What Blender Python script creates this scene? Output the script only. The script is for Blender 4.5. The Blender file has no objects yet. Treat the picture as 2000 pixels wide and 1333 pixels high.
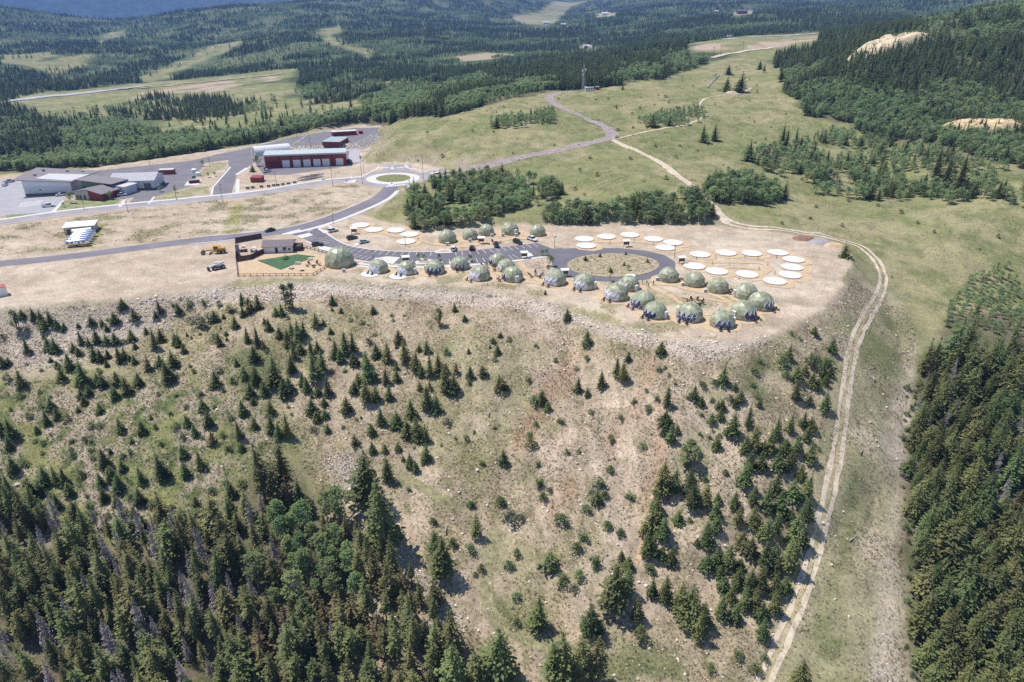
import bpy, bmesh, math, random
import numpy as np
from mathutils import Vector, Matrix

sc = bpy.context.scene
COL = sc.collection
R_ = math.radians

# ------------------------------------------------------------------ camera, sky, sun, exposure
CAM_H, PITCH, FPX = 85.0, R_(25.5), 1333.0          # height over the site pad, tilt below horizontal, focal length in photo pixels
cam_d = bpy.data.cameras.new('camera'); cam = bpy.data.objects.new('camera', cam_d); COL.objects.link(cam)
cam.location = (0, 0, CAM_H); cam.rotation_euler = (R_(90) - PITCH, 0, 0)
cam_d.sensor_width = 36.0; cam_d.lens = 24.0; cam_d.clip_start = 1.0; cam_d.clip_end = 40000.0
sc.camera = cam

SUN_EL, SUN_AZ = R_(64), math.atan2(-0.92, 0.39)     # azimuth measured from +Y towards +X: the sun stands beyond the site, to the left
world = bpy.data.worlds.new('World'); sc.world = world; world.use_nodes = True
wn = world.node_tree.nodes; wl = world.node_tree.links
bg = wn['Background']; bg.inputs['Strength'].default_value = 0.10
sky = wn.new('ShaderNodeTexSky'); sky.sky_type = 'NISHITA'; sky.sun_disc = False
sky.sun_elevation = SUN_EL; sky.sun_rotation = SUN_AZ; sky.altitude = 2600; sky.air_density = 1.0; sky.dust_density = 0.6
wl.new(sky.outputs[0], bg.inputs[0])
sun_d = bpy.data.lights.new('sun', 'SUN'); sun_d.energy = 4.1; sun_d.angle = R_(0.53); sun_d.color = (1.0, 0.955, 0.89)
sun = bpy.data.objects.new('sun', sun_d); COL.objects.link(sun)
S = Vector((math.sin(SUN_AZ) * math.cos(SUN_EL), math.cos(SUN_AZ) * math.cos(SUN_EL), math.sin(SUN_EL)))
sun.rotation_euler = S.to_track_quat('Z', 'Y').to_euler(); sun.location = S * 500
vs = sc.view_settings; vs.view_transform = 'Standard'; vs.look = 'None'; vs.exposure = 0.60; vs.gamma = 1.0; vs.use_curve_mapping = False
sc.cycles.use_denoising = False
sc.cycles.max_bounces = 5; sc.cycles.diffuse_bounces = 3; sc.cycles.glossy_bounces = 2; sc.cycles.transmission_bounces = 3
sc.cycles.transparent_max_bounces = 6; sc.cycles.volume_bounces = 0
sc.cycles.use_adaptive_sampling = True; sc.cycles.adaptive_threshold = 0.012

rng = np.random.default_rng(7); random.seed(7)

# ------------------------------------------------------------------ noise
def _hash(i, j, s):
    n = (i.astype(np.int64) * 374761393 + j.astype(np.int64) * 668265263 + s * 974711) & 0x7fffffff
    n = ((n ^ (n >> 13)) * 1274126177) & 0x7fffffff
    return ((n ^ (n >> 16)) & 0xffff) / 65535.0
def vnoise(x, y, s=0):
    xi = np.floor(x); yi = np.floor(y); fx = x - xi; fy = y - yi
    fx = fx * fx * (3 - 2 * fx); fy = fy * fy * (3 - 2 * fy)
    a = _hash(xi, yi, s); b = _hash(xi + 1, yi, s); c = _hash(xi, yi + 1, s); d = _hash(xi + 1, yi + 1, s)
    return (a + (b - a) * fx) * (1 - fy) + (c + (d - c) * fx) * fy
def fbm(x, y, octv=4, s=0):
    t = 0; amp = 0.5; tot = 0
    for k in range(octv):
        t = t + amp * vnoise(x * 2 ** k + 17.3 * k, y * 2 ** k - 9.1 * k, s + k); tot += amp; amp *= 0.5
    return t / tot
def sstep(a, b, x):
    t = np.clip((x - a) / (b - a), 0, 1); return t * t * (3 - 2 * t)

# ------------------------------------------------------------------ survey: photo pixel -> direction, and the natural relief
SP, CP = math.sin(PITCH), math.cos(PITCH)
def ray(u, v):
    u = np.asarray(u, float); v = np.asarray(v, float)
    x = (u - 1000) / FPX; y = (v - 666.5) / FPX
    return x, CP - y * SP, -SP - y * CP
def at_dist(u, v, Y):
    dx, dy, dz = ray(u, v); t = Y / dy
    return float(dx * t), float(Y), float(CAM_H + dz * t)
def on_level(u, v, z=0.0):
    dx, dy, dz = ray(u, v); t = (z - CAM_H) / dz
    return np.array([dx * t, dy * t])
def nat_near(X, Y):
    z = np.where(Y < 215, -0.36 * (215 - Y), 0.02 * (Y - 215))
    z = np.maximum(z, -64) - 0.12 * np.maximum(X - 75, 0)
    return z
ctrl = []
for Y in (15, 50, 90, 130, 170, 210, 255):
    for a in (-1.5, -0.8, -0.35, 0, 0.35, 0.8, 1.5):
        X = a * Y; ctrl.append((X, Y, float(nat_near(np.array(X), np.array(Y)))))
for (u, v, Y) in [
    (1140,178,620),(1000,200,560),(860,238,520),(750,290,450),(1190,270,450),(1340,345,360),(1400,432,290),(1500,200,560),(1700,335,400),
    (1950,425,300),(1850,380,345),(1480,110,850),(1400,82,950),(1600,72,980),(1700,260,480),(1900,205,500),(1985,60,640),(1995,15,760),(1740,85,650),(1930,245,450),(1850,48,720),
    (1550,130,720),(1300,140,720),(900,400,330),(1000,420,305),(1200,400,310),(1050,350,375),
    (100,305,540),(300,255,680),(430,225,780),(700,212,690),(300,182,1050),(540,152,1150),(100,192,1000),(-200,190,1000),(-200,300,560),(0,132,1500),(80,112,1900),(-150,110,1900),
    (250,72,2400),(480,16,2900),(200,46,3000),(50,24,3000),(-150,10,3000),(330,34,2950),(630,4,3200),(560,78,1850),(450,132,1400),(640,70,2200),(680,110,1500),(470,95,2100),
    (700,172,950),(900,132,1200),(1000,112,1350),(1200,104,1200),(850,32,3000),(900,2,3600),(1050,38,3500),(1120,4,5000),(1000,62,2600),(1200,42,2400),(1300,62,1900),(1350,18,2600),
    (1500,30,2200),(1650,10,2500),(1800,0,3000),(800,70,2100),(1500,0,3500),
    (750,-30,4500),(950,-45,5200),(1120,-25,7000),(1300,-40,5200),(1500,-35,5500),(1750,-35,5500),(2000,-40,2500),(2300,0,900),(2300,-60,2500),(2200,200,500),(2250,430,290)]:
    ctrl.append(at_dist(u, v, Y))
for (u, Y, z) in [(-200,4300,40),(100,4300,40),(400,4300,30),(600,4600,60),(250,6500,0),(-300,6500,0),(500,6500,0),(1900,1150,40),(2300,1400,40),(1750,1300,45)]:
    ctrl.append((float((u - 1000) / FPX / CP * Y), Y, z))
for (u, v, Y) in [(-400,-95,11500),(-150,-70,11500),(60,-110,11500),(250,-75,11500),(420,-120,11500),(560,-80,11500),(700,-100,11500),(900,-130,11500),(1150,-95,11500),(1400,-120,11500),(1700,-90,11500),(2000,-110,11500),(2400,-90,11500),
                  (0,-100,14500),(600,-90,14500),(1300,-100,14500),(2000,-100,14500)]:
    ctrl.append(at_dist(u, v, Y))
C = np.array(ctrl)
def warp(X, Y):
    return np.stack([2.0 * np.arctan2(X, Y), np.log(np.hypot(X, Y) + 1e-6)], -1)
CW = warp(C[:, 0], C[:, 1]); nC = len(C)
def phi(d2): return np.sqrt(d2 + 0.004)
A = np.zeros((nC + 3, nC + 3))
A[:nC, :nC] = phi(((CW[:, None] - CW[None]) ** 2).sum(-1)) - np.eye(nC) * 0.01
A[:nC, nC] = 1; A[:nC, nC + 1:] = CW; A[nC, :nC] = 1; A[nC + 1:, :nC] = CW.T
W = np.linalg.solve(A, np.concatenate([C[:, 2], np.zeros(3)]))
def natural(X, Y):
    P = warp(X, Y); sh = P.shape[:-1]; P = P.reshape(-1, 2); out = W[nC] + P @ W[nC + 1:]
    for k in range(nC):
        out += W[k] * phi((P[:, 0] - CW[k, 0]) ** 2 + (P[:, 1] - CW[k, 1]) ** 2)
    return out.reshape(sh)

# graded levels of the site: the pad (level 0) and the terrace behind the red warehouse (level 3.5)
PAD_PX = [(-330,665),(-100,622),(0,600),(140,590),(300,578),(420,566),(470,547),(620,545),(700,549),(800,553),(900,561),(1000,570),(1060,583),(1130,595),(1200,617),(1260,647),
          (1330,667),(1420,669),(1500,656),(1560,631),(1610,601),(1640,570),(1660,530),(1664,500),(1640,476),(1600,463),(1500,452),(1400,441),(1300,438),(1100,437),(1060,442),(1000,439),
          (880,449),(835,453),(800,444),(745,432),(722,424),(768,386),(832,352),(890,337),(835,321),(762,317),(722,322),(704,314),(744,262),(744,246),(690,246),(500,282),(160,331),(0,341),(-330,372)]
PAD = np.array([on_level(u, v) for u, v in PAD_PX])
TER_PX = [(565,287),(700,281),(738,262),(742,249),(690,250),(600,264)]
TER_Z = 3.5
TER = np.array([on_level(u, v, TER_Z) for u, v in TER_PX])
def poly_dist(P, X, Y):
    """signed distance to a polygon, negative inside"""
    d2 = np.full(X.shape, 1e18); inside = np.zeros(X.shape, bool); n = len(P)
    for i in range(n):
        x0, y0 = P[i]; x1, y1 = P[(i + 1) % n]; ex, ey = x1 - x0, y1 - y0
        t = np.clip(((X - x0) * ex + (Y - y0) * ey) / (ex * ex + ey * ey + 1e-9), 0, 1)
        d2 = np.minimum(d2, (X - x0 - t * ex) ** 2 + (Y - y0 - t * ey) ** 2)
        if y0 != y1:
            inside ^= ((y0 > Y) != (y1 > Y)) & (X < ex * (Y - y0) / (ey) + x0)
    d = np.sqrt(d2); return np.where(inside, -d, d)
NT, NR = 760, 760
TH = np.linspace(R_(-68), R_(68), NT)
RR = np.concatenate([np.linspace(12, 58, 12), np.exp(np.linspace(math.log(62), math.log(15500), NR - 12))])
GX = np.sin(TH)[None, :] * RR[:, None]; GY = np.cos(TH)[None, :] * RR[:, None]
GZ = natural(GX, GY)
nb = fbm(GX / 34, GY / 34, 4, 3) - 0.5; nm = fbm(GX / 9, GY / 9, 3, 9) - 0.5; nl = fbm(GX / 420, GY / 420, 4, 21) - 0.5
far = sstep(700, 2500, RR)[:, None]
GZ = GZ + 3.2 * nb * sstep(60, 250, RR)[:, None] + 1.1 * nm + nl * (16 * far * np.clip(RR / 3000, 0.4, 3)[:, None] + 60 * sstep(5000, 11000, RR)[:, None])
ridge = 1 - np.abs(2 * fbm(GX / 2600 + 3.7, GY / 2600, 5, 55) - 1)
GZ = GZ + (ridge - 0.72) * 420 * sstep(7500, 10500, RR)[:, None]
hill = fbm(GX / 620 + 5, GY / 620, 3, 25) - 0.5; GZ = GZ + 55 * hill * (sstep(1250, 2000, RR) * (1 - sstep(4500, 7000, RR)))[:, None]
nr = int(np.searchsorted(RR, 900))
DP = np.full(GX.shape, 1e4); DP[:nr] = poly_dist(PAD, GX[:nr], GY[:nr])
DT = np.full(GX.shape, 1e4); DT[:nr] = poly_dist(TER, GX[:nr], GY[:nr])
def grade(z, d, z0, kf, kc):
    d = np.maximum(d, 0); return np.clip(z, z0 - kf * d, z0 + kc * d)
rough_edge = 1 + 0.25 * (fbm(GX / 14, GY / 14, 3, 31) - 0.5)
GZ = np.where(DP < 400, grade(GZ, DP, 0.0, 0.60 * rough_edge, 0.45 * rough_edge), GZ)
GZ = np.where((DP > 0.5) & (DP < 400), GZ + 0.5 * nm * sstep(0.5, 6, DP), GZ)
GZ = np.where(DT < 12, grade(GZ, DT, TER_Z, 0.9, 0.9), GZ)
LNR = np.log(RR)
def height(X, Y):
    X = np.asarray(X, float); Y = np.asarray(Y, float)
    th = np.arctan2(X, Y); r = np.clip(np.hypot(X, Y), RR[0], RR[-1] * 0.999)
    i = np.clip(np.searchsorted(RR, r, side='right') - 1, 0, NR - 2); fi = (r - RR[i]) / (RR[i + 1] - RR[i])
    tj = np.clip((th - TH[0]) / (TH[1] - TH[0]), 0, NT - 1.001); j = tj.astype(int); fj = tj - j
    return (GZ[i, j] * (1 - fi) * (1 - fj) + GZ[i + 1, j] * fi * (1 - fj) + GZ[i, j + 1] * (1 - fi) * fj + GZ[i + 1, j + 1] * fi * fj)
_TS = np.exp(np.linspace(math.log(70), math.log(15000), 700))
def ground_at(u, v):
    """where the sight line through a photo pixel meets the ground (world x, y, z)"""
    u = np.atleast_1d(np.asarray(u, float)); v = np.atleast_1d(np.asarray(v, float))
    dx, dy, dz = ray(u, v); n = np.hypot(dx, dy)
    dx, dy, dz = dx / n, dy / n, dz / n
    H = height(dx[:, None] * _TS, dy[:, None] * _TS); Z = CAM_H + dz[:, None] * _TS
    below = Z < H; k = np.where(below.any(1), below.argmax(1), len(_TS) - 1); k = np.maximum(k, 1)
    lo = _TS[k - 1]; hi = _TS[k]
    for _ in range(18):
        m = 0.5 * (lo + hi); b = CAM_H + dz * m < height(dx * m, dy * m)
        hi = np.where(b, m, hi); lo = np.where(b, lo, m)
    return np.stack([dx * hi, dy * hi, height(dx * hi, dy * hi)], 1)
def G(u, v): return Vector(ground_at(u, v)[0])
def Gs(pts): return ground_at([p[0] for p in pts], [p[1] for p in pts])
def to_px(X, Y, Z):
    zc = Y * CP - (Z - CAM_H) * SP; yc = Y * SP + (Z - CAM_H) * CP
    return 1000 + FPX * X / zc, 666.5 - FPX * yc / zc
# ------------------------------------------------------------------ materials
def new_mat(name):
    m = bpy.data.materials.new(name); m.use_nodes = True; nt = m.node_tree
    return m, nt, nt.nodes['Principled BSDF']
def mat(name, col, rough=0.7, var=0.12, scale=1.5, metal=0.0, bump=0.0, spec=0.3, rand=0.0, detail=4):
    """procedural surface: a base colour broken up by noise in the object's own space"""
    m, nt, b = new_mat(name); N = nt.nodes; L = nt.links
    tc = N.new('ShaderNodeTexCoord'); nz = N.new('ShaderNodeTexNoise'); nz.inputs['Scale'].default_value = scale; nz.inputs['Detail'].default_value = detail
    L.new(tc.outputs['Object'], nz.inputs['Vector'])
    mr = N.new('ShaderNodeMapRange'); mr.inputs['From Min'].default_value = 0.25; mr.inputs['From Max'].default_value = 0.75
    mr.inputs['To Min'].default_value = 1 - var; mr.inputs['To Max'].default_value = 1 + var
    L.new(nz.outputs['Fac'], mr.inputs['Value'])
    mx = N.new('ShaderNodeMix'); mx.data_type = 'RGBA'; mx.blend_type = 'MULTIPLY'; mx.inputs['Factor'].default_value = 1.0
    mx.inputs['A'].default_value = (*col, 1); L.new(mr.outputs['Result'], mx.inputs['B'])
    out = mx.outputs['Result']
    if rand > 0:
        oi = N.new('ShaderNodeObjectInfo'); hs = N.new('ShaderNodeHueSaturation'); r2 = N.new('ShaderNodeMapRange')
        r2.inputs['To Min'].default_value = 1 - rand; r2.inputs['To Max'].default_value = 1 + rand
        L.new(oi.outputs['Random'], r2.inputs['Value']); L.new(r2.outputs['Result'], hs.inputs['Value']); L.new(out, hs.inputs['Color']); out = hs.outputs['Color']
    L.new(out, b.inputs['Base Color'])
    b.inputs['Roughness'].default_value = rough; b.inputs['Metallic'].default_value = metal; b.inputs['Specular IOR Level'].default_value = spec
    if bump > 0:
        bp = N.new('ShaderNodeBump'); bp.inputs['Strength'].default_value = bump; bp.inputs['Distance'].default_value = 0.1
        L.new(nz.outputs['Fac'], bp.inputs['Height']); L.new(bp.outputs['Normal'], b.inputs['Normal'])
    return m
def leaf_mat(name, c0, c1, transl=0.25, hue=0.02, val=0.25, scale=0.9):
    """foliage: two greens mixed by noise, shifted per plant, partly letting light through"""
    m, nt, b = new_mat(name); N = nt.nodes; L = nt.links
    ge = N.new('ShaderNodeNewGeometry'); nz = N.new('ShaderNodeTexNoise'); nz.inputs['Scale'].default_value = scale; nz.inputs['Detail'].default_value = 3
    L.new(ge.outputs['Position'], nz.inputs['Vector'])
    mr = N.new('ShaderNodeMapRange'); mr.inputs['From Min'].default_value = 0.3; mr.inputs['From Max'].default_value = 0.7; L.new(nz.outputs['Fac'], mr.inputs['Value'])
    mx = N.new('ShaderNodeMix'); mx.data_type = 'RGBA'; mx.inputs['A'].default_value = (*c0, 1); mx.inputs['B'].default_value = (*c1, 1); L.new(mr.outputs['Result'], mx.inputs['Factor'])
    oi = N.new('ShaderNodeObjectInfo'); hs = N.new('ShaderNodeHueSaturation')
    r1 = N.new('ShaderNodeMapRange'); r1.inputs['To Min'].default_value = 0.5 - hue; r1.inputs['To Max'].default_value = 0.5 + hue; L.new(oi.outputs['Random'], r1.inputs['Value']); L.new(r1.outputs['Result'], hs.inputs['Hue'])
    ml = N.new('ShaderNodeMath'); ml.operation = 'MULTIPLY'; ml.inputs[1].default_value = 7.31; fr = N.new('ShaderNodeMath'); fr.operation = 'FRACT'
    L.new(oi.outputs['Random'], ml.inputs[0]); L.new(ml.outputs[0], fr.inputs[0])
    r2 = N.new('ShaderNodeMapRange'); r2.inputs['To Min'].default_value = 1 - val; r2.inputs['To Max'].default_value = 1 + val; L.new(fr.outputs[0], r2.inputs['Value']); L.new(r2.outputs['Result'], hs.inputs['Value'])
    L.new(mx.outputs['Result'], hs.inputs['Color']); L.new(hs.outputs['Color'], b.inputs['Base Color'])
    b.inputs['Roughness'].default_value = 0.65; b.inputs['Specular IOR Level'].default_value = 0.25
    if transl > 0:
        tr = N.new('ShaderNodeBsdfTranslucent'); L.new(hs.outputs['Color'], tr.inputs['Color'])
        ms = N.new('ShaderNodeMixShader'); ms.inputs[0].default_value = transl
        L.new(b.outputs[0], ms.inputs[1]); L.new(tr.outputs[0], ms.inputs[2]); L.new(ms.outputs[0], nt.nodes['Material Output'].inputs['Surface'])
    return m

M = {}
M['spruce'] = leaf_mat('spruce_needles', (0.08, 0.112, 0.036), (0.165, 0.195, 0.066), 0.20, 0.03, 0.30)
M['pine'] = leaf_mat('pine_needles', (0.112, 0.132, 0.046), (0.225, 0.23, 0.086), 0.22, 0.04, 0.38)
M['farpine'] = leaf_mat('forest_needles', (0.095, 0.132, 0.050), (0.185, 0.215, 0.082), 0.22, 0.035, 0.42)
M['fir'] = leaf_mat('fir_needles', (0.1, 0.13, 0.043), (0.2, 0.225, 0.08), 0.22, 0.04, 0.36)
M['aspen'] = leaf_mat('aspen_leaves', (0.190, 0.285, 0.105), (0.310, 0.390, 0.175), 0.50, 0.03, 0.25)
M['faraspen'] = leaf_mat('woodland_aspen_leaves', (0.230, 0.330, 0.140), (0.350, 0.430, 0.215), 0.55, 0.03, 0.28)
M['shrub'] = leaf_mat('shrub_leaves', (0.115, 0.170, 0.060), (0.190, 0.235, 0.095), 0.30, 0.035, 0.28)
M['greyshrub'] = leaf_mat('grey_shrub_leaves', (0.13, 0.16, 0.10), (0.19, 0.21, 0.14), 0.2, 0.03, 0.2)
M['rust'] = leaf_mat('rusty_needles', (0.17, 0.115, 0.055), (0.19, 0.155, 0.075), 0.15, 0.03, 0.2)
M['deadwood'] = mat('weathered_dead_wood', (0.33, 0.29, 0.29), 0.9, 0.25, 3, rand=0.3)
M['bark'] = mat('bark', (0.16, 0.115, 0.08), 0.9, 0.3, 4)
M['aspenbark'] = mat('pale_aspen_bark', (0.58, 0.56, 0.50), 0.85, 0.25, 5)
M['tuft'] = leaf_mat('dry_grass_blades', (0.30, 0.235, 0.145), (0.42, 0.345, 0.235), 0.3, 0.03, 0.35, 0.08)
M['gtuft'] = leaf_mat('green_grass_blades', (0.12, 0.145, 0.060), (0.20, 0.21, 0.09), 0.3, 0.04, 0.3, 0.08)
M['stone'] = mat('broken_granite', (0.63, 0.54, 0.45), 0.9, 0.3, 2.5, rand=0.35)

# ------------------------------------------------------------------ mesh helpers
class MB:
    def __init__(s): s.v = []; s.f = []; s.m = []
    def quad(s, a, b, c, d, mi=0):
        n = len(s.v); s.v += [tuple(a), tuple(b), tuple(c), tuple(d)]; s.f.append((n, n + 1, n + 2, n + 3)); s.m.append(mi)
    def tri(s, a, b, c, mi=0):
        n = len(s.v); s.v += [tuple(a), tuple(b), tuple(c)]; s.f.append((n, n + 1, n + 2)); s.m.append(mi)
    def ngon(s, pts, mi=0):
        n = len(s.v); s.v += [tuple(p) for p in pts]; s.f.append(tuple(range(n, n + len(pts)))); s.m.append(mi)
    def hexa(s, p, mi=0):
        """eight corners: bottom four ccw, top four ccw"""
        n = len(s.v); s.v += [tuple(q) for q in p]
        for f in ((3, 2, 1, 0), (4, 5, 6, 7), (0, 1, 5, 4), (1, 2, 6, 5), (2, 3, 7, 6), (3, 0, 4, 7)):
            s.f.append(tuple(n + i for i in f)); s.m.append(mi)
    def box(s, x0, x1, y0, y1, z0, z1, mi=0):
        s.hexa([(x0, y0, z0), (x1, y0, z0), (x1, y1, z0), (x0, y1, z0), (x0, y0, z1), (x1, y0, z1), (x1, y1, z1), (x0, y1, z1)], mi)
    def prism(s, poly, z0, z1, mi=0, top=None):
        """vertical prism over a plan polygon (ccw)"""
        n = len(s.v); k = len(poly)
        s.v += [(p[0], p[1], z0) for p in poly] + [(p[0], p[1], z1) for p in poly]
        s.f.append(tuple(n + k + i for i in range(k))); s.m.append(mi if top is None else top)
        for i in range(k):
            j = (i + 1) % k; s.f.append((n + i, n + j, n + k + j, n + k + i)); s.m.append(mi)
    def profile(s, pts, x0, x1, mi=0):
        """a side outline (y, z) pulled along x"""
        n = len(s.v); k = len(pts)
        s.v += [(x0, p[0], p[1]) for p in pts] + [(x1, p[0], p[1]) for p in pts]
        s.f.append(tuple(n + i for i in reversed(range(k)))); s.m.append(mi); s.f.append(tuple(n + k + i for i in range(k))); s.m.append(mi)
        for i in range(k):
            j = (i + 1) % k; s.f.append((n + i, n + j, n + k + j, n + k + i)); s.m.append(mi)
    def tube(s, a, b, r0, r1=None, n=6, mi=0, cap=True):
        a = Vector(a); b = Vector(b); r1 = r0 if r1 is None else r1; d = (b - a).normalized()
        e = d.orthogonal().normalized(); g = d.cross(e); k = len(s.v)
        for (c, r) in ((a, r0), (b, r1)):
            for i in range(n):
                t = 2 * math.pi * i / n; s.v.append(tuple(c + (e * math.cos(t) + g * math.sin(t)) * r))
        for i in range(n):
            j = (i + 1) % n; s.f.append((k + i, k + j, k + n + j, k + n + i)); s.m.append(mi)
        if cap: s.f.append(tuple(k + i for i in reversed(range(n)))); s.m.append(mi); s.f.append(tuple(k + n + i for i in range(n))); s.m.append(mi)
    def mesh(s, name, mats, smooth=False):
        me = bpy.data.meshes.new(name); me.from_pydata(s.v, [], s.f)
        for m in (mats if isinstance(mats, (list, tuple)) else [mats]): me.materials.append(m)
        if len(me.materials) > 1: me.polygons.foreach_set('material_index', s.m)
        if smooth: me.polygons.foreach_set('use_smooth', [True] * len(me.polygons))
        me.update(); return me
    def obj(s, name, mats, parent=None, smooth=False, loc=None, rz=None): return link(name, s.mesh(name, mats, smooth), parent, loc, rz)
def link(name, me, parent=None, loc=None, rz=None):
    o = bpy.data.objects.new(name, me); COL.objects.link(o)
    if parent is not None: o.parent = parent
    if loc is not None: o.location = loc
    if rz is not None: o.rotation_euler = (0, 0, rz)
    return o
def tag(o, label, cat, group=None, kind=None):
    o['label'] = label; o['category'] = cat
    if group: o['group'] = group
    if kind: o['kind'] = kind
    return o
def thing(name, label, cat, loc=(0, 0, 0), rz=0.0, group=None):
    o = bpy.data.objects.new(name, None); COL.objects.link(o); o.empty_display_size = 0.3
    o.location = loc; o.rotation_euler = (0, 0, rz); return tag(o, label, cat, group)
def struct(o, label=None):
    o['kind'] = 'structure'
    if label: o['label'] = label
    return o

# ------------------------------------------------------------------ zones of ground cover (outlines surveyed from the photograph, held as world polygons)
def zone(px): return Gs(px)[:, :2]
OPEN = {
 'site': [(-330,345),(0,338),(160,328),(500,280),(690,243),(770,240),(860,228),(960,205),(1080,178),(1180,172),(1270,158),(1340,140),(1430,108),(1500,88),(1600,75),(1590,95),(1500,118),(1530,135),(1545,185),(1570,220),(1660,245),(1800,282),(1900,310),(2060,350),(2060,600),(1810,640),(1762,830),(1757,1000),(1772,1340),(1775,1500),(1000,1500),(860,1310),(870,1200),(790,1090),(700,1010),(640,965),(560,930),(480,940),(400,1010),(300,1050),(0,1010),(-330,1010)],
 'valley': [(0,108),(119,101),(75,122),(196,105),(168,119),(105,143),(35,126),(0,121)],
 'glade': [(208,66),(245,58),(240,68),(210,76),(190,86)],
 'swath': [(262,157),(308,136),(385,108),(472,77),(480,80),(413,113),(340,142),(298,165)],
 'meadow': [(70,224),(72,200),(250,181),(420,174),(470,168),(570,155),(585,195),(600,205),(700,196),(700,222),(590,240),(520,262),(350,264),(305,238),(210,228)],
 'slope': [(614,63),(663,49),(670,60),(652,70),(677,88),(733,102),(719,112),(688,98),(638,80)],
 'pasture': [(995,33),(1052,24),(1083,3),(1153,1),(1115,14),(1097,31),(1083,46),(1065,51),(1020,46)],
 'highway': [(0,203),(80,183),(250,164),(400,152),(545,137),(585,134),(585,150),(540,160),(420,178),(250,192),(80,202),(0,208)],
 'verge': [(1340,87),(1420,74),(1600,64),(1680,62),(1600,76),(1500,90),(1430,110),(1350,102)],
 'scrape': [(860,116),(950,104),(1010,107),(1010,112),(900,121)],
 'yard': [(1125,92),(1165,88),(1168,96),(1128,99)], 'yard2': [(1160,28),(1200,24),(1205,30),(1165,34)], 'yard3': [(1430,24),(1470,20),(1472,27),(1432,30)],
 'road': [(520,205),(640,190),(760,160),(770,164),(650,196),(530,212)],
 'track': [(1640,245),(1850,300),(2000,345),(2000,352),(1840,308),(1650,255)],
}
OPENZ = {k: zone(p) for k, p in OPEN.items()}
SLOPE = zone([(-150,622),(470,560),(1000,575),(1250,652),(1400,690),(1560,640),(1640,570),(1660,650),(1622,760),(1600,950),(1560,1150),(1470,1340),(1000,1500),(650,1340),(700,1080),(600,930),(560,850),(440,740),(200,715),(-150,735)])
GREENB = zone([(-150,760),(200,735),(420,705),(480,690),(560,760),(560,880),(450,1000),(300,1060),(0,1045),(-150,1045)])
STRIP = zone([(1640,570),(1725,540),(1790,640),(1765,830),(1762,1000),(1772,1340),(1470,1340),(1560,1150),(1600,950),(1640,750)])
RED = [zone(p) for p in ([(985,870),(1060,770),(1120,690),(1150,690),(1080,790),(1010,880)], [(1190,850),(1240,770),(1275,700),(1285,720),(1240,830),(1200,880)], [(1235,1090),(1275,900),(1290,780),(1310,780),(1298,900),(1262,1080)], [(1060,1000),(1110,930),(1130,960),(1080,1010)])]
GREENP = [zone(p) for p in ([(860,672),(895,670),(898,690),(870,697)], [(945,1080),(985,1040),(985,1180),(1060,1240),(1030,1260),(950,1190)], [(760,925),(800,930),(880,985),(860,990),(780,955)], [(1120,1310),(1240,1260),(1330,1290),(1340,1333),(1150,1333)], [(1640,950),(1680,880),(1690,1000),(1650,1150),(1640,1333),(1590,1333),(1630,1100)], [(440,690),(520,670),(560,720),(480,760)], [(1480,700),(1560,720),(1500,790),(1440,760)])]
YELLOWP = [zone(p) for p in ([(447,402),(475,398),(470,420),(462,460),(447,462)], [(195,430),(218,428),(190,470),(180,488),(170,480)])]
CUT = zone([(255,186),(330,174),(430,158),(545,143),(555,155),(440,176),(335,190),(260,194)])
CUT2 = zone([(1350,92),(1440,84),(1600,72),(1600,78),(1440,98),(1355,103)])
SCRAPE = [zone(p) for p in ([(715,292),(770,266),(765,290),(730,305)], [(880,345),(850,312),(760,305),(900,312),(1010,300),(1000,312),(900,335)], [(1500,560),(1640,570),(1600,640),(1480,680)])]
RIPRAP = zone([(250,590),(330,580),(440,562),(640,552),(800,562),(1000,578),(1090,600),(1210,640),(1300,668),(1440,672),(1500,660),(1480,672),(1400,704),(1340,700),(1240,672),(1120,628),(1000,600),(800,580),(640,575),(560,592),(440,592),(330,592)])
ROCKL = zone([(0,610),(200,600),(330,590),(330,640),(200,690),(60,720),(0,700)])
GULLY = zone([(640,905),(690,880),(720,960),(760,1080),(840,1130),(900,1220),(880,1260),(820,1120),(700,1000)])
AREA_DIRTFIELD = None

RQ = np.hypot(GX, GY)
EDGE = np.where(RQ < 800, fbm(GX / 16, GY / 16, 4, 91), fbm(GX / 70, GY / 70, 4, 92))
def soft(P, s, amp=0.0):
    """1 inside a polygon, fading over s metres, the edge wandering by amp"""
    out = np.zeros(GX.shape); q = s + amp; lo, hi = P.min(0) - q, P.max(0) + q
    w = (GX >= lo[0]) & (GX <= hi[0]) & (GY >= lo[1]) & (GY <= hi[1])
    if w.any(): out[w] = sstep(s, -s, poly_dist(P, GX[w], GY[w]) + (2 * amp * (EDGE[w] - 0.5) if amp else 0))
    return out
def mixc(c, col, a): return c + (np.asarray(col)[None, None, :] - c) * a[..., None]
n8 = fbm(GX / 8, GY / 8, 4, 41); n30 = fbm(GX / 30, GY / 30, 4, 43); n3 = fbm(GX / 2.2, GY / 2.2, 3, 47); n90 = fbm(GX / 120, GY / 120, 4, 49); n300 = fbm(GX / 300, GY / 300, 4, 50)
opn = np.zeros(GX.shape)
for k, P in OPENZ.items():
    opn = np.maximum(opn, soft(P, 4 if k == 'site' else 12, 8 if k == 'site' else 30))
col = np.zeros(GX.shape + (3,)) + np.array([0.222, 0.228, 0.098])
col = mixc(col, (0.30, 0.272, 0.142), sstep(0.42, 0.62, n30)); col = mixc(col, (0.135, 0.165, 0.06), 0.6 * sstep(0.5, 0.66, n8)); col = mixc(col, (0.31, 0.26, 0.17), 0.55 * sstep(0.58, 0.74, n3))
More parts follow.
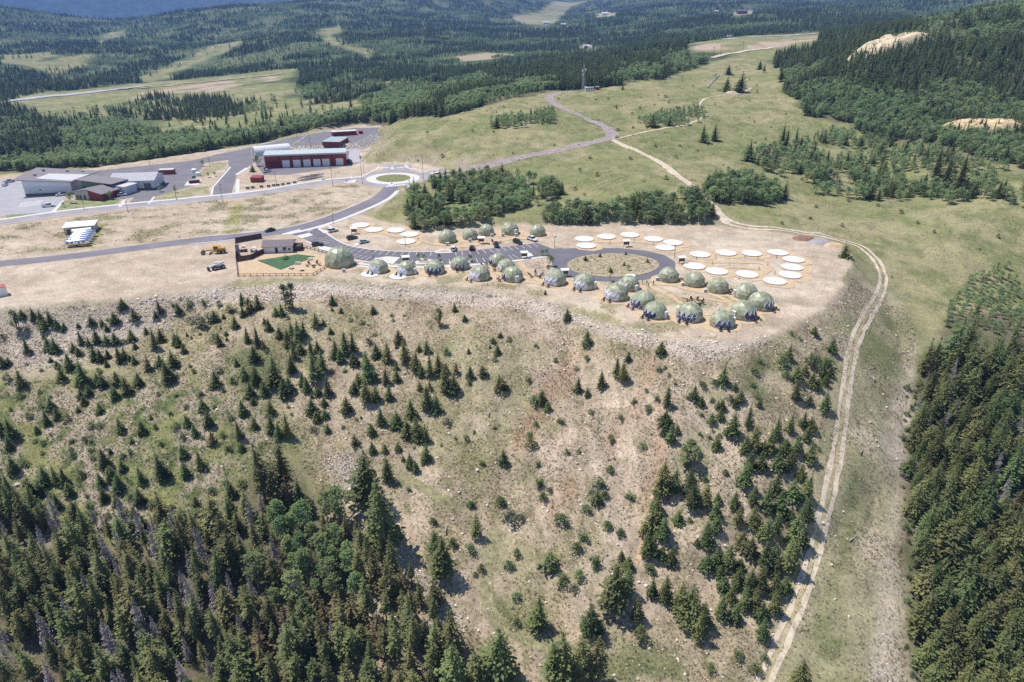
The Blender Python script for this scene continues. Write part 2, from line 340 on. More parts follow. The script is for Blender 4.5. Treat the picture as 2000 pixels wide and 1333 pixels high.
floor = np.zeros(col.shape) + np.array([0.165, 0.135, 0.09]); floor = mixc(floor, (0.115, 0.12, 0.055), sstep(0.4, 0.6, n8)); floor = mixc(floor, (0.17, 0.135, 0.095), 0.8 * sstep(0.55, 0.7, n3))
farf = np.zeros(col.shape) + np.array([0.060, 0.088, 0.040]); farf = mixc(farf, (0.085, 0.118, 0.052), sstep(0.45, 0.62, n90)); farf = mixc(farf, (0.15, 0.165, 0.08), 0.8 * sstep(0.56, 0.62, fbm(GX / 60, GY / 60, 3, 71)))
floor = floor + (farf - floor) * sstep(500, 1000, RQ)[..., None]
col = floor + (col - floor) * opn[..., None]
sl = soft(SLOPE, 5, 6)
tan = np.zeros(col.shape) + np.array([0.415, 0.330, 0.232]); tan = mixc(tan, (0.33, 0.268, 0.172), sstep(0.42, 0.62, n8)); tan = mixc(tan, (0.49, 0.39, 0.29), 0.7 * sstep(0.5, 0.7, n30)); tan = mixc(tan, (0.21, 0.20, 0.09), 0.6 * sstep(0.56, 0.72, n3)); tan = mixc(tan, (0.25, 0.24, 0.11), 0.5 * sstep(0.52, 0.66, fbm(GX / 17, GY / 17, 4, 61)))
streak = fbm(GX / 2.4 + GY / 40, GY / 21, 4, 63); tan = tan * (0.90 + 0.20 * sstep(0.3, 0.7, streak))[..., None]
col = col + (tan - col) * sl[..., None]
gb = soft(GREENB, 9, 10)
gcol = np.zeros(col.shape) + np.array([0.225, 0.220, 0.090]); gcol = mixc(gcol, (0.38, 0.305, 0.225), sstep(0.42, 0.58, n8)); gcol = mixc(gcol, (0.115, 0.145, 0.05), sstep(0.5, 0.68, n3))
col = col + (gcol - col) * (gb * 0.95)[..., None]
st = soft(STRIP, 4, 4)
scol = np.zeros(col.shape) + np.array([0.315, 0.285, 0.170]); scol = mixc(scol, (0.47, 0.385, 0.285), 0.85 * sstep(0.47, 0.66, n8)); scol = mixc(scol, (0.15, 0.175, 0.065), 0.7 * sstep(0.52, 0.7, n30))
col = col + (scol - col) * st[..., None]
for P in RED: col = mixc(col, (0.42, 0.25, 0.165), 0.65 * soft(P, 4) * sstep(0.3, 0.6, n8))
for P in GREENP: col = mixc(col, (0.15, 0.17, 0.07), 0.9 * soft(P, 3) * sstep(0.25, 0.55, n8))
pad = sstep(0.9, -0.9, DP + np.where(GY < 300, 4.5 * (n8 - 0.5) + 3 * (n3 - 0.5), 0))
dirt = np.zeros(col.shape) + np.array([0.455, 0.365, 0.270]); dirt = mixc(dirt, (0.53, 0.435, 0.33), sstep(0.45, 0.65, n30)); dirt = mixc(dirt, (0.37, 0.295, 0.22), 0.6 * sstep(0.52, 0.7, n8)); dirt = mixc(dirt, (0.58, 0.50, 0.40), 0.5 * sstep(0.62, 0.75, n3))
field = soft(zone([(0,445),(250,412),(600,368),(690,360),(735,372),(700,398),(560,445),(260,478),(0,500)]), 2)
weed = np.zeros(col.shape) + np.array([0.21, 0.20, 0.09])
dirt = dirt + (weed - dirt) * (0.8 * field * np.clip(sstep(0.50, 0.64, n8) * 0.7 + 0.6 * sstep(0.55, 0.68, n3), 0, 1))[..., None]
domef = soft(zone([(640,520),(760,545),(1000,565),(1250,650),(1400,665),(1600,600),(1480,570),(1310,530),(1200,560),(1050,545),(1000,505),(700,525)]), 2)
dirt = dirt + (weed * 1.15 - dirt) * (0.6 * domef * sstep(0.46, 0.6, n8))[..., None]
isl = soft(zone([(860,340),(800,350),(768,366),(700,424),(722,430),(790,378),(850,352)]), 3)
dirt = dirt + (weed - dirt) * (0.6 * isl * sstep(0.4, 0.6, n8))[..., None]
col = col + (dirt - col) * pad[..., None]
lawn = np.array([0.13, 0.20, 0.05])
LAWNS = [zone(p) for p in ([(105,412),(125,392),(228,388),(236,392),(222,404),(108,414)], [(10,425),(20,418),(98,408),(90,416),(15,428)], [(300,395),(300,372),(408,364),(408,378),(350,388)], [(400,345),(450,322),(442,316),(415,318),(392,335),(395,352)])]
for k, P in enumerate(LAWNS): col = mixc(col, lawn if k < 2 else (0.22, 0.22, 0.10), 0.85 * soft(P, 0.8) * (0.6 + 0.4 * sstep(0.35, 0.6, n3)))
for P in YELLOWP: col = mixc(col, (0.24, 0.25, 0.055), 0.85 * soft(P, 2) * sstep(0.3, 0.5, n3))
ring = sstep(14, 3, np.abs(DP - 4)) * (DP > 0) * (RQ > 205) * opn
col = mixc(col, (0.40, 0.315, 0.235), 0.5 * ring * sstep(0.4, 0.6, n8))
PALE = soft(zone([(1735,900),(1772,690),(1790,720),(1765,860),(1768,1000),(1755,1340),(1690,1340),(1720,1100)]), 3, 5); col = mixc(col, (0.50, 0.42, 0.335), 0.85 * PALE)
rp = soft(RIPRAP, 2); col = mixc(col, (0.55, 0.46, 0.38), 0.85 * rp); rl = soft(ROCKL, 5); col = mixc(col, (0.45, 0.38, 0.32), 0.75 * rl); gu = soft(GULLY, 3); col = mixc(col, (0.42, 0.36, 0.30), 0.8 * gu)
for P in (CUT, CUT2): col = mixc(col, (0.44, 0.335, 0.255), 0.95 * soft(P, 8, 14) * sstep(0.3, 0.55, n30))
for P in SCRAPE: col = mixc(col, (0.37, 0.29, 0.225), 0.65 * soft(P, 4) * sstep(0.35, 0.6, n8))
for k in ('scrape', 'yard', 'yard2', 'yard3'): col = mixc(col, (0.42, 0.33, 0.22), 0.8 * soft(OPENZ[k], 8))
col = mixc(col, (0.36, 0.32, 0.20), 0.7 * soft(OPENZ['pasture'], 30) * sstep(0.35, 0.6, n300))
tb = soft(zone([(572,291),(700,285),(738,264),(700,278),(690,296),(600,300)]), 2); col = mixc(col, (0.47, 0.42, 0.36), 0.9 * tb * (DT > 0))
mtn = np.array([0.05, 0.075, 0.05]); col = col + (mtn - col) * (sstep(6000, 9500, RQ) * 0.7)[..., None]

gm, nt, b = new_mat('ground_cover'); N = nt.nodes; L = nt.links
at = N.new('ShaderNodeAttribute'); at.attribute_name = 'cover'
ge = N.new('ShaderNodeNewGeometry')
na = N.new('ShaderNodeTexNoise'); na.inputs['Scale'].default_value = 1.3; na.inputs['Detail'].default_value = 8; na.inputs['Roughness'].default_value = 0.78
nb_ = N.new('ShaderNodeTexNoise'); nb_.inputs['Scale'].default_value = 3.7; nb_.inputs['Detail'].default_value = 3
for n in (na, nb_): L.new(ge.outputs['Position'], n.inputs['Vector'])
m1 = N.new('ShaderNodeMapRange'); m1.inputs['From Min'].default_value = 0.3; m1.inputs['From Max'].default_value = 0.7; m1.inputs['To Min'].default_value = 0.52; m1.inputs['To Max'].default_value = 1.46; L.new(na.outputs['Fac'], m1.inputs['Value'])
m2 = N.new('ShaderNodeMapRange'); m2.inputs['From Min'].default_value = 0.3; m2.inputs['From Max'].default_value = 0.7; m2.inputs['To Min'].default_value = 0.86; m2.inputs['To Max'].default_value = 1.14; L.new(nb_.outputs['Fac'], m2.inputs['Value'])
nc_n = N.new('ShaderNodeTexNoise'); nc_n.inputs['Scale'].default_value = 0.16; nc_n.inputs['Detail'].default_value = 7; nc_n.inputs['Roughness'].default_value = 0.7; L.new(ge.outputs['Position'], nc_n.inputs['Vector'])
m3 = N.new('ShaderNodeMapRange'); m3.inputs['From Min'].default_value = 0.3; m3.inputs['From Max'].default_value = 0.7; m3.inputs['To Min'].default_value = 0.78; m3.inputs['To Max'].default_value = 1.22; L.new(nc_n.outputs['Fac'], m3.inputs['Value'])
m0 = N.new('ShaderNodeMath'); m0.operation = 'MULTIPLY'; L.new(m1.outputs[0], m0.inputs[0]); L.new(m3.outputs[0], m0.inputs[1])
mm = N.new('ShaderNodeMath'); mm.operation = 'MULTIPLY'; L.new(m0.outputs[0], mm.inputs[0]); L.new(m2.outputs[0], mm.inputs[1])
mx = N.new('ShaderNodeMix'); mx.data_type = 'RGBA'; mx.blend_type = 'MULTIPLY'; mx.inputs['Factor'].default_value = 1; L.new(at.outputs['Color'], mx.inputs['A']); L.new(mm.outputs[0], mx.inputs['B']); L.new(mx.outputs['Result'], b.inputs['Base Color'])
bp = N.new('ShaderNodeBump'); bp.inputs['Strength'].default_value = 0.6; bp.inputs['Distance'].default_value = 0.25; L.new(na.outputs['Fac'], bp.inputs['Height']); L.new(bp.outputs[0], b.inputs['Normal'])
b.inputs['Roughness'].default_value = 0.95; b.inputs['Specular IOR Level'].default_value = 0.1
M['ground'] = gm
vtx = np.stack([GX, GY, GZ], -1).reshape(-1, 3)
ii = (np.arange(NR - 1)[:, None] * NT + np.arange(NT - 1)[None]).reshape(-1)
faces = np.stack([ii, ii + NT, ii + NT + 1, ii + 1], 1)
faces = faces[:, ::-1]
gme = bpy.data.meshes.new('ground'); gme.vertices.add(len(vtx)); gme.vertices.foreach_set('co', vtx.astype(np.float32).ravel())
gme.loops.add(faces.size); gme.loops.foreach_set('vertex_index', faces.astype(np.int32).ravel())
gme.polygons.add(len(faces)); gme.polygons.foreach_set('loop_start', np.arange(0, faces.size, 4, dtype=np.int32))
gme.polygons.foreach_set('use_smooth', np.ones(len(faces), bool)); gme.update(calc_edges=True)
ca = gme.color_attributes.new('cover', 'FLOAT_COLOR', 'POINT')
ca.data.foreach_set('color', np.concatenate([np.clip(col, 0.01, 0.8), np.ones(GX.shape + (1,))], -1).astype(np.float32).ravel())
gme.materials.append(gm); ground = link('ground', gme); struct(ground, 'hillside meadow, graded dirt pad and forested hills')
# ------------------------------------------------------------------ plants: a few models of each kind, one metre tall, shared by every copy
def unit(r): 
    t = r.uniform(0, 2 * math.pi); z = r.uniform(-1, 1); q = math.sqrt(1 - z * z); return Vector((q * math.cos(t), q * math.sin(t), z))
def blade(mb, p, d, ln, wd, r, droop=0.0):
    """a pointed spray of needles or a leaf"""
    d = d.normalized(); s = d.cross(Vector((0, 0, 1)));
    if s.length < 0.1: s = Vector((1, 0, 0))
    s = (s.normalized() + 0.34 * unit(r)).normalized() * wd; e = p + d * ln + Vector((0, 0, -droop * ln)); m = p + d * ln * 0.45
    mb.quad(p, m + s, e, m - s)
def conifer(seed, rad, base, n, layers, open_=0.0, tip=0.9, k=5, rag=0.25, asym=0.0, fine=1.0):
    """crown of drooping boughs in whorls, height 1"""
    r = random.Random(seed); cr = MB(); tr = MB(); ph = r.uniform(0, 6.28)
    for L_ in range(layers):
        t = (L_ + r.uniform(0, 0.6)) / layers; z = base + (0.985 - base) * t
        if r.random() < open_: continue
        L0 = rad * ((1 - t) ** tip * (0.55 + 0.45 * min(1, t * 5 + 0.35)) + 0.03)
        cnt = max(3, int(n * (0.35 + 0.65 * (1 - t))))
        for i in range(cnt):
            a = 2 * math.pi * (i + r.uniform(-0.3, 0.3)) / cnt + L_ * 1.3
            ln = L0 * r.uniform(1 - rag, 1 + rag * 0.7) * (1 + asym * math.cos(a - ph))
            out = Vector((math.cos(a), math.sin(a), r.uniform(-0.30, 0.05))); side = Vector((-math.sin(a), math.cos(a), 0))
            for q in range(k):
                f = (q + r.uniform(0.2, 0.9)) / k
                p = out * ln * f * 0.85 + Vector((0, 0, z)) + side * ln * 0.22 * r.uniform(-1, 1) * f + Vector((0, 0, -0.14 * ln * f * f + r.uniform(-0.012, 0.012)))
                blade(cr, p, out * 0.9 + side * r.uniform(-0.9, 0.9) + Vector((0, 0, r.uniform(-0.25, 0.30))), ln * r.uniform(0.28, 0.46) * fine, (ln * r.uniform(0.09, 0.16) + 0.004) * fine, r, 0.12)
    for i in range(10):   # leader
        blade(cr, Vector((0, 0, 0.93 + 0.004 * i)), Vector((r.uniform(-1, 1), r.uniform(-1, 1), 1.2)), 0.045, 0.010, r)
    m = 8; zb = base + 0.03; core = rad * 0.42 * (1 - open_)
    for i in range(m):
        a0, a1 = 2 * math.pi * i / m, 2 * math.pi * (i + 1) / m
        j0, j1 = 1 + 0.2 * math.sin(3 * a0 + ph), 1 + 0.2 * math.sin(3 * a1 + ph)
        cr.tri((core * j0 * math.cos(a0), core * j0 * math.sin(a0), zb), (core * j1 * math.cos(a1), core * j1 * math.sin(a1), zb), (0, 0, 0.93))
    tr.tube((0, 0, -0.06), (0, 0, 0.5), 0.020, 0.011, 6); tr.tube((0, 0, 0.5), (0, 0, 0.97), 0.011, 0.002, 5)
    if base > 0.2:
        for i in range(9):
            a = r.uniform(0, 6.28); z = r.uniform(0.12, base + 0.1); tr.tube((0, 0, z), (0.09 * math.cos(a), 0.09 * math.sin(a), z - 0.015), 0.003, 0.001, 3)
    return tr, cr
def broadleaf(seed, rad, base, clumps, leaves, size=0.05, stems=1, col_w=1.0):
    r = random.Random(seed); cr = MB(); tr = MB()
    for i in range(clumps):
        t = r.random() ** 0.8; z = base + (0.93 - base) * t; w = rad * math.sin(math.pi * (0.16 + 0.80 * t)) ** 0.8
        a = r.uniform(0, 6.28); q = math.sqrt(r.random()) * w; c = Vector((q * math.cos(a) * col_w, q * math.sin(a), z)); cs = rad * r.uniform(0.22, 0.42)
        for j in range(leaves):
            d = unit(r); p = c + Vector((d.x, d.y, d.z * 0.8)) * cs * r.uniform(0.45, 1.0)
            q_ = d + unit(r) * 0.8; blade(cr, p, Vector((q_.x, q_.y, q_.z * 0.75)), size * r.uniform(0.7, 1.3), size * r.uniform(0.35, 0.5), r, 0.2)
        tr.tube((0, 0, max(0.02, z * 0.55)), tuple(c), 0.006, 0.002, 3, cap=False)
    for k in range(stems):
        a = r.uniform(0, 6.28); e = 0.0 if stems == 1 else 0.10
        tr.tube((e * math.cos(a) * 0.5, e * math.sin(a) * 0.5, -0.05), (e * math.cos(a) + r.uniform(-.02, .02), e * math.sin(a), 0.78), 0.014, 0.005, 5)
    return tr, cr
def dead(seed):
    r = random.Random(seed); cr = MB(); tr = MB(); tr.tube((0, 0, -0.05), (0.01, 0, 0.55), 0.016, 0.009, 5); tr.tube((0.01, 0, 0.55), (0.015, 0.01, 1.0), 0.009, 0.001, 4)
    for i in range(150):
        t = r.random(); z = 0.2 + 0.78 * t; a = r.uniform(0, 6.28); ln = 0.115 * (1 - t) ** 0.7 * r.uniform(0.5, 1.2) + 0.012
        o = Vector((math.cos(a), math.sin(a), -0.45)) * ln; s = Vector((-math.sin(a), math.cos(a), 0.2)) * ln
        p = Vector((0.01, 0, z)); cr.tri(p + Vector((0, 0, 0.008)), p - Vector((0, 0, 0.008)), p + o)
        for q in (0.5, 0.8): cr.tri(p + o * q, p + o * (q + 0.12), p + o * q + s * r.choice((-0.5, 0.5)) + Vector((0, 0, -0.25 * ln)))
    return tr, cr
def tuft(seed, n=9, w=0.05, sp=0.55):
    r = random.Random(seed); m = MB()
    for i in range(n):
        a = r.uniform(0, 6.28); d = Vector((math.cos(a) * sp, math.sin(a) * sp, r.uniform(0.5, 1.0))); s = Vector((-math.sin(a), math.cos(a), 0)) * w * r.uniform(0.7, 1.5)
        p = Vector((r.uniform(-.25, .25), r.uniform(-.25, .25), -0.05)); m.quad(p - s, p + s, p + d * 0.6 + s * 0.7, p + d)
    return m
def stone(seed):
    r = random.Random(seed); bm = bmesh.new(); bmesh.ops.create_icosphere(bm, subdivisions=1, radius=0.5)
    for v in bm.verts: v.co = Vector((v.co.x * r.uniform(0.7, 1.15), v.co.y * r.uniform(0.6, 1.05), v.co.z * r.uniform(0.45, 0.8) + 0.1))
    me = bpy.data.meshes.new('stone'); bm.to_mesh(me); bm.free(); me.materials.append(M['stone']); return me

def model(fn, mt, mc, name): 
    t, c = fn; return t.mesh(name + '_trunk', mt), c.mesh(name + '_crown', mc)
KIND = {}
KIND['spruce'] = [model(conifer(s, rd, 0.02, 12, 15, 0.0, tp, 5, 0.32, .12), M['bark'], M['spruce'], 'spruce') for s, rd, tp in ((1, .29, .72), (2, .34, .65), (3, .26, .75), (4, .37, .6), (5, .31, .55))]
KIND['roundpine'] = [model(conifer(s, .44, 0.03, 10, 12, 0.0, 0.55, 5, 0.35, 0.15), M['bark'], M['pine'], 'roundpine') for s in (11, 12)]
KIND['rusty'] = [model(conifer(s, .34, 0.05, 9, 12, 0.05, 0.6, 5, 0.4, 0.2), M['bark'], M['rust'], 'rusty') for s in (13, 14)]
KIND['pine'] = [model(conifer(s, rd, ba, 11, 23, 0.08, tp, 7, 0.45, 0.25, 0.72), M['bark'], M['pine'], 'pine') for s, rd, ba, tp in ((21, .19, .18, .55), (22, .155, .24, .5), (23, .21, .15, .5), (24, .165, .12, .65), (25, .24, .25, .42), (26, .13, .3, .6))]
KIND['fir'] = [model(conifer(s, rd, ba, 12, 24, 0.04, tp, 7, 0.38, 0.2, 0.70), M['bark'], M['fir'], 'fir') for s, rd, ba, tp in ((31, .22, .08, .62), (32, .26, .06, .58), (33, .29, .05, .5), (34, .20, .1, .68), (35, .25, .12, .45))]
KIND['aspen'] = [model(broadleaf(s, rd, .33, 20, 26, 0.068), M['aspenbark'], M['aspen'], 'aspen') for s, rd in ((41, .28), (42, .24), (43, .33), (44, .27))]
for t_, c_ in KIND['aspen']: c_.materials[0] = M['faraspen']
KIND['leafyaspen'] = [model(broadleaf(s, rd, .30, 34, 26, 0.042), M['aspenbark'], M['aspen'], 'leafyaspen') for s, rd in ((47, .20), (48, .17), (49, .23))]
KIND['poplar'] = [model(broadleaf(s, .17, .06, 26, 24, 0.05, 2), M['bark'], M['shrub'], 'poplar') for s in (45, 46)]
KIND['dead'] = [model(dead(s), M['deadwood'], M['deadwood'], 'dead') for s in (51, 52, 53, 54)]
def bush_mesh(s, mt, rad=0.62):
    t, c = broadleaf(s, rad, 0.04, 15, 20, 0.15, 3); return c.mesh('shrub_leaves', mt)
KIND['shrub'] = [bush_mesh(s, M['shrub']) for s in (61, 62, 63)]
KIND['greyshrub'] = [bush_mesh(s, M['greyshrub'], 0.7) for s in (64, 65)]
FAR = {'conifer': [c for c in (conifer(s, rd, 0.08, 7, 9, 0.0, tp, 3, 0.4, 0.2)[1].mesh('far_conifer', M['farpine']) for s, rd, tp in ((71, .20, .6), (72, .25, .5), (73, .31, .42), (74, .22, .55), (75, .28, .35)))],
       'aspen': []}
for s in (81, 82, 83):
    t, c = broadleaf(s, .32, .2, 14, 16, 0.10); n0 = len(c.v); c.v += t.v; c.f += [tuple(i + n0 for i in f) for f in t.f]; c.m += [1] * len(t.f)
    FAR['aspen'].append(c.mesh('far_aspen', [M['faraspen'], M['aspenbark']]))

def up_height(g, u, v, hpx):
    """height of a thing standing at g whose top shows hpx photo pixels above its foot"""
    t = (666.5 - (v - hpx)) / FPX; q = g[1] * (t * CP - SP) / (CP + t * SP); return max(0.3, q - (g[2] - CAM_H))
NTREE = {}
def plant(kind, g, h, label, cat, group, wide=1.0, var=None, name=None):
    r = random.Random(int(abs(g[0]) * 131 + abs(g[1]) * 977)); ms = KIND[kind]; m = ms[r.randrange(len(ms)) if var is None else var]
    rz = r.uniform(0, 6.28); nm = name or {'shrub': 'shrub', 'greyshrub': 'shrub', 'dead': 'dead_tree', 'aspen': 'aspen_tree', 'poplar': 'poplar_tree', 'spruce': 'spruce_tree', 'fir': 'fir_tree'}.get(kind, 'pine_tree')
    if not isinstance(m, tuple):
        o = link(nm, m); tag(o, label, cat, group); o.location = g; o.rotation_euler = (0, 0, rz); o.scale = (h * wide, h * wide, h)
        return o
    o = thing(nm, label, cat, g, rz, group); o.scale = (h * wide, h * wide, h)
    o.rotation_euler = (r.uniform(-.03, .03), r.uniform(-.03, .03), rz)
    link('trunk', m[0], o); link('crown', m[1], o); return o

# hillside plants read off the photograph: tile origin, tile scale, then foot x, foot y, height (tile pixels); b shrub, g grey shrub, r round pine, o rusty pine, p poplar
TILES = [
 ((0, 560), 6.06, "215,530,290p 270,370,110 340,530,80b 410,400,160 500,460,190 520,525,130 610,460,190 690,505,130 765,500,90 750,540,70 335,800,215 525,625,80 580,750,160 665,780,190 605,890,70 930,490,70 1085,460,130 1215,465,90 1290,410,70b 1270,525,100 1360,440,150 1460,275,150 1590,385,180r 1850,380,110 1895,320,170 970,690,190 1150,670,180 1060,710,120 1265,685,130 1370,690,160 1470,670,90g 880,770,120 935,815,110 1130,880,200 1200,890,170 1280,850,130 1270,950,90 1420,910,230 1480,860,160 1570,640,150 1610,740,110 1735,565,100 1840,750,270 1910,650,170 1600,920,130 1540,880,80 1760,980,210o 1900,950,150 840,990,230 1000,1150,290 740,1110,190 680,960,90 1165,1020,90b 1160,1150,130 1220,1185,160 1400,1160,200r 1510,1280,220 1650,1170,160 1980,1150,290 50,960,150 110,930,100 90,1100,130g 265,1200,230 1060,1290,130 1370,1330,160 250,1310,90b 960,1320,100 1870,1290,70b 30,620,90b 490,1000,60b 320,930,50b 480,1260,60b 590,1320,60b"),
 ((330, 560), 6.06, "1390,260,330p 1470,270,350p 870,220,170 960,290,220r 1060,270,190 120,320,140 60,240,90b 240,230,130b 410,210,110b 420,460,270g 600,230,100b 550,420,150 650,380,70 740,300,160b 725,310,50g 260,430,110b 880,360,140 790,490,160 615,510,50 80,690,150 120,720,170 180,790,130 215,590,60 370,570,50b 270,620,50 540,650,140b 600,710,190 680,580,60 690,640,50 1270,340,110 1340,350,160 1410,380,60b 1940,220,140 1930,290,60 1130,440,100r 1190,520,150 1310,610,140 1740,470,170 1830,460,90 1530,640,260 1455,570,140 1600,600,220 1410,700,210 930,660,200 1050,720,280 1120,740,150o 1010,890,210 1160,780,70b 50,950,210 20,1110,160 1260,1170,370 1480,870,240 1470,1030,260 1560,790,140 1690,880,300 1720,1120,330 1820,1010,270 1760,780,150 1980,860,250 800,940,110 900,1080,180r 1040,1160,240 1130,1290,190 970,1310,190 560,1180,200 610,1010,110g 760,1140,100b 640,1240,70b 290,1020,70b 250,950,60b 370,1290,100b 90,1300,60b 1370,1310,230 1430,1240,200 1640,1250,200 1580,1170,180 1770,1290,110 1880,1290,220 1690,1320,70 1930,1010,70b 1920,560,80 1900,630,50b"),
 ((0, 780), 6.06, "50,430,200 150,470,260 120,600,180 170,870,230 130,130,50b 350,220,100b 490,90,80b 610,120,140 560,300,200 690,240,150 450,400,100 930,150,70 1000,60,110 1190,160,130 800,250,120b 1090,330,100b 1180,330,90b 1430,390,170 600,430,60b 510,540,90b 420,510,60b 860,510,80b 1000,500,90b 1085,510,60b 1070,620,70b 870,690,90b 850,610,60b 510,650,60b 1110,710,70b 1560,520,60 1690,410,160 1790,240,70 1840,350,80b 1260,830,280 1310,640,70 1540,640,100b 1450,690,90b 1460,850,130 1330,960,180 1420,1080,200 300,780,110b 370,1140,290r 540,1000,220 680,1020,260 780,1020,230 960,920,120b 1200,1050,210 1680,990,200 1920,960,330 1910,540,90b 60,1130,320 100,1330,220"),
 ((330, 780), 6.06, "20,180,70b 200,100,80b 410,130,140 480,330,220 90,340,110b 220,320,140 310,440,160 160,470,90b 520,530,210o 540,100,60b 880,190,200 740,240,80b 840,490,260 1010,340,140 1000,60,90 1210,180,180 1220,400,240 1310,470,210 1410,460,310 640,440,80b 700,600,120b 400,470,60b 860,610,110 170,700,190 380,840,250 210,920,200 1700,180,200 1750,260,130 1840,80,110 1850,220,110 1720,380,100g 1880,400,120 1415,100,50b 1450,190,50b"),
 ((660, 600), 6.06, "40,70,80 420,80,110 640,110,70b 790,110,50b 145,170,70b 290,200,80b 360,220,40b 650,170,50b 1200,220,230p 1385,60,120 1500,170,90 90,570,290 30,660,190 190,690,160 190,560,290 360,440,110b 440,340,60b 725,430,170 460,600,190 590,650,250 790,670,290 690,490,80 965,520,80 1050,550,170 330,720,220 350,870,320 85,770,70b 240,930,170 195,1020,150 340,1140,290 450,1120,200 565,920,220 690,740,90 700,880,140 610,1100,200 930,770,260 980,820,200 1090,830,300 1190,800,260 1280,800,150 1270,1000,330 1380,1020,230 970,990,150o 1090,980,140o 1060,1240,320 1170,1250,240 1400,780,170o 1565,840,170 1545,920,80b 1710,820,170r 1910,980,230r 1545,550,70 1840,430,80 1800,490,50 1890,560,130 1860,640,80b 1910,360,60 110,1250,200 870,1300,230 1290,560,110b"),
 ((660, 800), 6.06, "510,190,240 700,200,180 400,300,140 200,410,150r 215,130,50b 275,110,40 60,220,60b 825,325,220 930,370,290 1030,385,210 410,515,150 560,510,110 710,490,100 905,460,40b 1050,610,200 770,610,70 855,690,170 915,745,150 1005,660,50b 1225,430,40b 1290,170,120g 1520,370,100b 1390,350,50b 1610,280,60b 1860,230,60b 1960,640,180 1715,660,90b 590,850,310 840,960,70b 1580,1150,90b 1930,1120,110b 1130,1330,70b"),
 ((1200, 640), 4.444, "20,430,190 75,485,190 120,295,100 400,230,120 390,380,60b 435,355,40b 475,420,40b 530,495,40b 275,560,50b 165,655,70b 370,630,70b 460,690,190 295,720,80b 55,790,70b 445,850,140 415,940,90 490,1005,180 540,920,90 235,1050,80b 630,1200,250p 720,1090,90b 765,520,80b 860,500,80b 940,490,160 1045,540,70 690,620,120 750,680,90 845,640,60b 935,710,100 1000,640,90b 1050,690,80 1085,640,110 895,710,80 915,800,100 840,825,90 755,765,50b 1030,945,230 1155,880,210 1240,610,60b 1200,510,50b 1255,690,70 1215,400,90b 1255,300,60b 1450,330,130b 1510,280,140 1490,440,90b 1575,460,130 1650,410,100 1700,320,130b 1750,330,130b 1850,340,140b 1800,430,150 1710,510,130 1765,550,120 1830,500,100 1870,420,80 1605,100,40b 1530,60,50b 1730,70,90 1880,220,130 1570,640,190 1825,720,180 1690,670,90 1520,920,190 1400,970,210 1640,870,150 1700,890,120 1665,990,150 1475,1090,130 1575,1110,190 1690,1170,190 1130,1090,170 1210,1070,220 1340,1080,200 1290,1100,120 1170,1230,150 1270,1240,170 1410,1240,170 1490,1260,180 1530,1200,150 1610,1330,160 880,1050,130 960,1270,60b 655,1330,90 785,1330,60b 1130,1330,130 1770,1060,50b 850,900,40b 915,950,50b 820,960,50b 740,930,50b"),
 ((1180, 900), 4.2553, "480,270,280 585,270,210 700,300,240 720,420,230 840,400,210 835,160,50b 1000,110,50b 215,320,90b 55,90,70b 10,300,70b 30,550,70b 130,615,80b 420,420,170 415,570,280 490,680,210 330,620,140r 340,800,230 400,810,200 480,820,120 550,850,110 580,750,60b 610,520,110 705,510,60b 835,710,220 770,700,60 920,490,160 925,580,120 940,350,100 1080,400,150 1170,240,230 1420,280,180 1230,380,200 1340,410,190 1120,540,190 1230,570,200 1450,430,170 1465,330,90 1560,330,180 1680,340,240 1660,530,220 1540,500,110 1340,660,200 1420,620,200 1570,700,270 1650,720,150 1140,700,150r 1215,800,180 1330,860,190 1400,870,170 1520,940,290 1420,960,150 1500,1090,130 850,900,120 930,870,150 1030,920,220 960,970,110 990,1075,120 1120,920,110 1110,1050,170 1200,1100,210 1300,1080,200 1400,1130,220 1060,1200,200 1150,1240,200 1250,1240,220 1400,1270,210 960,1310,200 1080,1330,150 1300,1330,160 140,830,90 200,900,110 100,1250,410 190,1120,250 380,930,90b 400,1140,170 500,1190,240 620,1270,260 700,1330,300 810,1400,230 260,1330,210 1310,1500,200 1250,1750,90b 880,1740,80b 1100,1640,90b 1330,1660,70b 780,1500,250 300,1460,120b"),
 ((600, 867), 2.857, "940,525,150 715,630,150 760,740,230 910,600,60b 810,570,60b 970,710,50b 940,735,30b 1170,620,50b 1130,695,60b 1355,700,130r 1420,780,80b 1520,745,60b 1500,600,70b 1540,530,70b 1420,445,80b 1135,430,90g 1190,420,50g 1080,335,60b 915,350,50b 700,445,50b 1300,230,70b 1315,315,60b 1350,270,40b 1290,120,45b 1625,240,80b 1615,335,80 1590,285,50g 1650,300,50b 1560,380,60b 1690,150,45b 1670,470,60b 1745,505,50b 1610,670,80b 1490,820,50g 1170,865,50b 1165,1010,50b 1290,1030,180 1575,1070,180 1910,710,60b"),
 ((600, 533), 2.855, "1560,405,95 1450,270,75 1080,360,30 1035,390,40b 1125,380,35b 1275,410,35b 1385,495,35b 1500,540,30b 1560,485,40b 1235,605,50b 1265,730,70b 1310,730,80 1340,765,50 1275,855,40b 1415,840,55b 1580,780,35b 1560,690,50 1510,665,90 1640,640,100 1245,970,70b 1445,1010,40b 1515,1000,30b 1235,915,40b 1695,935,50b"),
]
def hill_zone(u, v):
    z = hill_zone_(u, v); return z + (', top' if v < 700 else ', midway' if v < 850 else ', foot')
def hill_zone_(u, v):
    if u > 1290 and v > 660: return 'between ochre rocks and wheel track' if u < 1640 else 'beside the wheel track'
    if u < 640: return 'on the rocky slope under the dirt lot' if u < 330 else 'on the slope under the fenced lawn'
    if u < 900 and v < 870: return 'on the grassy slope under the dome row'
    return 'on the open tan slope under the dome tip'
ORD = 'small|medium|tall'.split('|')
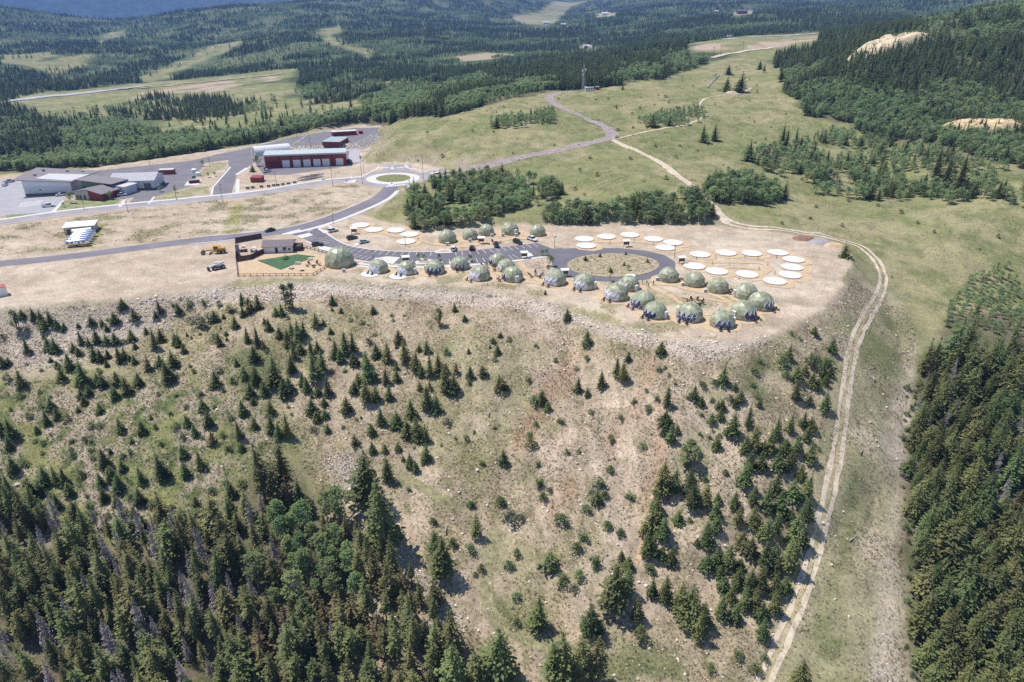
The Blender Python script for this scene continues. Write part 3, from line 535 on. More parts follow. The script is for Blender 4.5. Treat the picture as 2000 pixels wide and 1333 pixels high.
for (ox, oy), scl, txt in TILES:
    for w in txt.split():
        k = w[-1] if w[-1].isalpha() else 's'; x, y, h = (float(q) for q in w.rstrip('bgrop').split(','))
        u, v, h = ox + x / scl, oy + y / scl, h / scl
        if k == 's' : v -= 0.05 * h
        g = ground_at(u, v)[0]; hm = up_height(g, u, v, h) * (0.96 if k == 's' else 0.85)
        z = hill_zone(u, v)
        if k in 'bg':
            hm = max(0.6, min(hm * 0.72, 4.5)); sz = 'low' if hm < 2 else 'broad'
            plant('shrub' if k == 'b' else 'greyshrub', g - np.array([0, 0, 0.06]), hm, f"{sz} {'leafy green' if k == 'b' else 'grey green'} shrub {z}", 'shrub', 'shrubs ' + z, 1.05)
        elif k == 'r':
            plant('roundpine', g, hm, f"{'small' if hm < 5 else 'larger'} bushy round pine {z}", 'pine tree', 'round pines ' + z)
        elif k == 'o':
            plant('rusty', g, hm, f"rusty brown bushy pine {z}", 'pine tree', 'rusty pines ' + z)
        elif k == 'p':
            lab = {1: 'tall pale leafed poplar at the rocky edge of the dirt lot', 2: 'left trunk of the twin leafy poplars under the lawn fence', 3: 'right one of the twin leafy poplars under the lawn fence', 4: 'narrow columnar leafy poplar standing alone under the dome row', 5: 'big rounded willow on the open slope beside young spruces'}
            NTREE['p'] = NTREE.get('p', 0) + 1; lab = lab[NTREE['p']].replace('left trunk of', 'left one of')
            plant('poplar', g, hm * 1.1, lab, 'poplar', None, 1.5 if NTREE['p'] == 5 else 1.15)
        else:
            sz = ORD[0 if hm < 3.2 else 1 if hm < 6 else 2]
            plant('spruce' if hm < 6.5 else 'fir', g, hm, f'{sz} young spruce {z}', 'spruce tree', f'{sz} spruces ' + z, 1.28 if hm < 5 else 1.02, name='spruce_tree')

# the lodgepole forest below, with grey dead trees among it; the fir forest right of the wheel track
def scatter(P, n, mind, seed):
    """random points inside a polygon, at least mind metres apart"""
    r = np.random.default_rng(seed); lo, hi = P.min(0), P.max(0); Q = lo + (hi - lo) * r.random((n, 2)); Q = Q[poly_dist(P, Q[:, 0], Q[:, 1]) < 0]; cells = {}; out = []
    for p in Q:
        cx, cy = int(p[0] // mind), int(p[1] // mind)
        if all((p[0] - q[0]) ** 2 + (p[1] - q[1]) ** 2 > mind * mind for a in (-1, 0, 1) for b_ in (-1, 0, 1) for q in cells.get((cx + a, cy + b_), ())): cells.setdefault((cx, cy), []).append(p); out.append(p)
    return out
def world_poly(px): return Gs(px)[:, :2]
FL = world_poly([(-120,980),(120,1020),(300,1050),(420,1035),(480,1000),(560,985),(650,1010),(720,1070),(790,1120),(850,1190),(880,1260),(885,1330)])
FL = np.concatenate([FL, [[-9, 66], [-140, 66]]])
pts = scatter(FL, 12000, 2.8, 5)
def shown(p, h):
    z = float(height(p[0], p[1])); u, v = to_px(p[0], p[1], z + h); return -60 < u < 2060 and v < 1345, z
def lodge_zone(u, v):
    a = 'at the left picture edge' if u < 130 else 'below the green slope' if u < 330 else 'below the aspens' if u < 560 else 'beside the stony gully'
    b_ = 'along the upper forest edge' if v < 1120 else 'in the middle of the forest' if v < 1260 else 'low in the forest'
    return b_ + ' ' + a
def fir_zone(u, v):
    a = 'on the side of the wheel track' if u < 1880 else 'by the right picture edge'
    b_ = 'at the upper end' if v < 850 else 'at mid height' if v < 1100 else 'at the lower end'
    return b_ + ' of the fir forest ' + ('towards the wheel track' if u < 1880 else 'by the right picture edge')
for i, p in enumerate(pts):
    r = random.Random(i * 7 + 1); h = r.uniform(7.0, 14.5); ok, z = shown(p, h)
    if not ok: continue
    u, v = to_px(p[0], p[1], z); g = (p[0], p[1], z)
    pd = 0.26 if u < 520 else 0.08
    if r.random() < pd:
        plant('dead', g, h * r.uniform(.8, 1.0), 'bare grey dead tree ' + lodge_zone(u, v), 'dead tree', 'dead trees in the lodgepole forest', 1.1)
    elif 500 < u < 720 and v < 1190 and r.random() < 0.62:
        plant('leafyaspen', g, h * 0.82, 'bright green aspen at the upper edge of the lodgepole forest', 'aspen tree', 'aspens at the edge of the lodgepole forest', 1.1, name='aspen_tree')
    elif 380 < u < 800 and r.random() < 0.10:
        plant('rusty', g, h * 0.85, 'reddish brown needled pine within the lodgepole forest below', 'pine tree', 'browned pines in the lodgepole forest', 0.75)
    else:
        plant('pine', g, h, f"{'tall' if h > 13.5 else 'shorter'} green lodgepole pine {lodge_zone(u, v)}", 'pine tree', 'lodgepole pines of the forest below the slope', 1.02)
for (u, v, h, k, lab) in [(720,985,105,'fir','broad dark fir at the stony gully, upper of the pair'),(745,1075,150,'fir','broad pale fir at the stony gully, lower of the pair'),(560,970,110,'pine','tall dark pine at the head of the gully beside aspens'),(520,985,120,'pine','tall feathery pine standing above the aspens at the forest edge'),
                          (980,1333,105,'fir','dark fir at the bottom edge under the curved grass track'),(930,1345,85,'pine','thin olive pine at the bottom edge beside a dark fir'),(890,1350,95,'fir','blue green fir at the bottom edge beside the forest'),(1100,1345,110,'fir','dense dark fir at the bottom edge under the two blue spruces'),(1130,1340,100,'pine','slender pine at the bottom edge beside a bare twin'),(1160,1335,95,'pine','spindly pine at the bottom edge, last before the green bank'),(1075,1345,100,'pine','olive yellow pine at the bottom edge beside a dense fir'),(1555,1350,60,'fir','small fir cut by the bottom edge beside the wheel track')]:
    g = ground_at(u, v)[0]; plant(k, g, up_height(g, u, v, h), lab, 'pine tree' if k == 'pine' else 'fir tree', None, 1.1)
FR = world_poly([(1800,745),(1850,715),(1930,700),(2080,690),(2100,760),(2100,900),(2100,1100),(2090,1340)])
FR = np.concatenate([FR, [[125, 70], [84, 70]], world_poly([(1795,1340),(1790,1200),(1785,1080),(1775,960),(1775,850),(1795,760)])])
pts = scatter(FR, 9000, 3.3, 9)
for i, p in enumerate(pts):
    r = random.Random(i * 11 + 3); h = r.uniform(7.0, 14.0); ok, z = shown(p, h)
    if not ok: continue
    g = (p[0], p[1], z); q = r.random(); u, v = to_px(p[0], p[1], z); fz = fir_zone(u, v); sz = 'tall' if h > 12 else 'shorter'
    if q < 0.05: plant('dead', g, h * 0.8, 'grey dead tree ' + fz, 'dead tree', 'dead trees in the fir forest', 1.1)
    elif q < 0.30: plant('pine', g, h, 'olive pine ' + fz, 'pine tree', 'pines in the fir forest', 1.2)
    else: plant('fir', g, h, sz + ' dense fir ' + fz, 'fir tree', 'firs of the forest right of the wheel track', 1.1)
# single trees out in the meadow
for (u, v, h, k, lab) in [(1648,503,29,'roundpine','lone leafy pine on the dirt edge where the wheel track bends'),(1373,278,36,'fir','left one of a pair of conifers in the open meadow'),(1394,276,36,'fir','right one of a pair of conifers in the open meadow'),
    (1422,146,22,'roundpine','round pine topmost of the clump by the wire fence'),(1419,180,32,'roundpine','broad pine left of the prospect pit in the meadow'),(1447,181,42,'fir','tall pine right of the prospect pit in the meadow'),(1440,182,30,'roundpine','short pine leaning on the tall one by the prospect pit'),
    (1483,136,19,'roundpine','left round pine of a pair high in the meadow'),(1492,142,19,'fir','right pine of a pair high in the meadow'),(1524,160,28,'fir','pine standing alone near the upper forest edge'),(1553,186,26,'roundpine','spreading pine in front of the grey aspens'),(1571,226,40,'fir','dark pine beside the second prospect pit'),
    (1275,248,31,'roundpine','wide dark pine under the grey aspen grove'),(939,207,18,'roundpine','pine at the meadow rim above the paved lots'),(553,262,36,'roundpine','solitary pine between the aspen strip and the far meadow'),(1204,213,12,'fir','small pine below the radio tower'),(1216,176,13,'fir','small pine right of the radio tower'),
    (1462,315,44,'fir','dark pine at the left tip of the big mixed grove'),(1525,290,50,'fir','tall pine, left of three above the grove'),(1535,292,45,'fir','tall pine, middle of three above the grove'),(1553,285,38,'fir','thin pine, right of three above the grove'),(1868,383,90,'fir','tallest dark spruce at the front of the mixed grove'),(1845,365,70,'fir','dark spruce left of the tallest one in the mixed grove'),(1826,345,60,'fir','dark spruce behind the front ones in the mixed grove'),
    (1855,715,85,'fir','dark fir leaning out of the upper forest corner'),(1880,700,85,'fir','big black green fir at the upper forest corner'),(1802,730,70,'fir','outermost fir at the forest corner by the grass strip')]:
    g = ground_at(u, v)[0]; plant(k, g, up_height(g, u, v, h), lab, 'pine tree' if 'pine' in lab else 'fir tree', None, 1.15)
r = np.random.default_rng(33); MEAD = world_poly([(760,300),(860,240),(1000,200),(1150,185),(1300,160),(1430,120),(1530,150),(1560,225),(1700,380),(1990,400),(1990,470),(1800,520),(1700,560),(1600,460),(1400,435),(1390,400),(1300,360),(1120,390),(1100,340),(900,320)])
for i, p in enumerate(scatter(MEAD, 330, 9, 15)[:110]):
    z = float(height(p[0], p[1])); plant('shrub' if i % 3 else 'greyshrub', (p[0], p[1], z - 0.05), float(r.uniform(0.8, 2.3)), ('green' if i % 3 else 'grey') + ' low shrub in the open meadow ' + ('left of the gravel road' if to_px(p[0], p[1], z)[0] < 1150 else 'between gravel road and path' if to_px(p[0], p[1], z)[0] < 1450 else 'towards the mixed grove') , 'shrub', 'shrubs dotting the meadow', 1.0)
# groves in the meadow
GROVES = [([(955,238),(1040,226),(1080,219),(1085,242),(1000,254),(960,252)],'aspen',5.5,3.0,'in the small grove left of the gravel road',.08),
 ([(1245,240),(1300,222),(1375,214),(1378,240),(1300,247)],'aspen',5.0,3.2,'in the thin grove below the meadow path',.10),
 ([(795,440),(800,380),(880,350),(960,345),(1010,350),(1060,362),(1100,380),(1060,400),(1000,410),(960,428),(900,447),(820,452)],'aspen',6.4,3.1,'in the grove behind the upper dome row',.33),
 ([(1060,436),(1062,420),(1130,412),(1250,400),(1300,390),(1355,382),(1392,422),(1380,436),(1300,438),(1150,440)],'aspen',6.0,2.5,'in the long grove behind the white platforms',.12),
 ([(1372,372),(1400,352),(1450,350),(1500,362),(1535,390),(1500,402),(1420,400),(1378,388)],'aspen',6.2,2.7,'in the oval grove beside the wheel track',.12),
 ([(1450,312),(1480,300),(1540,292),(1620,262),(1720,275),(1800,292),(1880,312),(2010,352),(2010,410),(1900,390),(1880,398),(1760,398),(1640,384),(1570,372),(1500,338)],'aspen',6.5,3.6,'in the big mixed grove on the right',.16),
 ([(1830,690),(1850,600),(1900,545),(2010,500),(2010,690),(1860,700)],'aspen',3.6,2.9,'in the low thicket above the fir forest',.04)]
rest = {'aspen': [], 'conifer': []}; cand = []
for gi, (px, k, hh, md, where, pc) in enumerate(GROVES):
    for i, p in enumerate(scatter(world_poly(px), 5200, md, 100 + gi)):
        if float(fbm(np.array(p[0] / 13), np.array(p[1] / 13), 3, 110 + gi)) > (0.60 if gi == 2 else 0.66 if gi != 5 else 0.56): continue
        rr = random.Random(i * 13 + gi); z = float(height(p[0], p[1])); u, v = to_px(p[0], p[1], z)
        con = rr.random() < (pc if gi != 2 else (0.42 if u < 890 else 0.12)); cand.append((hh * rr.uniform(.75, 1.2) * (1.15 if con else 1), p, z, con, where, math.hypot(*p)))
def spot(p, where):
    Q = [c_[1] for c_ in cand if c_[4] == where]; xs = sorted(q[0] for q in Q); ys = sorted(q[1] for q in Q); n = len(xs)
    a = 'left' if p[0] < xs[n // 3] else 'right' if p[0] > xs[2 * n // 3] else 'middle'; b_ = 'front' if p[1] < ys[n // 2] else 'back'
    return f'at the {b_} {a} ' + where.replace('in the', 'of the')
cand.sort(key=lambda c: -c[0] / c[5]); na_ = 0; nc_ = 0
for (h, p, z, con, where, d) in cand:
    if con and nc_ < 150: nc_ += 1; plant('fir', (p[0], p[1], z), h * 1.1, 'dark conifer ' + spot(p, where), 'fir tree', 'conifers ' + where, 1.3)
    elif not con and na_ < 270: na_ += 1; plant('aspen', (p[0], p[1], z), h, ('tall' if h > 6 else 'low') + ' leafy aspen ' + spot(p, where), 'aspen tree', 'aspens ' + where, 1.35)
    else: rest['conifer' if con else 'aspen'].append((p[0], p[1], z, h))

# ------------------------------------------------------------------ masses nobody could count: far forest, grass, stones (points on the ground carrying the plant models)
def mass(name, pts, models, label, cat, seed=0, tilt=0.0):
    """pts: x, y, z, size"""
    pts = np.asarray(pts, float); n = len(pts); me = bpy.data.meshes.new(name); me.vertices.add(n); me.vertices.foreach_set('co', pts[:, :3].astype(np.float32).ravel())
    r = np.random.default_rng(seed)
    a = me.attributes.new('size', 'FLOAT', 'POINT'); a.data.foreach_set('value', pts[:, 3].astype(np.float32))
    a = me.attributes.new('turn', 'FLOAT_VECTOR', 'POINT'); a.data.foreach_set('vector', np.stack([r.normal(0, tilt, n), r.normal(0, tilt, n), r.uniform(0, 6.28, n)], 1).astype(np.float32).ravel())
    a = me.attributes.new('pick', 'INT', 'POINT'); a.data.foreach_set('value', r.integers(0, len(models), n).astype(np.int32))
    o = link(name, me); tag(o, label, cat, kind='stuff')
    c = bpy.data.collections.new(name + '_models')
    for i, m in enumerate(models): c.objects.link(bpy.data.objects.new(f'{name}_model_{i}', m))
    ng = bpy.data.node_groups.new(name, 'GeometryNodeTree'); ng.interface.new_socket('Geometry', in_out='INPUT', socket_type='NodeSocketGeometry'); ng.interface.new_socket('Geometry', in_out='OUTPUT', socket_type='NodeSocketGeometry')
    Nn, Ll = ng.nodes, ng.links; gi = Nn.new('NodeGroupInput'); go = Nn.new('NodeGroupOutput'); ip = Nn.new('GeometryNodeInstanceOnPoints')
    ci = Nn.new('GeometryNodeCollectionInfo'); ci.inputs[0].default_value = c; ci.inputs['Separate Children'].default_value = True; ci.inputs['Reset Children'].default_value = True
    ip.inputs['Pick Instance'].default_value = True
    for nm, ty, sk in (('size', 'FLOAT', 'Scale'), ('turn', 'FLOAT_VECTOR', 'Rotation'), ('pick', 'INT', 'Instance Index')):
        na = Nn.new('GeometryNodeInputNamedAttribute'); na.data_type = ty; na.inputs['Name'].default_value = nm
        src = [s for s in na.outputs if s.enabled and s.name == 'Attribute'][0]; Ll.new(src, ip.inputs[sk])
    Ll.new(gi.outputs[0], ip.inputs['Points']); Ll.new(ci.outputs[0], ip.inputs['Instance']); Ll.new(ip.outputs[0], go.inputs[0])
    md = o.modifiers.new('scatter', 'NODES'); md.node_group = ng; return o
def in_zone(P, X, Y, pad=0.0):
    lo, hi = P.min(0) - pad, P.max(0) + pad; out = np.zeros(X.shape, bool); w = (X >= lo[0]) & (X <= hi[0]) & (Y >= lo[1]) & (Y <= hi[1])
    if w.any(): out[w] = poly_dist(P, X[w], Y[w]) < pad
    return out
r = np.random.default_rng(77); NF = 230000
th = r.uniform(R_(-47), R_(47), NF); rad = np.exp(r.uniform(math.log(300), math.log(4600), NF)); X, Y = np.sin(th) * rad, np.cos(th) * rad
keep = r.random(NF) < np.clip((rad / 620) ** 2, 0.05, 1)
wob = fbm(X / 22, Y / 22, 3, 93) - 0.5; wob2 = fbm(X / 80, Y / 80, 3, 94) - 0.5; lone = r.random(NF) < 0.02 + 0.16 * (fbm(X / 90, Y / 90, 3, 95) > 0.63)
for k, P in OPENZ.items():
    lo, hi = P.min(0) - 60, P.max(0) + 60; w = (X > lo[0]) & (X < hi[0]) & (Y > lo[1]) & (Y < hi[1]); dd = np.full(NF, 1e3); dd[w] = poly_dist(P, X[w], Y[w])
    amp = 12 if k == 'site' else np.clip(rad * 0.012, 6, 30); keep &= (dd > amp * (wob if k == 'site' else wob2) * 2 + 1) | ((dd < 0) & lone if k in ('meadow', 'valley', 'swath', 'slope') else False)
CLUMP = zone([(200,218),(300,190),(420,196),(500,205),(480,226),(330,236),(230,232)]); cl = in_zone(CLUMP, X, Y) & (r.random(NF) < 0.30 * (rad / 620) ** 2 * (fbm(X / 40, Y / 40, 3, 96) > 0.45))
keep &= poly_dist(PAD, X, Y) > 6
tu, tv = to_px(X, Y, height(X, Y) + 9.0)          # clearings stay open along the line of sight: no crown stands in front of them
for k, px in OPEN.items():
    if k != 'site': w = keep & (rad > 700); Q_ = np.array(px, float); keep[w] &= (poly_dist(Q_, tu[w], tv[w]) > 3 * wob2[w]) | (lone[w] & (k in ('meadow', 'valley')))
keep |= cl; gap = fbm(X / 60, Y / 60, 3, 71); hole = gap >= np.where(rad > 900, 0.57, 0.60); keep &= ~hole | (r.random(NF) < np.where(rad > 900, 0.45, 0.25))
X, Y, rad, gap, hole = X[keep], Y[keep], rad[keep], gap[keep], hole[keep]; Z = height(X, Y)
ASP = [zone(p) for p in ([(-60,335),(150,327),(500,277),(700,240),(840,215),(800,192),(700,212),(500,252),(350,262),(300,285),(180,300),(100,320),(0,325)], [(130,262),(230,232),(310,250),(330,272),(200,300),(150,300)], [(1555,180),(1640,165),(1700,205),(1900,275),(2010,318),(2010,350),(1750,265),(1620,240),(1556,215)], [(470,222),(540,190),(570,200),(520,222)], [(740,205),(760,170),(830,170),(840,180),(930,150),(960,165),(800,215)], [(1300,125),(1340,110),(1390,118),(1400,135),(1320,145)], [(1190,165),(1250,135),(1290,140),(1270,158)], [(620,228),(650,205),(700,208),(690,225)])]
asp = (fbm(X / 130, Y / 130, 4, 73) > np.where(rad > 1200, 0.60, 0.63)) | (hole & (r.random(len(X)) < .8))
for k, P in enumerate(ASP): asp |= in_zone(P, X, Y, 6.0) & (r.random(len(X)) < (0.98 if k == 0 else 0.86))
for px in ([(1640,165),(1760,150),(1900,180),(2010,230),(2010,310),(1850,268),(1700,208)], [(1800,60),(1900,40),(2010,60),(2010,120),(1880,110)], [(0,250),(120,235),(250,235),(300,260),(150,300),(0,300)]): asp |= in_zone(zone(px), X, Y, 5) & (fbm(X / 35, Y / 35, 3, 79) > .52) & (r.random(len(X)) < .8)
hc = r.uniform(6, 13.5, len(X)) * (0.85 + 0.3 * fbm(X / 200, Y / 200, 3, 75)); ha = r.uniform(5, 8.5, len(X)); grow = np.clip(rad / 1900, 1, 1.25)
ha = np.where(hole, ha * 0.75, ha); cf = np.stack([X, Y, Z - 0.2, hc * grow], 1)[~asp]; af = np.stack([X, Y, Z - 0.2, ha * grow], 1)[asp]
if rest['conifer']: cf = np.concatenate([cf, np.array(rest['conifer'])])
af = np.concatenate([af, np.array(rest['aspen'])])
print('far conifers', len(cf), 'aspens', len(af))
mass('conifer_forest', cf, FAR['conifer'], 'dark green conifer forest covering the hills beyond the site', 'forest', 1, 0.03)
mass('aspen_woodland', af, FAR['aspen'], 'pale green aspen woodland in patches between the conifers', 'forest', 2, 0.04)
# dry grass, green grass, loose stones on the slope
TUFT = [tuft(s).mesh('dry_tuft', M['tuft']) for s in (1, 2, 3)]; GT = [tuft(s, 10, 0.06, 0.7).mesh('green_tuft', M['gtuft']) for s in (4, 5, 6)]; ST = [stone(s) for s in range(5)]
def sprinkle(n, r0, r1, a0, a1, seed):
    r = np.random.default_rng(seed); th = r.uniform(R_(a0), R_(a1), n); rad = np.sqrt(r.uniform(r0 * r0, r1 * r1, n)); return np.sin(th) * rad, np.cos(th) * rad, r
X, Y, r = sprinkle(230000, 92, 265, -48, 48, 5)
EDGER = zone([(1500,662),(1600,612),(1655,560),(1672,515),(1695,560),(1665,640),(1560,705)])
w = (in_zone(SLOPE, X, Y) | in_zone(STRIP, X, Y) | in_zone(GREENB, X, Y) | in_zone(EDGER, X, Y)) & (poly_dist(PAD, X, Y) > 1.5); w &= r.random(len(X)) < 0.25 + 0.9 * sstep(0.38, 0.6, fbm(X / 8, Y / 8, 4, 41))
X, Y = X[w], Y[w]; g = (r.random(len(X)) < 0.28 + 0.4 * in_zone(GREENB, X, Y)); Z = height(X, Y); sz = r.uniform(0.18, 0.55, len(X)); P = np.stack([X, Y, Z, sz], 1)
mass('dry_grass', P[~g], TUFT, 'dry straw coloured grass tufts on the slope', 'grass', 3, 0.2); mass('green_grass', P[g], GT, 'green weed tufts on the slope', 'grass', 4, 0.2)
X, Y, r = sprinkle(110000, 92, 300, -50, 50, 6); q = r.random(len(X))
w = (in_zone(SLOPE, X, Y) & (q < 0.34)) | (in_zone(STRIP, X, Y) & (q < 0.10)) | (in_zone(GREENB, X, Y) & (q < 0.12)) | in_zone(GULLY, X, Y, 2) | (in_zone(ROCKL, X, Y, 3) & (q < 0.85)) | (in_zone(EDGER, X, Y) & (q < .7)); w &= poly_dist(PAD, X, Y) > 0.5
X, Y, q = X[w], Y[w], q[w]; sz = np.exp(r.normal(-1.5, 0.5, len(X))) + np.where(in_zone(GULLY, X, Y, 2) | in_zone(ROCKL, X, Y), 0.25, 0)
mass('loose_stones', np.stack([X, Y, height(X, Y), sz], 1), ST, 'loose pale stones strewn over the slope', 'stones', 7, 0.5)
X, Y, r = sprinkle(9000, 92, 260, -48, 46, 16); q = r.random(len(X)); w = (in_zone(SLOPE, X, Y) & (q < .25)) | (in_zone(STRIP, X, Y) & (q < .06)) | (in_zone(GREENB, X, Y) & (q < .10)) | (in_zone(ROCKL, X, Y) & (q < .5)); w &= poly_dist(PAD, X, Y) > 1; X, Y = X[w], Y[w]
mass('scattered_rocks', np.stack([X, Y, height(X, Y), r.uniform(.45, 1.05, len(X))], 1), ST, 'larger pale rocks scattered on the slope', 'rocks', 17, .4)
X, Y, r = sprinkle(330000, 165, 260, -40, 24, 8); w = in_zone(RIPRAP, X, Y, .8) & (r.random(len(X)) < 0.32 + 0.65 * sstep(.36, .6, fbm(X / 5, Y / 5, 3, 88))); X, Y = X[w], Y[w]
sz = np.exp(r.normal(-1.32, 0.55, len(X))); mass('riprap', np.stack([X, Y, height(X, Y) - 0.04, sz], 1), ST, 'pale broken riprap stone banked under the site rim', 'stones', 9, 0.6)

X, Y, r = sprinkle(10, 1, 2, -1, 1, 1); n = 90000; th = r.uniform(R_(-40), R_(42), n); rad = np.exp(r.uniform(math.log(190), math.log(640), n)); X, Y = np.sin(th) * rad, np.cos(th) * rad
w = in_zone(OPENZ['site'], X, Y) & ~in_zone(SLOPE, X, Y) & ~in_zone(GREENB, X, Y) & ~in_zone(STRIP, X, Y) & (poly_dist(PAD, X, Y) > 2) & (r.random(n) < 0.2 + 0.9 * sstep(0.4, 0.62, fbm(X / 11, Y / 11, 4, 43))); X, Y, rad = X[w], Y[w], rad[w]
mass('meadow_grass', np.stack([X, Y, height(X, Y) - .03, r.uniform(.25, .5, len(X)) * np.clip(rad / 300, .8, 1.7)], 1), GT + TUFT, 'olive tufted grass of the open meadow', 'grass', 14, .2)

# weeds on the graded pad: field between the roads, loop island, between the domes
X, Y, r = sprinkle(120000, 180, 440, -45, 22, 23); w = poly_dist(PAD, X, Y) < -1; X, Y = X[w], Y[w]; q = r.random(len(X)); nn = fbm(X / 8, Y / 8, 4, 41)
FLD = zone([(0,445),(250,412),(600,368),(690,362),(730,374),(700,396),(560,443),(260,476),(0,498)]); ISL = zone([(1197 + 84 * math.cos(t), 518 + 20 * math.sin(t)) for t in np.linspace(0, 6.28, 24, endpoint=False)]); TIPZ = zone([(1290,572),(1330,570),(1400,588),(1405,600),(1340,606)]); RIM = zone([(650,545),(760,549),(1000,568),(1150,600),(1260,645),(1400,666),(1560,628),(1620,590),(1600,585),(1530,622),(1400,655),(1260,630),(1150,583),(1000,556),(760,541)]); BNK = zone([(1020,515),(1060,508),(1070,530),(1050,530)])
inI = in_zone(ISL, X, Y); w = (in_zone(FLD, X, Y) & (q < 1.2 * sstep(.42, .62, nn))) | (inI & (q < .75)) | (in_zone(TIPZ, X, Y) & (q < .8)) | (in_zone(RIM, X, Y) & (q < .9 * sstep(.4, .6, nn))) | in_zone(BNK, X, Y)
mass('pad_weeds', np.stack([X, Y, np.where(inI, .16, .0), r.uniform(.25, .6, len(X))], 1)[w], TUFT + GT[:1], 'dry weeds dotting the graded dirt between roads and domes', 'weeds', 24, .2)
# shrubs and small spruces where the slope meets the lodgepole forest
BAND = world_poly([(0,985),(140,1010),(300,1045),(440,1010),(480,950),(430,950),(380,990),(150,965),(0,950)])
for i, p in enumerate(scatter(BAND, 1500, 3.0, 41)[:46]):
    rr = random.Random(i); z = float(height(p[0], p[1])); u, v = to_px(p[0], p[1], z); side = 'at its left end' if u < 200 else 'at its right end' if u > 360 else 'at its middle'
    if i % 3: plant('shrub', (p[0], p[1], z - .05), rr.uniform(1.0, 2.4), 'leafy shrub on the green bank above the lodgepoles ' + side, 'shrub', 'shrubs on the green bank above the lodgepoles', 1.1)
    else: plant('spruce', (p[0], p[1], z), rr.uniform(2.5, 6), 'small spruce on the green bank above the lodgepoles ' + side, 'spruce tree', 'spruces on the green bank above the lodgepoles', 1.1)

EDG = world_poly([(1768,760),(1800,745),(1790,860),(1786,960),(1796,1080),(1800,1340),(1768,1340),(1768,1080),(1758,960),(1762,850)])
for i, p in enumerate(scatter(EDG, 1600, 2.2, 47)[:44]):
    rr = random.Random(i + 500); z = float(height(p[0], p[1])); v = to_px(p[0], p[1], z)[1]
    plant('shrub' if i % 4 else 'greyshrub', (p[0], p[1], z - .05), rr.uniform(.6, 1.7), ('green' if i % 4 else 'grey') + ' shrub on the grass side of the fir forest edge ' + ('at its upper end' if v < 900 else 'midway' if v < 1120 else 'at its lower end'), 'shrub', 'shrubs along the fir forest edge', 1.1)
# ------------------------------------------------------------------ paved ground of the site
M['asphalt'] = mat('new_asphalt', (0.150, 0.140, 0.158), 0.85, 0.2, 0.12, detail=8)
M['oldasphalt'] = mat('worn_asphalt', (0.330, 0.300, 0.305), 0.9, 0.2, 0.12, detail=8)
M['road'] = mat('road_asphalt', (0.190, 0.176, 0.198), 0.85, 0.2, 0.12, detail=8)
M['lotasphalt'] = mat('lot_asphalt', (0.185, 0.172, 0.185), 0.88, 0.16, 0.12, detail=9)
M['concrete'] = mat('pale_concrete', (0.60, 0.575, 0.555), 0.85, 0.08, 0.4)
M['paint'] = mat('white_road_paint', (0.78, 0.78, 0.76), 0.7, 0.08, 2)
M['tan'] = mat('tan_crushed_gravel', (0.53, 0.39, 0.245), 0.95, 0.18, 0.5, detail=8)
M['gravelroad'] = mat('purple_grey_gravel', (0.33, 0.27, 0.255), 0.95, 0.2, 0.3, detail=8)
M['dirt'] = mat('pale_dirt_track', (0.57, 0.47, 0.36), 0.95, 0.25, 0.5, detail=8)
M['highway'] = mat('highway_concrete', (0.42, 0.40, 0.40), 0.9, 0.1, 0.1)
M['turf'] = mat('artificial_turf', (0.060, 0.130, 0.055), 0.9, 0.35, 0.5, detail=9)
M['weeds'] = mat('weedy_island_soil', (0.36, 0.30, 0.19), 0.95, 0.5, 0.7, detail=9)

def smooth_line(P, step=1.5):
    """Catmull-Rom through plan points, resampled"""
    P = np.asarray(P, float)[:, :2]; Q = np.vstack([2 * P[0] - P[1], P, 2 * P[-1] - P[-2]]); out = []
    for i in range(1, len(Q) - 2):
        a, b, c, d = Q[i - 1:i + 3]; n = max(2, int(np.linalg.norm(c - b) / step))
        for t in np.linspace(0, 1, n, endpoint=False)[:, None]:
            out.append((0.5 * (2 * b + (c - a) * t + (2 * a - 5 * b + 4 * c - d) * t * t + (3 * b - a - 3 * c + d) * t ** 3)))
    return np.array(out + [P[-1]])
def strip(name, px, width, m, lift=0.03, off=0.0, cross=2, rag=0.0, thick=0.0, step=1.5, seed=0, parent=None, world_pts=None, taper=None):
    L = smooth_line(Gs(px) if world_pts is None else world_pts, step); n = len(L); T = np.gradient(L, axis=0); T /= np.linalg.norm(T, axis=1)[:, None] + 1e-9; Nn = np.stack([-T[:, 1], T[:, 0]], 1)
    w = np.full(n, width, float) if taper is None else np.interp(np.linspace(0, 1, n), np.linspace(0, 1, len(taper)), taper)
    d = np.arange(n) * step; wl_, wr_ = w / 2, w / 2
    if rag: wl_ = wl_ + rag * (fbm(d / 4, d * 0 + 3 + seed, 3, 5) - 0.5) * 2; wr_ = wr_ + rag * (fbm(d / 4, d * 0 + 40 + seed, 3, 5) - 0.5) * 2
    mb = MB(); c = cross + 1; rows = []
    for k in range(c):
        f = k / cross; o = off - wr_ + (wl_ + wr_) * f; P = L + Nn * o[:, None]; rows.append(P)
    P = np.stack(rows, 1); Z = height(P[..., 0], P[..., 1]) + lift
    mb.v = [tuple(q) for q in np.concatenate([P, Z[..., None]], -1).reshape(-1, 3)]
    for i in range(n - 1):
        for k in range(cross):
            a = i * c + k; mb.f.append((a, a + 1, a + c + 1, a + c)); mb.m.append(0)
    mb.f = [f[::-1] for f in mb.f]
    if thick:
        for (k, flip) in ((0, False), (cross, True)):
            for i in range(n - 1):
                p, q = P[i, k], P[i + 1, k]; za, zb = Z[i, k], Z[i + 1, k]; v = [(p[0], p[1], za - thick), (q[0], q[1], zb - thick), (q[0], q[1], zb), (p[0], p[1], za)]
                mb.quad(*(v if flip else v[::-1]))
    return mb.obj(name, m, parent)
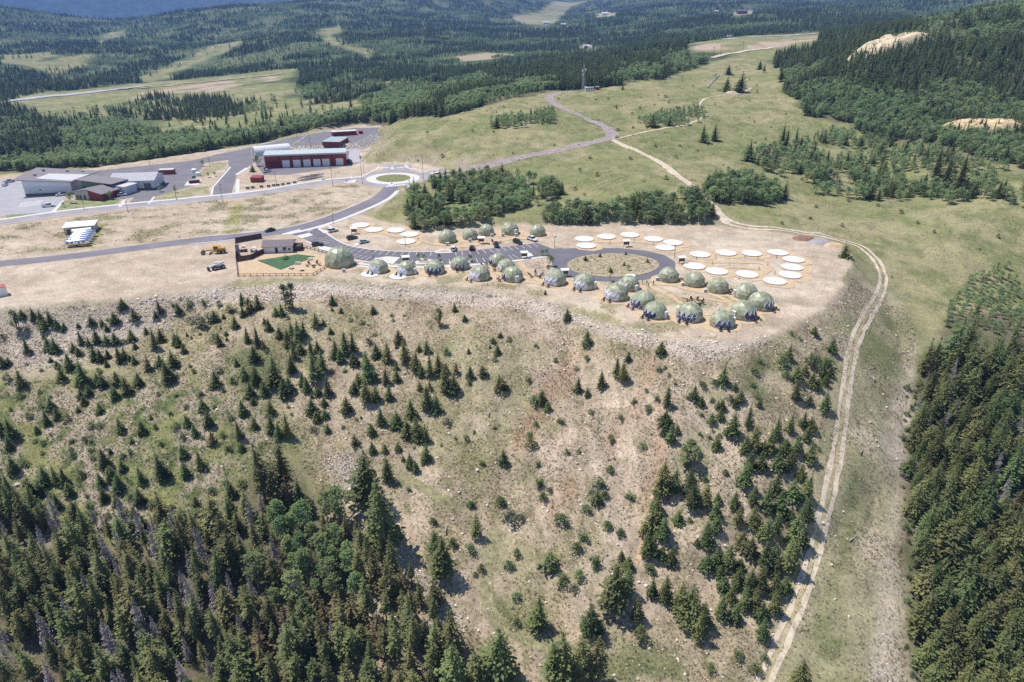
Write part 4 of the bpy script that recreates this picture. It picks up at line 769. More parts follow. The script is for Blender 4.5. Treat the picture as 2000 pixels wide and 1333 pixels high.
def sheet(name, pts, z, m, thick=0.0, parent=None):
    """flat polygon at level z; with a kerb face when thick"""
    P = [tuple(p[:2]) for p in pts]
    if sum(P[i][0] * P[(i + 1) % len(P)][1] - P[(i + 1) % len(P)][0] * P[i][1] for i in range(len(P))) < 0: P = P[::-1]
    mb = MB()
    if thick: mb.prism(P, z - thick, z)
    else: mb.ngon([(p[0], p[1], z) for p in P])
    return mb.obj(name, m, parent)
def psheet(name, px, z, m, thick=0.0, sm=None):
    P = [on_level(u, v, z) for u, v in px]
    if sm: P = smooth_line(np.array(P + [P[0]]), sm)[:-1]
    return sheet(name, P, z, m, thick)
LOWER = [(-160,537),(0,516),(125,503),(250,487),(375,471),(500,459),(580,447),(640,430),(700,407),(740,388),(760,371),(770,356)]
STREET = [(-160,458),(0,436),(125,418),(250,404),(375,392),(500,379),(600,362),(650,355),(712,350)]
struct(strip('road', LOWER, 8.0, M['road'], 0.030))
struct(strip('road', STREET, 8.4, M['oldasphalt'], 0.034))
struct(strip('pavement', [(545,453),(580,447),(640,430),(700,407),(740,388),(758,373)], 2.4, M['concrete'], 0.15, -5.4, 1, thick=0.2))
struct(strip('kerb', [(380,470),(500,459),(580,447),(640,430),(700,407),(735,390)], 0.6, M['concrete'], 0.14, 4.4, 1, thick=0.2))
struct(strip('kerb', [(370,472),(460,463)], 0.8, M['concrete'], 0.14, -4.5, 1, thick=0.2))
struct(strip('pavement', STREET[1:], 2.4, M['concrete'], 0.15, 6.2, 1, thick=0.2))
struct(strip('kerb', STREET[1:], 0.6, M['concrete'], 0.145, 4.6, 1, thick=0.2)); struct(strip('kerb', STREET[1:], 0.6, M['concrete'], 0.145, -4.6, 1, thick=0.2))
# roundabout
rc = on_level(768, 349)
def disc(c, r, n=40, wob=0.0, seed=0, sx=1.0, sy=1.0):
    rr = random.Random(seed); k = [rr.uniform(-wob, wob) for _ in range(n)]
    return [(c[0] + sx * (r + k[i] + k[i - 1]) * math.cos(2 * math.pi * i / n), c[1] + sy * (r + k[i] + k[i - 1]) * math.sin(2 * math.pi * i / n)) for i in range(n)]
struct(sheet('roundabout', disc(rc, 21.5), 0.040, M['oldasphalt'])); struct(sheet('roundabout_apron', disc(rc, 15.4), 0.12, M['concrete'], 0.1)); struct(sheet('roundabout_island', disc(rc, 9.8), 0.30, mat('island_grass', (0.19, 0.20, 0.08), 0.95, 0.4, 0.5), 0.2))
struct(strip('road', [(800,352),(830,344),(860,337),(890,334)], 11, M['oldasphalt'], 0.044)); struct(strip('road', [(772,334),(776,328),(779,322)], 17, M['oldasphalt'], 0.048))
struct(strip('kerb', [(800,359),(835,350),(862,343),(890,338)], 1.2, M['concrete'], 0.14, 0, 1, thick=0.2)); struct(strip('kerb', [(706,346),(722,338),(736,331),(741,325)], 1.5, M['concrete'], 0.14, 0, 1, thick=0.2)); struct(strip('kerb', [(792,323),(800,330),(830,333),(862,331)], 1.5, M['concrete'], 0.14, 0, 1, thick=0.2)); struct(strip('kerb', [(795,371),(800,363),(806,359)], 1.8, M['concrete'], 0.14, 0, 1, thick=0.2))
for nm, px in (('splitter', [(762,331),(766,325),(770,331),(778,332)]), ('splitter', [(668,358),(696,350),(694,357)]), ('splitter', [(840,338),(868,334),(842,341)]), ('splitter', [(757,361),(772,359),(766,366)])): struct(psheet('traffic_island', px, 0.15, M['concrete'], 0.1))
k = 0
for (a, b_, n) in (((739,329), (757,328), 6), ((778,328), (794,327), 5), ((755,365), (790,361), 9), ((686,345), (690,357), 4)):
    for i in range(n):
        f = i / max(1, n - 1); p = on_level(a[0] + (b_[0] - a[0]) * f, a[1] + (b_[1] - a[1]) * f); o = sheet('crossing_bar', [(p[0] - .3, p[1] - 1.3), (p[0] + .3, p[1] - 1.3), (p[0] + .3, p[1] + 1.3), (p[0] - .3, p[1] + 1.3)], 0.060, M['paint']); struct(o)
# lots
struct(psheet('upper_lot', [(162,337),(275,325),(375,314),(500,286),(600,262),(640,257),(600,272),(575,284),(560,288),(690,296),(716,311),(702,319),(678,325),(560,342),(515,342),(497,318),(463,341),(452,380),(414,384),(413,366),(447,326),(446,313),(400,319),(388,337),(372,364),(345,372),(300,385),(291,397),(247,402),(262,386),(226,391),(222,380),(300,372),(318,350),(225,347),(162,347)], 0.022, M['lotasphalt']))
struct(psheet('left_lot', [(-160,372),(0,353),(48,351),(52,386),(130,383),(124,392),(100,412),(95,416),(12,420),(0,424),(-160,440)], 0.022, mat('grey_asphalt', (0.36, 0.355, 0.37), 0.9, 0.1, 0.2)))
o = sheet('terrace_lot', [p for p in TER * 0.97 + TER.mean(0) * 0.03], TER_Z + 0.025, M['lotasphalt']); struct(o)
struct(strip('ramp', [(700,318),(692,310),(694,296),(710,278),(735,264)], 7, mat('ramp_concrete', (0.40, 0.385, 0.39), 0.9, 0.1, 0.3), 0.07))
for px in ([(100,415),(122,392),(126,393),(107,416)], [(230,404),(244,388),(248,389),(237,405)], [(411,383),(414,366),(449,326),(452,327),(418,366),(415,384)], [(288,398),(300,384),(303,385),(293,399)], [(460,378),(462,350),(468,350),(468,377)], [(480,328),(460,341),(463,343),(486,330)]): struct(psheet('kerb', px, 0.13, M['concrete'], 0.12))
for i in range(9):
    a = on_level(37 + i * 4.6, 406 - i * 0.5); c_ = on_level(45 + i * 4.6, 395 - i * 0.5); t = (c_ - a) / np.linalg.norm(c_ - a); n_ = np.array([-t[1], t[0]]) * .1; struct(sheet('bay_line', [a - n_, c_ - n_, c_ + n_, a + n_], 0.030, M['paint']))
# dome village: parking, loop and its island
LOT = [(583,461),(620,446),(640,460),(668,476),(700,484),(740,489),(800,492),(880,491),(930,489),(990,482),(1048,475),(1062,480),(1080,486),(1130,485),(1210,485),(1262,490),(1298,499),(1319,512),(1319,526),(1300,538),(1260,547),(1195,551),(1146,548),(1110,541),(1086,531),(1078,516),(1074,501),(1048,503),(1000,508),(940,514),(870,517),(800,517),(745,513),(700,508),(660,497),(628,482),(602,471)]
lot = struct(psheet('parking_lot', LOT, 0.036, M['asphalt']))
struct(strip('road', [(570,452),(600,459),(622,465)], 7, M['asphalt'], 0.026))
isl_c = [(1197.5 + 90 * math.cos(t) * (1 + .12 * abs(math.cos(t)) * 0), 518 + 23 * math.sin(t)) for t in np.linspace(0, 6.283, 40, endpoint=False)]
struct(psheet('loop_island', isl_c, 0.16, M['weeds'], 0.12))
struct(strip('kerb', [(622,444),(643,461),(670,477),(700,485),(740,490),(800,493),(878,492)], 0.7, M['concrete'], 0.14, 0.3, 1, thick=0.2)); struct(strip('kerb', [(600,472),(628,484),(660,498.5),(700,509.5),(728,513)], 0.8, M['concrete'], 0.14, -0.3, 1, thick=0.2))
struct(strip('kerb', [(690,513),(740,519),(800,521),(870,521),(940,516),(1000,510),(1066,501)], 1.6, M['concrete'], 0.145, -0.6, 1, thick=0.2))
struct(strip('path', [(700,520),(730,523),(760,520),(800,523),(830,524),(860,523),(882,519)], 1.4, M['concrete'], 0.06, 0, 1)); struct(strip('path', [(880,512),(884,518),(880,528)], 1.4, M['concrete'], 0.064, 0, 1))
for px in ([(732,505),(756,501),(782,503),(768,516),(730,511)], [(632,481),(664,487),(650,493),(622,487)], [(620,447),(641,438),(654,447),(645,454),(633,456)], [(848,493),(860,487),(882,488),(884,494),(856,495)], [(810,512),(822,505),(843,507),(840,515),(814,517)], [(1017,502),(1022,495),(1036,494),(1042,500),(1020,504)], [(688,478),(700,474),(704,477),(696,481)], [(578,461),(604,455),(612,460),(590,466)], [(558,455),(585,448),(590,452),(566,459)]): struct(psheet('kerbed_island', px, 0.17, M['concrete'], 0.14))
for px in ([(625,447),(640,441),(648,447),(641,452)], [(855,492),(862,489),(877,489.5),(878,492)], [(816,514),(824,508),(838,509),(836,514)]): struct(psheet('planting_bed', px, 0.19, M['weeds']))
def bays(px, ln, skew, first=0.5, z=0.046, sp=2.75, flip=1):
    L = smooth_line(np.array([on_level(u, v) for u, v in px]), 0.25); s = np.concatenate([[0], np.cumsum(np.linalg.norm(np.diff(L, axis=0), axis=1))]); T = np.gradient(L, axis=0); T /= np.linalg.norm(T, axis=1)[:, None]
    x = first
    while x < s[-1]:
        i = int(np.searchsorted(s, x)); t = T[i]; n_ = np.array([-t[1], t[0]]) * flip; d = n_ * math.cos(skew) + t * math.sin(skew); w = np.array([-d[1], d[0]]) * 0.075; a = L[i] + d * 0.3; e = a + d * ln
        sheet('bay_line', [a - w, e - w, e + w, a + w], z, M['paint'], parent=lot); x += sp
bays([(646,462),(668,476),(700,484),(740,489),(800,492),(846,491.5)], 5.0, 0.0, flip=-1); bays([(886,491),(930,489),(990,482),(1044,475.5)], 5.0, 0.0, flip=-1)
bays([(588,464),(604,472),(622,481)], 5.0, 0.0); bays([(668,500),(700,508),(728,511.5)], 5.0, 0.0); bays([(846,516.5),(870,516.5),(940,513.5),(1000,507.5),(1016,505)], 5.0, 0.0); bays([(786,516.5),(808,516.5)], 5.0, 0.0)

# tan gravel around domes and platforms, paths of the same gravel
DOMES = [  # u, v of the foot centre, window direction (degrees), style, radius factor, label
 (664,517,200,'none',1.50,'largest dome, all green, beside the fenced lawn'),
 (740,530,-125,'white',0.97,'first small dome right of the largest one, on a white patio'),(795,533,-125,'white',0.97,'second small dome with white patio in the front row'),(850,532,-95,'blue',1.0,'third front row dome, blue windows facing the slope'),(898,524,-85,'blue',0.95,'dome set back next to the concrete walk with blue windows'),
 (937,544,-140,'white',1.05,'front row dome with white panels left of a blue windowed one'),(972,516,190,'blue',0.92,'small dome touching the parking kerb, blue window on its left'),(989,528,185,'white',0.92,'dome half hidden behind a nearer one below the parking'),(1001,546,-165,'blue',1.05,'nearest of three clustered domes below the parking'),
 (1084,553,-135,'white',1.08,'dome with white panels at the lower left of the road loop'),(1141,561,-125,'white',1.08,'dome with white panels under the middle of the road loop'),(1203,582,-135,'white',1.10,'white panelled dome at the bend of the front row'),(1228,564,-155,'white',1.0,'dome behind the bend, white door facing the slope'),
 (1255,597,-150,'blue',1.10,'blue windowed dome overlapping the one below it'),(1279,617,-140,'blue',1.02,'blue windowed dome with white door, left of the tip group'),(1346,622,-125,'blue',1.12,'large blue windowed dome at the middle of the tip group'),(1409,635,-95,'blue',1.02,'lowest dome at the very tip with blue windows'),(1450,618,-50,'blue',1.12,'dome right of the lowest one, blue window to the right'),
 (1484,600,-45,'blue',1.12,'rightmost dome with blue window and chairs beside it'),(1456,580,180,'door',1.05,'dome behind the rightmost pair with open white doorway'),(1401,568,20,'door',1.0,'third dome of the rear row along the inner path'),(1355,556,20,'door',1.0,'second dome of the rear row along the inner path'),(1305,547,20,'door',1.0,'first dome of the rear row, next to the loop end'),
 (874,472,60,'none',1.05,'leftmost dome of the row behind the parking'),(919,466,60,'none',0.92,'second dome behind the parking, smallest of its row'),(950,458,60,'none',0.95,'third dome behind the parking, set farther back'),(996,456,-50,'door',1.05,'fourth dome behind the parking, white door in front'),(1050,459,60,'none',0.95,'last dome behind the parking, above the white pickup')]
PLATS = [(704,440),(730,449),(773,450),(800,458),(793,472),(1141,467),(1184,462.5),(1230,459),(1276,467),(1314,474),(1145,480),(1299,484),(1367,497),(1418,494),(1468,495),(1519,493.5),(1550,507),(1547,522),(1543,537),(1513,549),(1459,536),(1400,530),(1356,520)]
zc = 0.010
def gravel(c, r, seed, sx=1.0, sy=1.0):
    global zc
    zc += 0.0017; o = sheet('gravel_pad', disc(c, r, 26, 0.28, seed, sx, sy), zc, M['tan']); struct(o)
for i, d in enumerate(DOMES): gravel(on_level(d[0], d[1]), 5.6 * max(1, d[4] * .95), i, 1.1, 1.0)
for i, p in enumerate(PLATS): c = on_level(*p); gravel((c[0] + 1.0, c[1] - 1.6), 5.3, 60 + i, 1.1, 1.1)
psheet_z = 0.14
struct(psheet('yard_gravel', [(466,512),(520,497),(582,490),(640,500),(640,520),(634,527),(612,540),(468,541)], 0.018, M['tan']))
for i, (px, w) in enumerate([([(1262,553),(1280,566),(1310,580),(1340,600),(1352,612)], 1.7), ([(1268,556),(1310,558),(1350,568),(1390,576),(1420,588),(1428,600),(1400,613),(1340,616)], 1.7), ([(1285,560),(1300,566),(1330,580),(1390,586),(1420,592)], 1.5), ([(1012,512),(1030,530),(1045,545),(1085,562)], 2.2), ([(960,528),(985,540),(1020,550),(1070,556)], 1.8), ([(760,462),(800,466),(860,480),(880,476)], 1.6), ([(870,486),(930,478),(980,470),(1000,466),(1040,466)], 3.5), ([(1140,472),(1200,473),(1240,472),(1300,480),(1330,492)], 3), ([(1335,505),(1380,512),(1440,512),(1490,515),(1500,525),(1480,540)], 3), ([(1390,530),(1430,522),(1500,528)], 2.5), ([(700,446),(740,455),(790,464)], 2.5)]):
    zc += 0.0017; o = strip('path', px, w, M['tan'], zc, 0, 2, 0.25, seed=i); struct(o)
struct(psheet('turf', [(503,509),(581,497),(616,501),(548,527)], 0.12, M['turf'], 0.08))
struct(strip('road', [(884,335),(930,328),(1000,312),(1060,300),(1120,287),(1165,277),(1190,271),(1196,262),(1180,247),(1140,230),(1100,212),(1078,199),(1072,191),(1085,184),(1125,180)], 7, M['gravelroad'], 0.10, 0, 6, 0.7, step=2, taper=[9, 8, 8, 7.5, 9, 6, 6, 6.5, 7, 5])) 
struct(strip('track', [(1193,272),(1215,283),(1240,293),(1280,313),(1310,335),(1335,352),(1360,372),(1385,396),(1405,420),(1425,436)], 4.0, M['dirt'], 0.09, 0, 5, 0.5, step=1.5))
TRK = [(1420,432),(1440,440),(1480,446),(1550,453),(1620,464),(1670,478),(1703,500),(1720,528),(1724,556),(1710,592),(1686,632),(1667,680),(1657,730),(1647,800),(1637,880),(1622,950),(1606,1020),(1585,1100),(1555,1190),(1520,1270),(1478,1360)]
for i, of in enumerate((1.15, -1.15)): struct(strip('track_rut', TRK, 1.15, M['dirt'], 0.085, of, 3, 0.35, step=0.8, seed=i * 9))
struct(strip('path', [(1205,272),(1260,258),(1320,248),(1368,232),(1366,207),(1380,192),(1440,184),(1468,172)], 1.8, M['dirt'], 0.10, 0, 3, 0.5, step=1.5))
struct(strip('road', [(1390,114),(1430,105),(1470,99),(1508,94)], 6, M['dirt'], 0.5, 0, 4)); struct(strip('highway', [(1338,84),(1420,77),(1500,72),(1580,68),(1672,62)], 17, M['highway'], 0.9, 0, 4, step=4, thick=3))
struct(strip('highway', [(-60,207),(0,201),(75,191),(150,184),(255,173)], 20, M['highway'], 0.9, 0, 4, step=5, thick=4)); struct(strip('road', [(668,232),(730,221),(790,211),(850,204)], 6, M['dirt'], 0.4, 0, 4, step=3))

M['cutbank'] = mat('pink_cut_bank', (0.44, 0.34, 0.26), .95, .35, .05, detail=8)
struct(strip('cut_bank', [(262,174),(300,171),(345,167),(400,161),(450,156),(500,151),(548,146)], 9, M['cutbank'], 1.0, 0, 6, 6, step=6, seed=3)); struct(strip('rubble_bank', [(238,176),(255,173),(272,171),(290,169)], 15, mat('grey_rubble', (0.40, 0.385, 0.38), .95, .3, .1, detail=8), 1.6, 0, 6, 5, step=5, seed=4))
struct(strip('track_crown', TRK[8:], 1.1, mat('dry_track_grass', (0.40, 0.34, 0.20), .95, .35, .8, detail=8), 0.075, 0, 2, 0.3, step=0.8, seed=5))
gt_ = mat('old_track_grass', (0.27, 0.245, 0.13), .95, .4, .8, detail=8)
struct(strip('grass_track', [(780,925),(815,945),(850,968),(890,990)], 2.6, gt_, 0.05, 0, 4, 0.9, step=0.8)); struct(strip('grass_track', [(972,1035),(958,1080),(950,1130),(956,1180),(985,1222),(1040,1250),(1090,1262)], 3.0, gt_, 0.05, 0, 4, 0.9, step=0.8, seed=8))

struct(strip('gully', [(1306,775),(1297,850),(1286,930),(1270,1010),(1252,1080),(1228,1130)], 1.5, mat('ochre_gully_soil', (0.50, 0.345, 0.22), .95, .35, .6, detail=8), 0.05, 0, 3, 0.7, step=0.8, seed=12))
# ------------------------------------------------------------------ domes
M['domeA'] = mat('sage_vinyl', (0.345, 0.362, 0.238), 0.42, 0.10, 1, spec=0.5); M['domeB'] = mat('olive_vinyl', (0.255, 0.275, 0.170), 0.45, 0.10, 1, spec=0.5); M['domeC'] = mat('pale_sage_vinyl', (0.435, 0.44, 0.315), 0.40, 0.10, 1, spec=0.5)
M['vinyl'] = mat('milky_window_vinyl', (0.76, 0.74, 0.78), 0.25, 0.06, 1, spec=0.6); M['pane'] = mat('dark_blue_window', (0.035, 0.05, 0.14), 0.12, 0.1, 1, spec=0.6)
M['white'] = mat('white_paint', (0.76, 0.76, 0.75), 0.5, 0.05, 1); M['frame'] = mat('white_strut', (0.72, 0.73, 0.76), 0.4, 0.04, 1)
M['black'] = mat('black_metal', (0.03, 0.03, 0.035), 0.5, 0.2, 3); M['wood'] = mat('brown_stained_wood', (0.16, 0.085, 0.045), 0.8, 0.25, 3); M['darkfence'] = mat('dark_brown_boards', (0.075, 0.05, 0.042), 0.85, 0.25, 2)
M['red'] = mat('barn_red_boards', (0.29, 0.052, 0.046), 0.75, 0.18, 1.2); M['glass'] = mat('window_glass', (0.03, 0.04, 0.05), 0.08, 0.1, 1, spec=0.7); M['chrome'] = mat('polished_aluminium', (0.72, 0.73, 0.75), 0.22, 0.06, 1, metal=0.9)
M['grey'] = mat('grey_metal', (0.30, 0.30, 0.32), 0.5, 0.1, 1); M['tyre'] = mat('tyre_rubber', (0.02, 0.02, 0.02), 0.9, 0.2, 3); M['yellow'] = mat('machine_yellow', (0.62, 0.31, 0.02), 0.45, 0.12, 1)
def geodesic(n=3):
    f = (1 + 5 ** .5) / 2; V = [Vector(v).normalized() for v in ((-1,f,0),(1,f,0),(-1,-f,0),(1,-f,0),(0,-1,f),(0,1,f),(0,-1,-f),(0,1,-f),(f,0,-1),(f,0,1),(-f,0,-1),(-f,0,1))]
    F = ((0,11,5),(0,5,1),(0,1,7),(0,7,10),(0,10,11),(1,5,9),(5,11,4),(11,10,2),(10,7,6),(7,1,8),(3,9,4),(3,4,2),(3,2,6),(3,6,8),(3,8,9),(4,9,5),(2,4,11),(6,2,10),(8,6,7),(9,8,1))
    rot = V[5].rotation_difference(Vector((0, 0, 1))); V = [rot @ v for v in V]; T = []
    for a, b, c in F:
        A_, B_, C_ = V[a], V[b], V[c]; g = lambda i, j: (A_ * (n - i - j) + B_ * i + C_ * j).normalized()
        for i in range(n):
            for j in range(n - i):
                T.append((g(i, j), g(i + 1, j), g(i, j + 1)))
                if i + j < n - 1: T.append((g(i + 1, j), g(i + 1, j + 1), g(i, j + 1)))
    return T
GEO = geodesic(3); RS, CUTZ = 3.85, -0.26
def dome_meshes(style, seed):
    cov, pan, fr = MB(), MB(), MB(); r = random.Random(seed); turn = Matrix.Rotation(seed * 0.31, 3, 'Z')
    for T in [tuple(turn @ v for v in T_) for T_ in GEO]:
        c = (T[0] + T[1] + T[2]) / 3
        if c.z < CUTZ - 0.02: continue
        P = [v.copy() for v in T]
        for v in P:
            if v.z < CUTZ + 0.06: q = math.hypot(v.x, v.y); v.z = CUTZ; k = math.sqrt(1 - CUTZ ** 2) / q; v.x *= k; v.y *= k
        az = abs(math.degrees(math.atan2(c.y, c.x))); Q = [(v.x * RS, v.y * RS, (v.z - CUTZ) * RS) for v in P]
        if style in ('white', 'blue') and az < 46 and c.z < (0.42 if style == 'white' else 0.30):
            pan.tri(*[tuple(x * 1.002 for x in q) for q in Q])
            for i in range(3): fr.tube(Vector(Q[i]) * 1.006, Vector(Q[(i + 1) % 3]) * 1.006, 0.05 if style == 'white' else 0.07, n=4, cap=False)
        else: cov.tri(*Q, mi=r.choice((0, 0, 1, 1, 2)))
    return cov, pan, fr
skirt = MB()
for i in range(30):
    a, b_ = 2 * math.pi * i / 30, 2 * math.pi * (i + 1) / 30; R1 = RS * math.sqrt(1 - CUTZ ** 2) * 1.012
    skirt.quad((R1 * math.cos(a), R1 * math.sin(a), -0.05), (R1 * math.cos(b_), R1 * math.sin(b_), -0.05), (R1 * math.cos(b_), R1 * math.sin(b_), 0.22), (R1 * math.cos(a), R1 * math.sin(a), 0.22))
SK = skirt.mesh('base_skirt', M['grey'])
door = MB(); door.box(2.9, 4.15, -0.62, -0.52, 0.02, 2.25); door.box(2.9, 4.15, 0.52, 0.62, 0.02, 2.25); door.box(2.9, 4.15, -0.62, 0.62, 2.25, 2.37); DOORF = door.mesh('door_frame', M['white'])
dl = MB(); dl.box(4.02, 4.08, -0.51, 0.51, 0.03, 2.24); DOORL = dl.mesh('door_leaf', mat('door_panel', (0.55, 0.55, 0.56), 0.4, 0.05)); dh = MB(); dh.box(4.09, 4.15, 0.30, 0.36, 1.0, 1.25); DOORH = dh.mesh('handle', M['black'])
vent = MB(); vent.tube((0, 0, 0), (0, 0, 0.14), 0.35, 0.28, 8); VENT = vent.mesh('roof_vent', M['domeC'])
DM = {}
for st, sd in [(s_, k_) for s_ in ('none', 'white', 'blue') for k_ in range(4)]:
    c, p, f = dome_meshes(st, sd); DM[st, sd] = (c.mesh('cover_' + st, [M['domeA'], M['domeB'], M['domeC']]), p.mesh('window_' + st, M['vinyl'] if st == 'white' else M['pane']) if p.f else None, f.mesh('strut_' + st, M['frame']) if f.f else None)
chair = MB()
for s in (-1, 1): chair.box(-0.40, 0.38, s * 0.33 - .04, s * 0.33 + .04, 0.52, 0.57); chair.box(0.30, 0.38, s * 0.33 - .04, s * 0.33 + .04, 0, 0.52); chair.box(-0.40, -0.32, s * 0.33 - .04, s * 0.33 + .04, 0, 0.52)
chair.hexa([(-0.35, -.28, .26), (0.38, -.28, .38), (0.38, .28, .38), (-0.35, .28, .26), (-0.35, -.28, .30), (0.38, -.28, .42), (0.38, .28, .42), (-0.35, .28, .30)]); chair.hexa([(-0.38, -.3, .28), (-0.33, -.3, .28), (-0.33, .3, .28), (-0.38, .3, .28), (-0.68, -.34, 1.02), (-0.63, -.34, 1.02), (-0.63, .34, 1.02), (-0.68, .34, 1.02)])
CHAIR = chair.mesh('chair', M['black']); CHAIRW = chair.mesh('chair', M['wood'])
def put_chair(x, y, rz, label, group, m=None): o = link('garden_chair', m or CHAIR); tag(o, label, 'chair', group); o.location = (x, y, 0.05); o.rotation_euler = (0, 0, rz); o.scale = (1.12,) * 3
for i, (u, v, wd, st, rf, lab) in enumerate(DOMES):
    c = on_level(u, v); th = R_(wd); t = thing('geodesic_dome', lab, 'dome', (c[0], c[1], 0.06), th, 'geodesic dome tents of the village'); t.scale = (rf * .96,) * 3
    key = st if st in ('white', 'blue') else 'none'; cv, wi, sr = DM[key, (i * 7 + 1) % 4]
    co = link('cover', cv, t); link('roof_vent', VENT, co, (0, 0, RS * (1 - CUTZ) - 0.03)); link('base_skirt', SK, t)
    if wi is not None: w_ = link('window', wi, t); link('strut_frame', sr, w_)
    if st != 'none':
        off = 0.0 if st == 'door' else (R_(100) if i % 2 == 0 else R_(-100)); d = link('door', DOORL, t, None, off); link('door_frame', DOORF, d); link('handle', DOORH, d)
    if st in ('white', 'blue'):
        for k in (-1, 1):
            a = th + R_(13) * k; rr = 5.0 * rf; put_chair(c[0] + rr * math.cos(a), c[1] + rr * math.sin(a), th, 'dark garden chair by the ' + ' '.join(lab.split(',')[0].split()[:11]), 'pairs of chairs in front of dome windows')
    elif st == 'door' and i < 23:
        put_chair(c[0] + 5.0 * rf * math.cos(th - .4), c[1] + 5.0 * rf * math.sin(th - .4), th, 'dark chair by the door of the ' + ' '.join(lab.split(',')[0].split()[:9]), 'chairs at dome doors')
for (u, v) in ((722,536), (777,540)): struct(psheet('patio', [(u + 17 * math.cos(t), v + 5.5 * math.sin(t)) for t in np.linspace(0, 6.28, 24, endpoint=False)], 0.19, M['white'], 0.14))
# round tent platforms
pm = MB(); n = 40
pm.prism([(4.0 * math.cos(2 * math.pi * i / n), 4.0 * math.sin(2 * math.pi * i / n)) for i in range(n)], 0.20, 0.27); PTOP = pm.mesh('deck', mat('white_deck_cover', (0.665, 0.65, 0.62), 0.6, 0.08, 0.35, detail=8))
ps = MB(); ps.prism([(3.88 * math.cos(2 * math.pi * i / n), 3.88 * math.sin(2 * math.pi * i / n)) for i in range(n)], -0.12, 0.195); PSK = ps.mesh('skirt', M['grey'])
PLAB = ['first of the five platforms beside the lower road, nearest the road', 'second of the five platforms beside the lower road', 'third of the five platforms beside the lower road', 'fourth of the five platforms beside the lower road', 'lowest of the five platforms, next to the parking bays', 'upper left platform of the group above the loop', 'second platform from the left in the row above the loop', 'farthest platform of the row above the loop', 'platform above the right end of the loop, by the grove', 'platform right of the loop end, upper of two', 'platform directly above the left part of the loop road', 'platform nearest the right bend of the loop, by a pole', 'left platform in the rear row of the right ring', 'second platform in the rear row of the right ring', 'third platform in the rear row of the right ring', 'last platform in the rear row of the right ring', 'rightmost platform of the ring, top of three on its right side', 'rightmost platform of the ring, middle of three on its right side', 'rightmost platform of the ring, lowest of three on its right side', 'platform closing the ring at its lower right', 'platform in the front of the ring, right of two', 'platform in the front of the ring, left of two', 'platform at the ring entrance beside the kiosk']
for (u, v), lab in zip(PLATS, PLAB):
    c = on_level(u, v, 0.3); t = thing('tent_platform', 'white round ' + lab, 'platform', (c[0], c[1], 0.12), 0, 'white round tent platforms'); link('deck', PTOP, t); link('skirt', PSK, t)

# ------------------------------------------------------------------ vehicles
def wheel_mesh(r, w):
    ty, ri = MB(), MB(); ty.tube((0, -w / 2, 0), (0, w / 2, 0), r, n=14); ri.tube((0, -w / 2 - .02, 0), (0, w / 2 + .02, 0), r * 0.6, n=10); return ty.mesh('tyre', M['tyre']), ri.mesh('rim', M['grey'])
WH = {r: wheel_mesh(r, w) for r, w in ((0.34, 0.24), (0.40, 0.28), (0.75, 0.45))}
def wheel(parent, x, y, r): o = link('wheel', WH[r][0], parent, (x, y, r)); link('rim', WH[r][1], o)
LAMP = mat('lamp_glass', (0.75, 0.75, 0.72), 0.15, 0.05); TAIL = mat('red_lamp', (0.30, 0.01, 0.01), 0.2, 0.05)
PAINT = {}
def paint(c): 
    if c not in PAINT: PAINT[c] = mat('car_paint', c, 0.22, 0.03, 1, spec=0.6)
    return PAINT[c]
SHAPES = {'sedan': (4.6, 1.80, 0.34, [(-2.3, .45), (-2.25, .85), (-1.5, .95), (0.9, .93), (2.1, .78), (2.3, .6), (2.3, .35), (-2.3, .32)], [(-1.75, .93), (-1.05, 1.42), (0.25, 1.45), (1.15, .92)]),
          'suv': (4.7, 1.88, 0.34, [(-2.35, .5), (-2.33, 1.02), (1.0, 1.02), (2.2, .92), (2.35, .7), (2.35, .38), (-2.35, .38)], [(-2.25, 1.0), (-2.05, 1.68), (0.25, 1.72), (1.10, 1.0)]),
          'pickup': (5.7, 1.95, 0.40, [(-2.85, .55), (-2.85, 1.05), (-0.75, 1.05), (1.4, 1.08), (2.7, 1.0), (2.85, .8), (2.85, .45), (-2.85, .5)], [(-0.80, 1.05), (-0.70, 1.82), (0.75, 1.84), (1.5, 1.06)])}
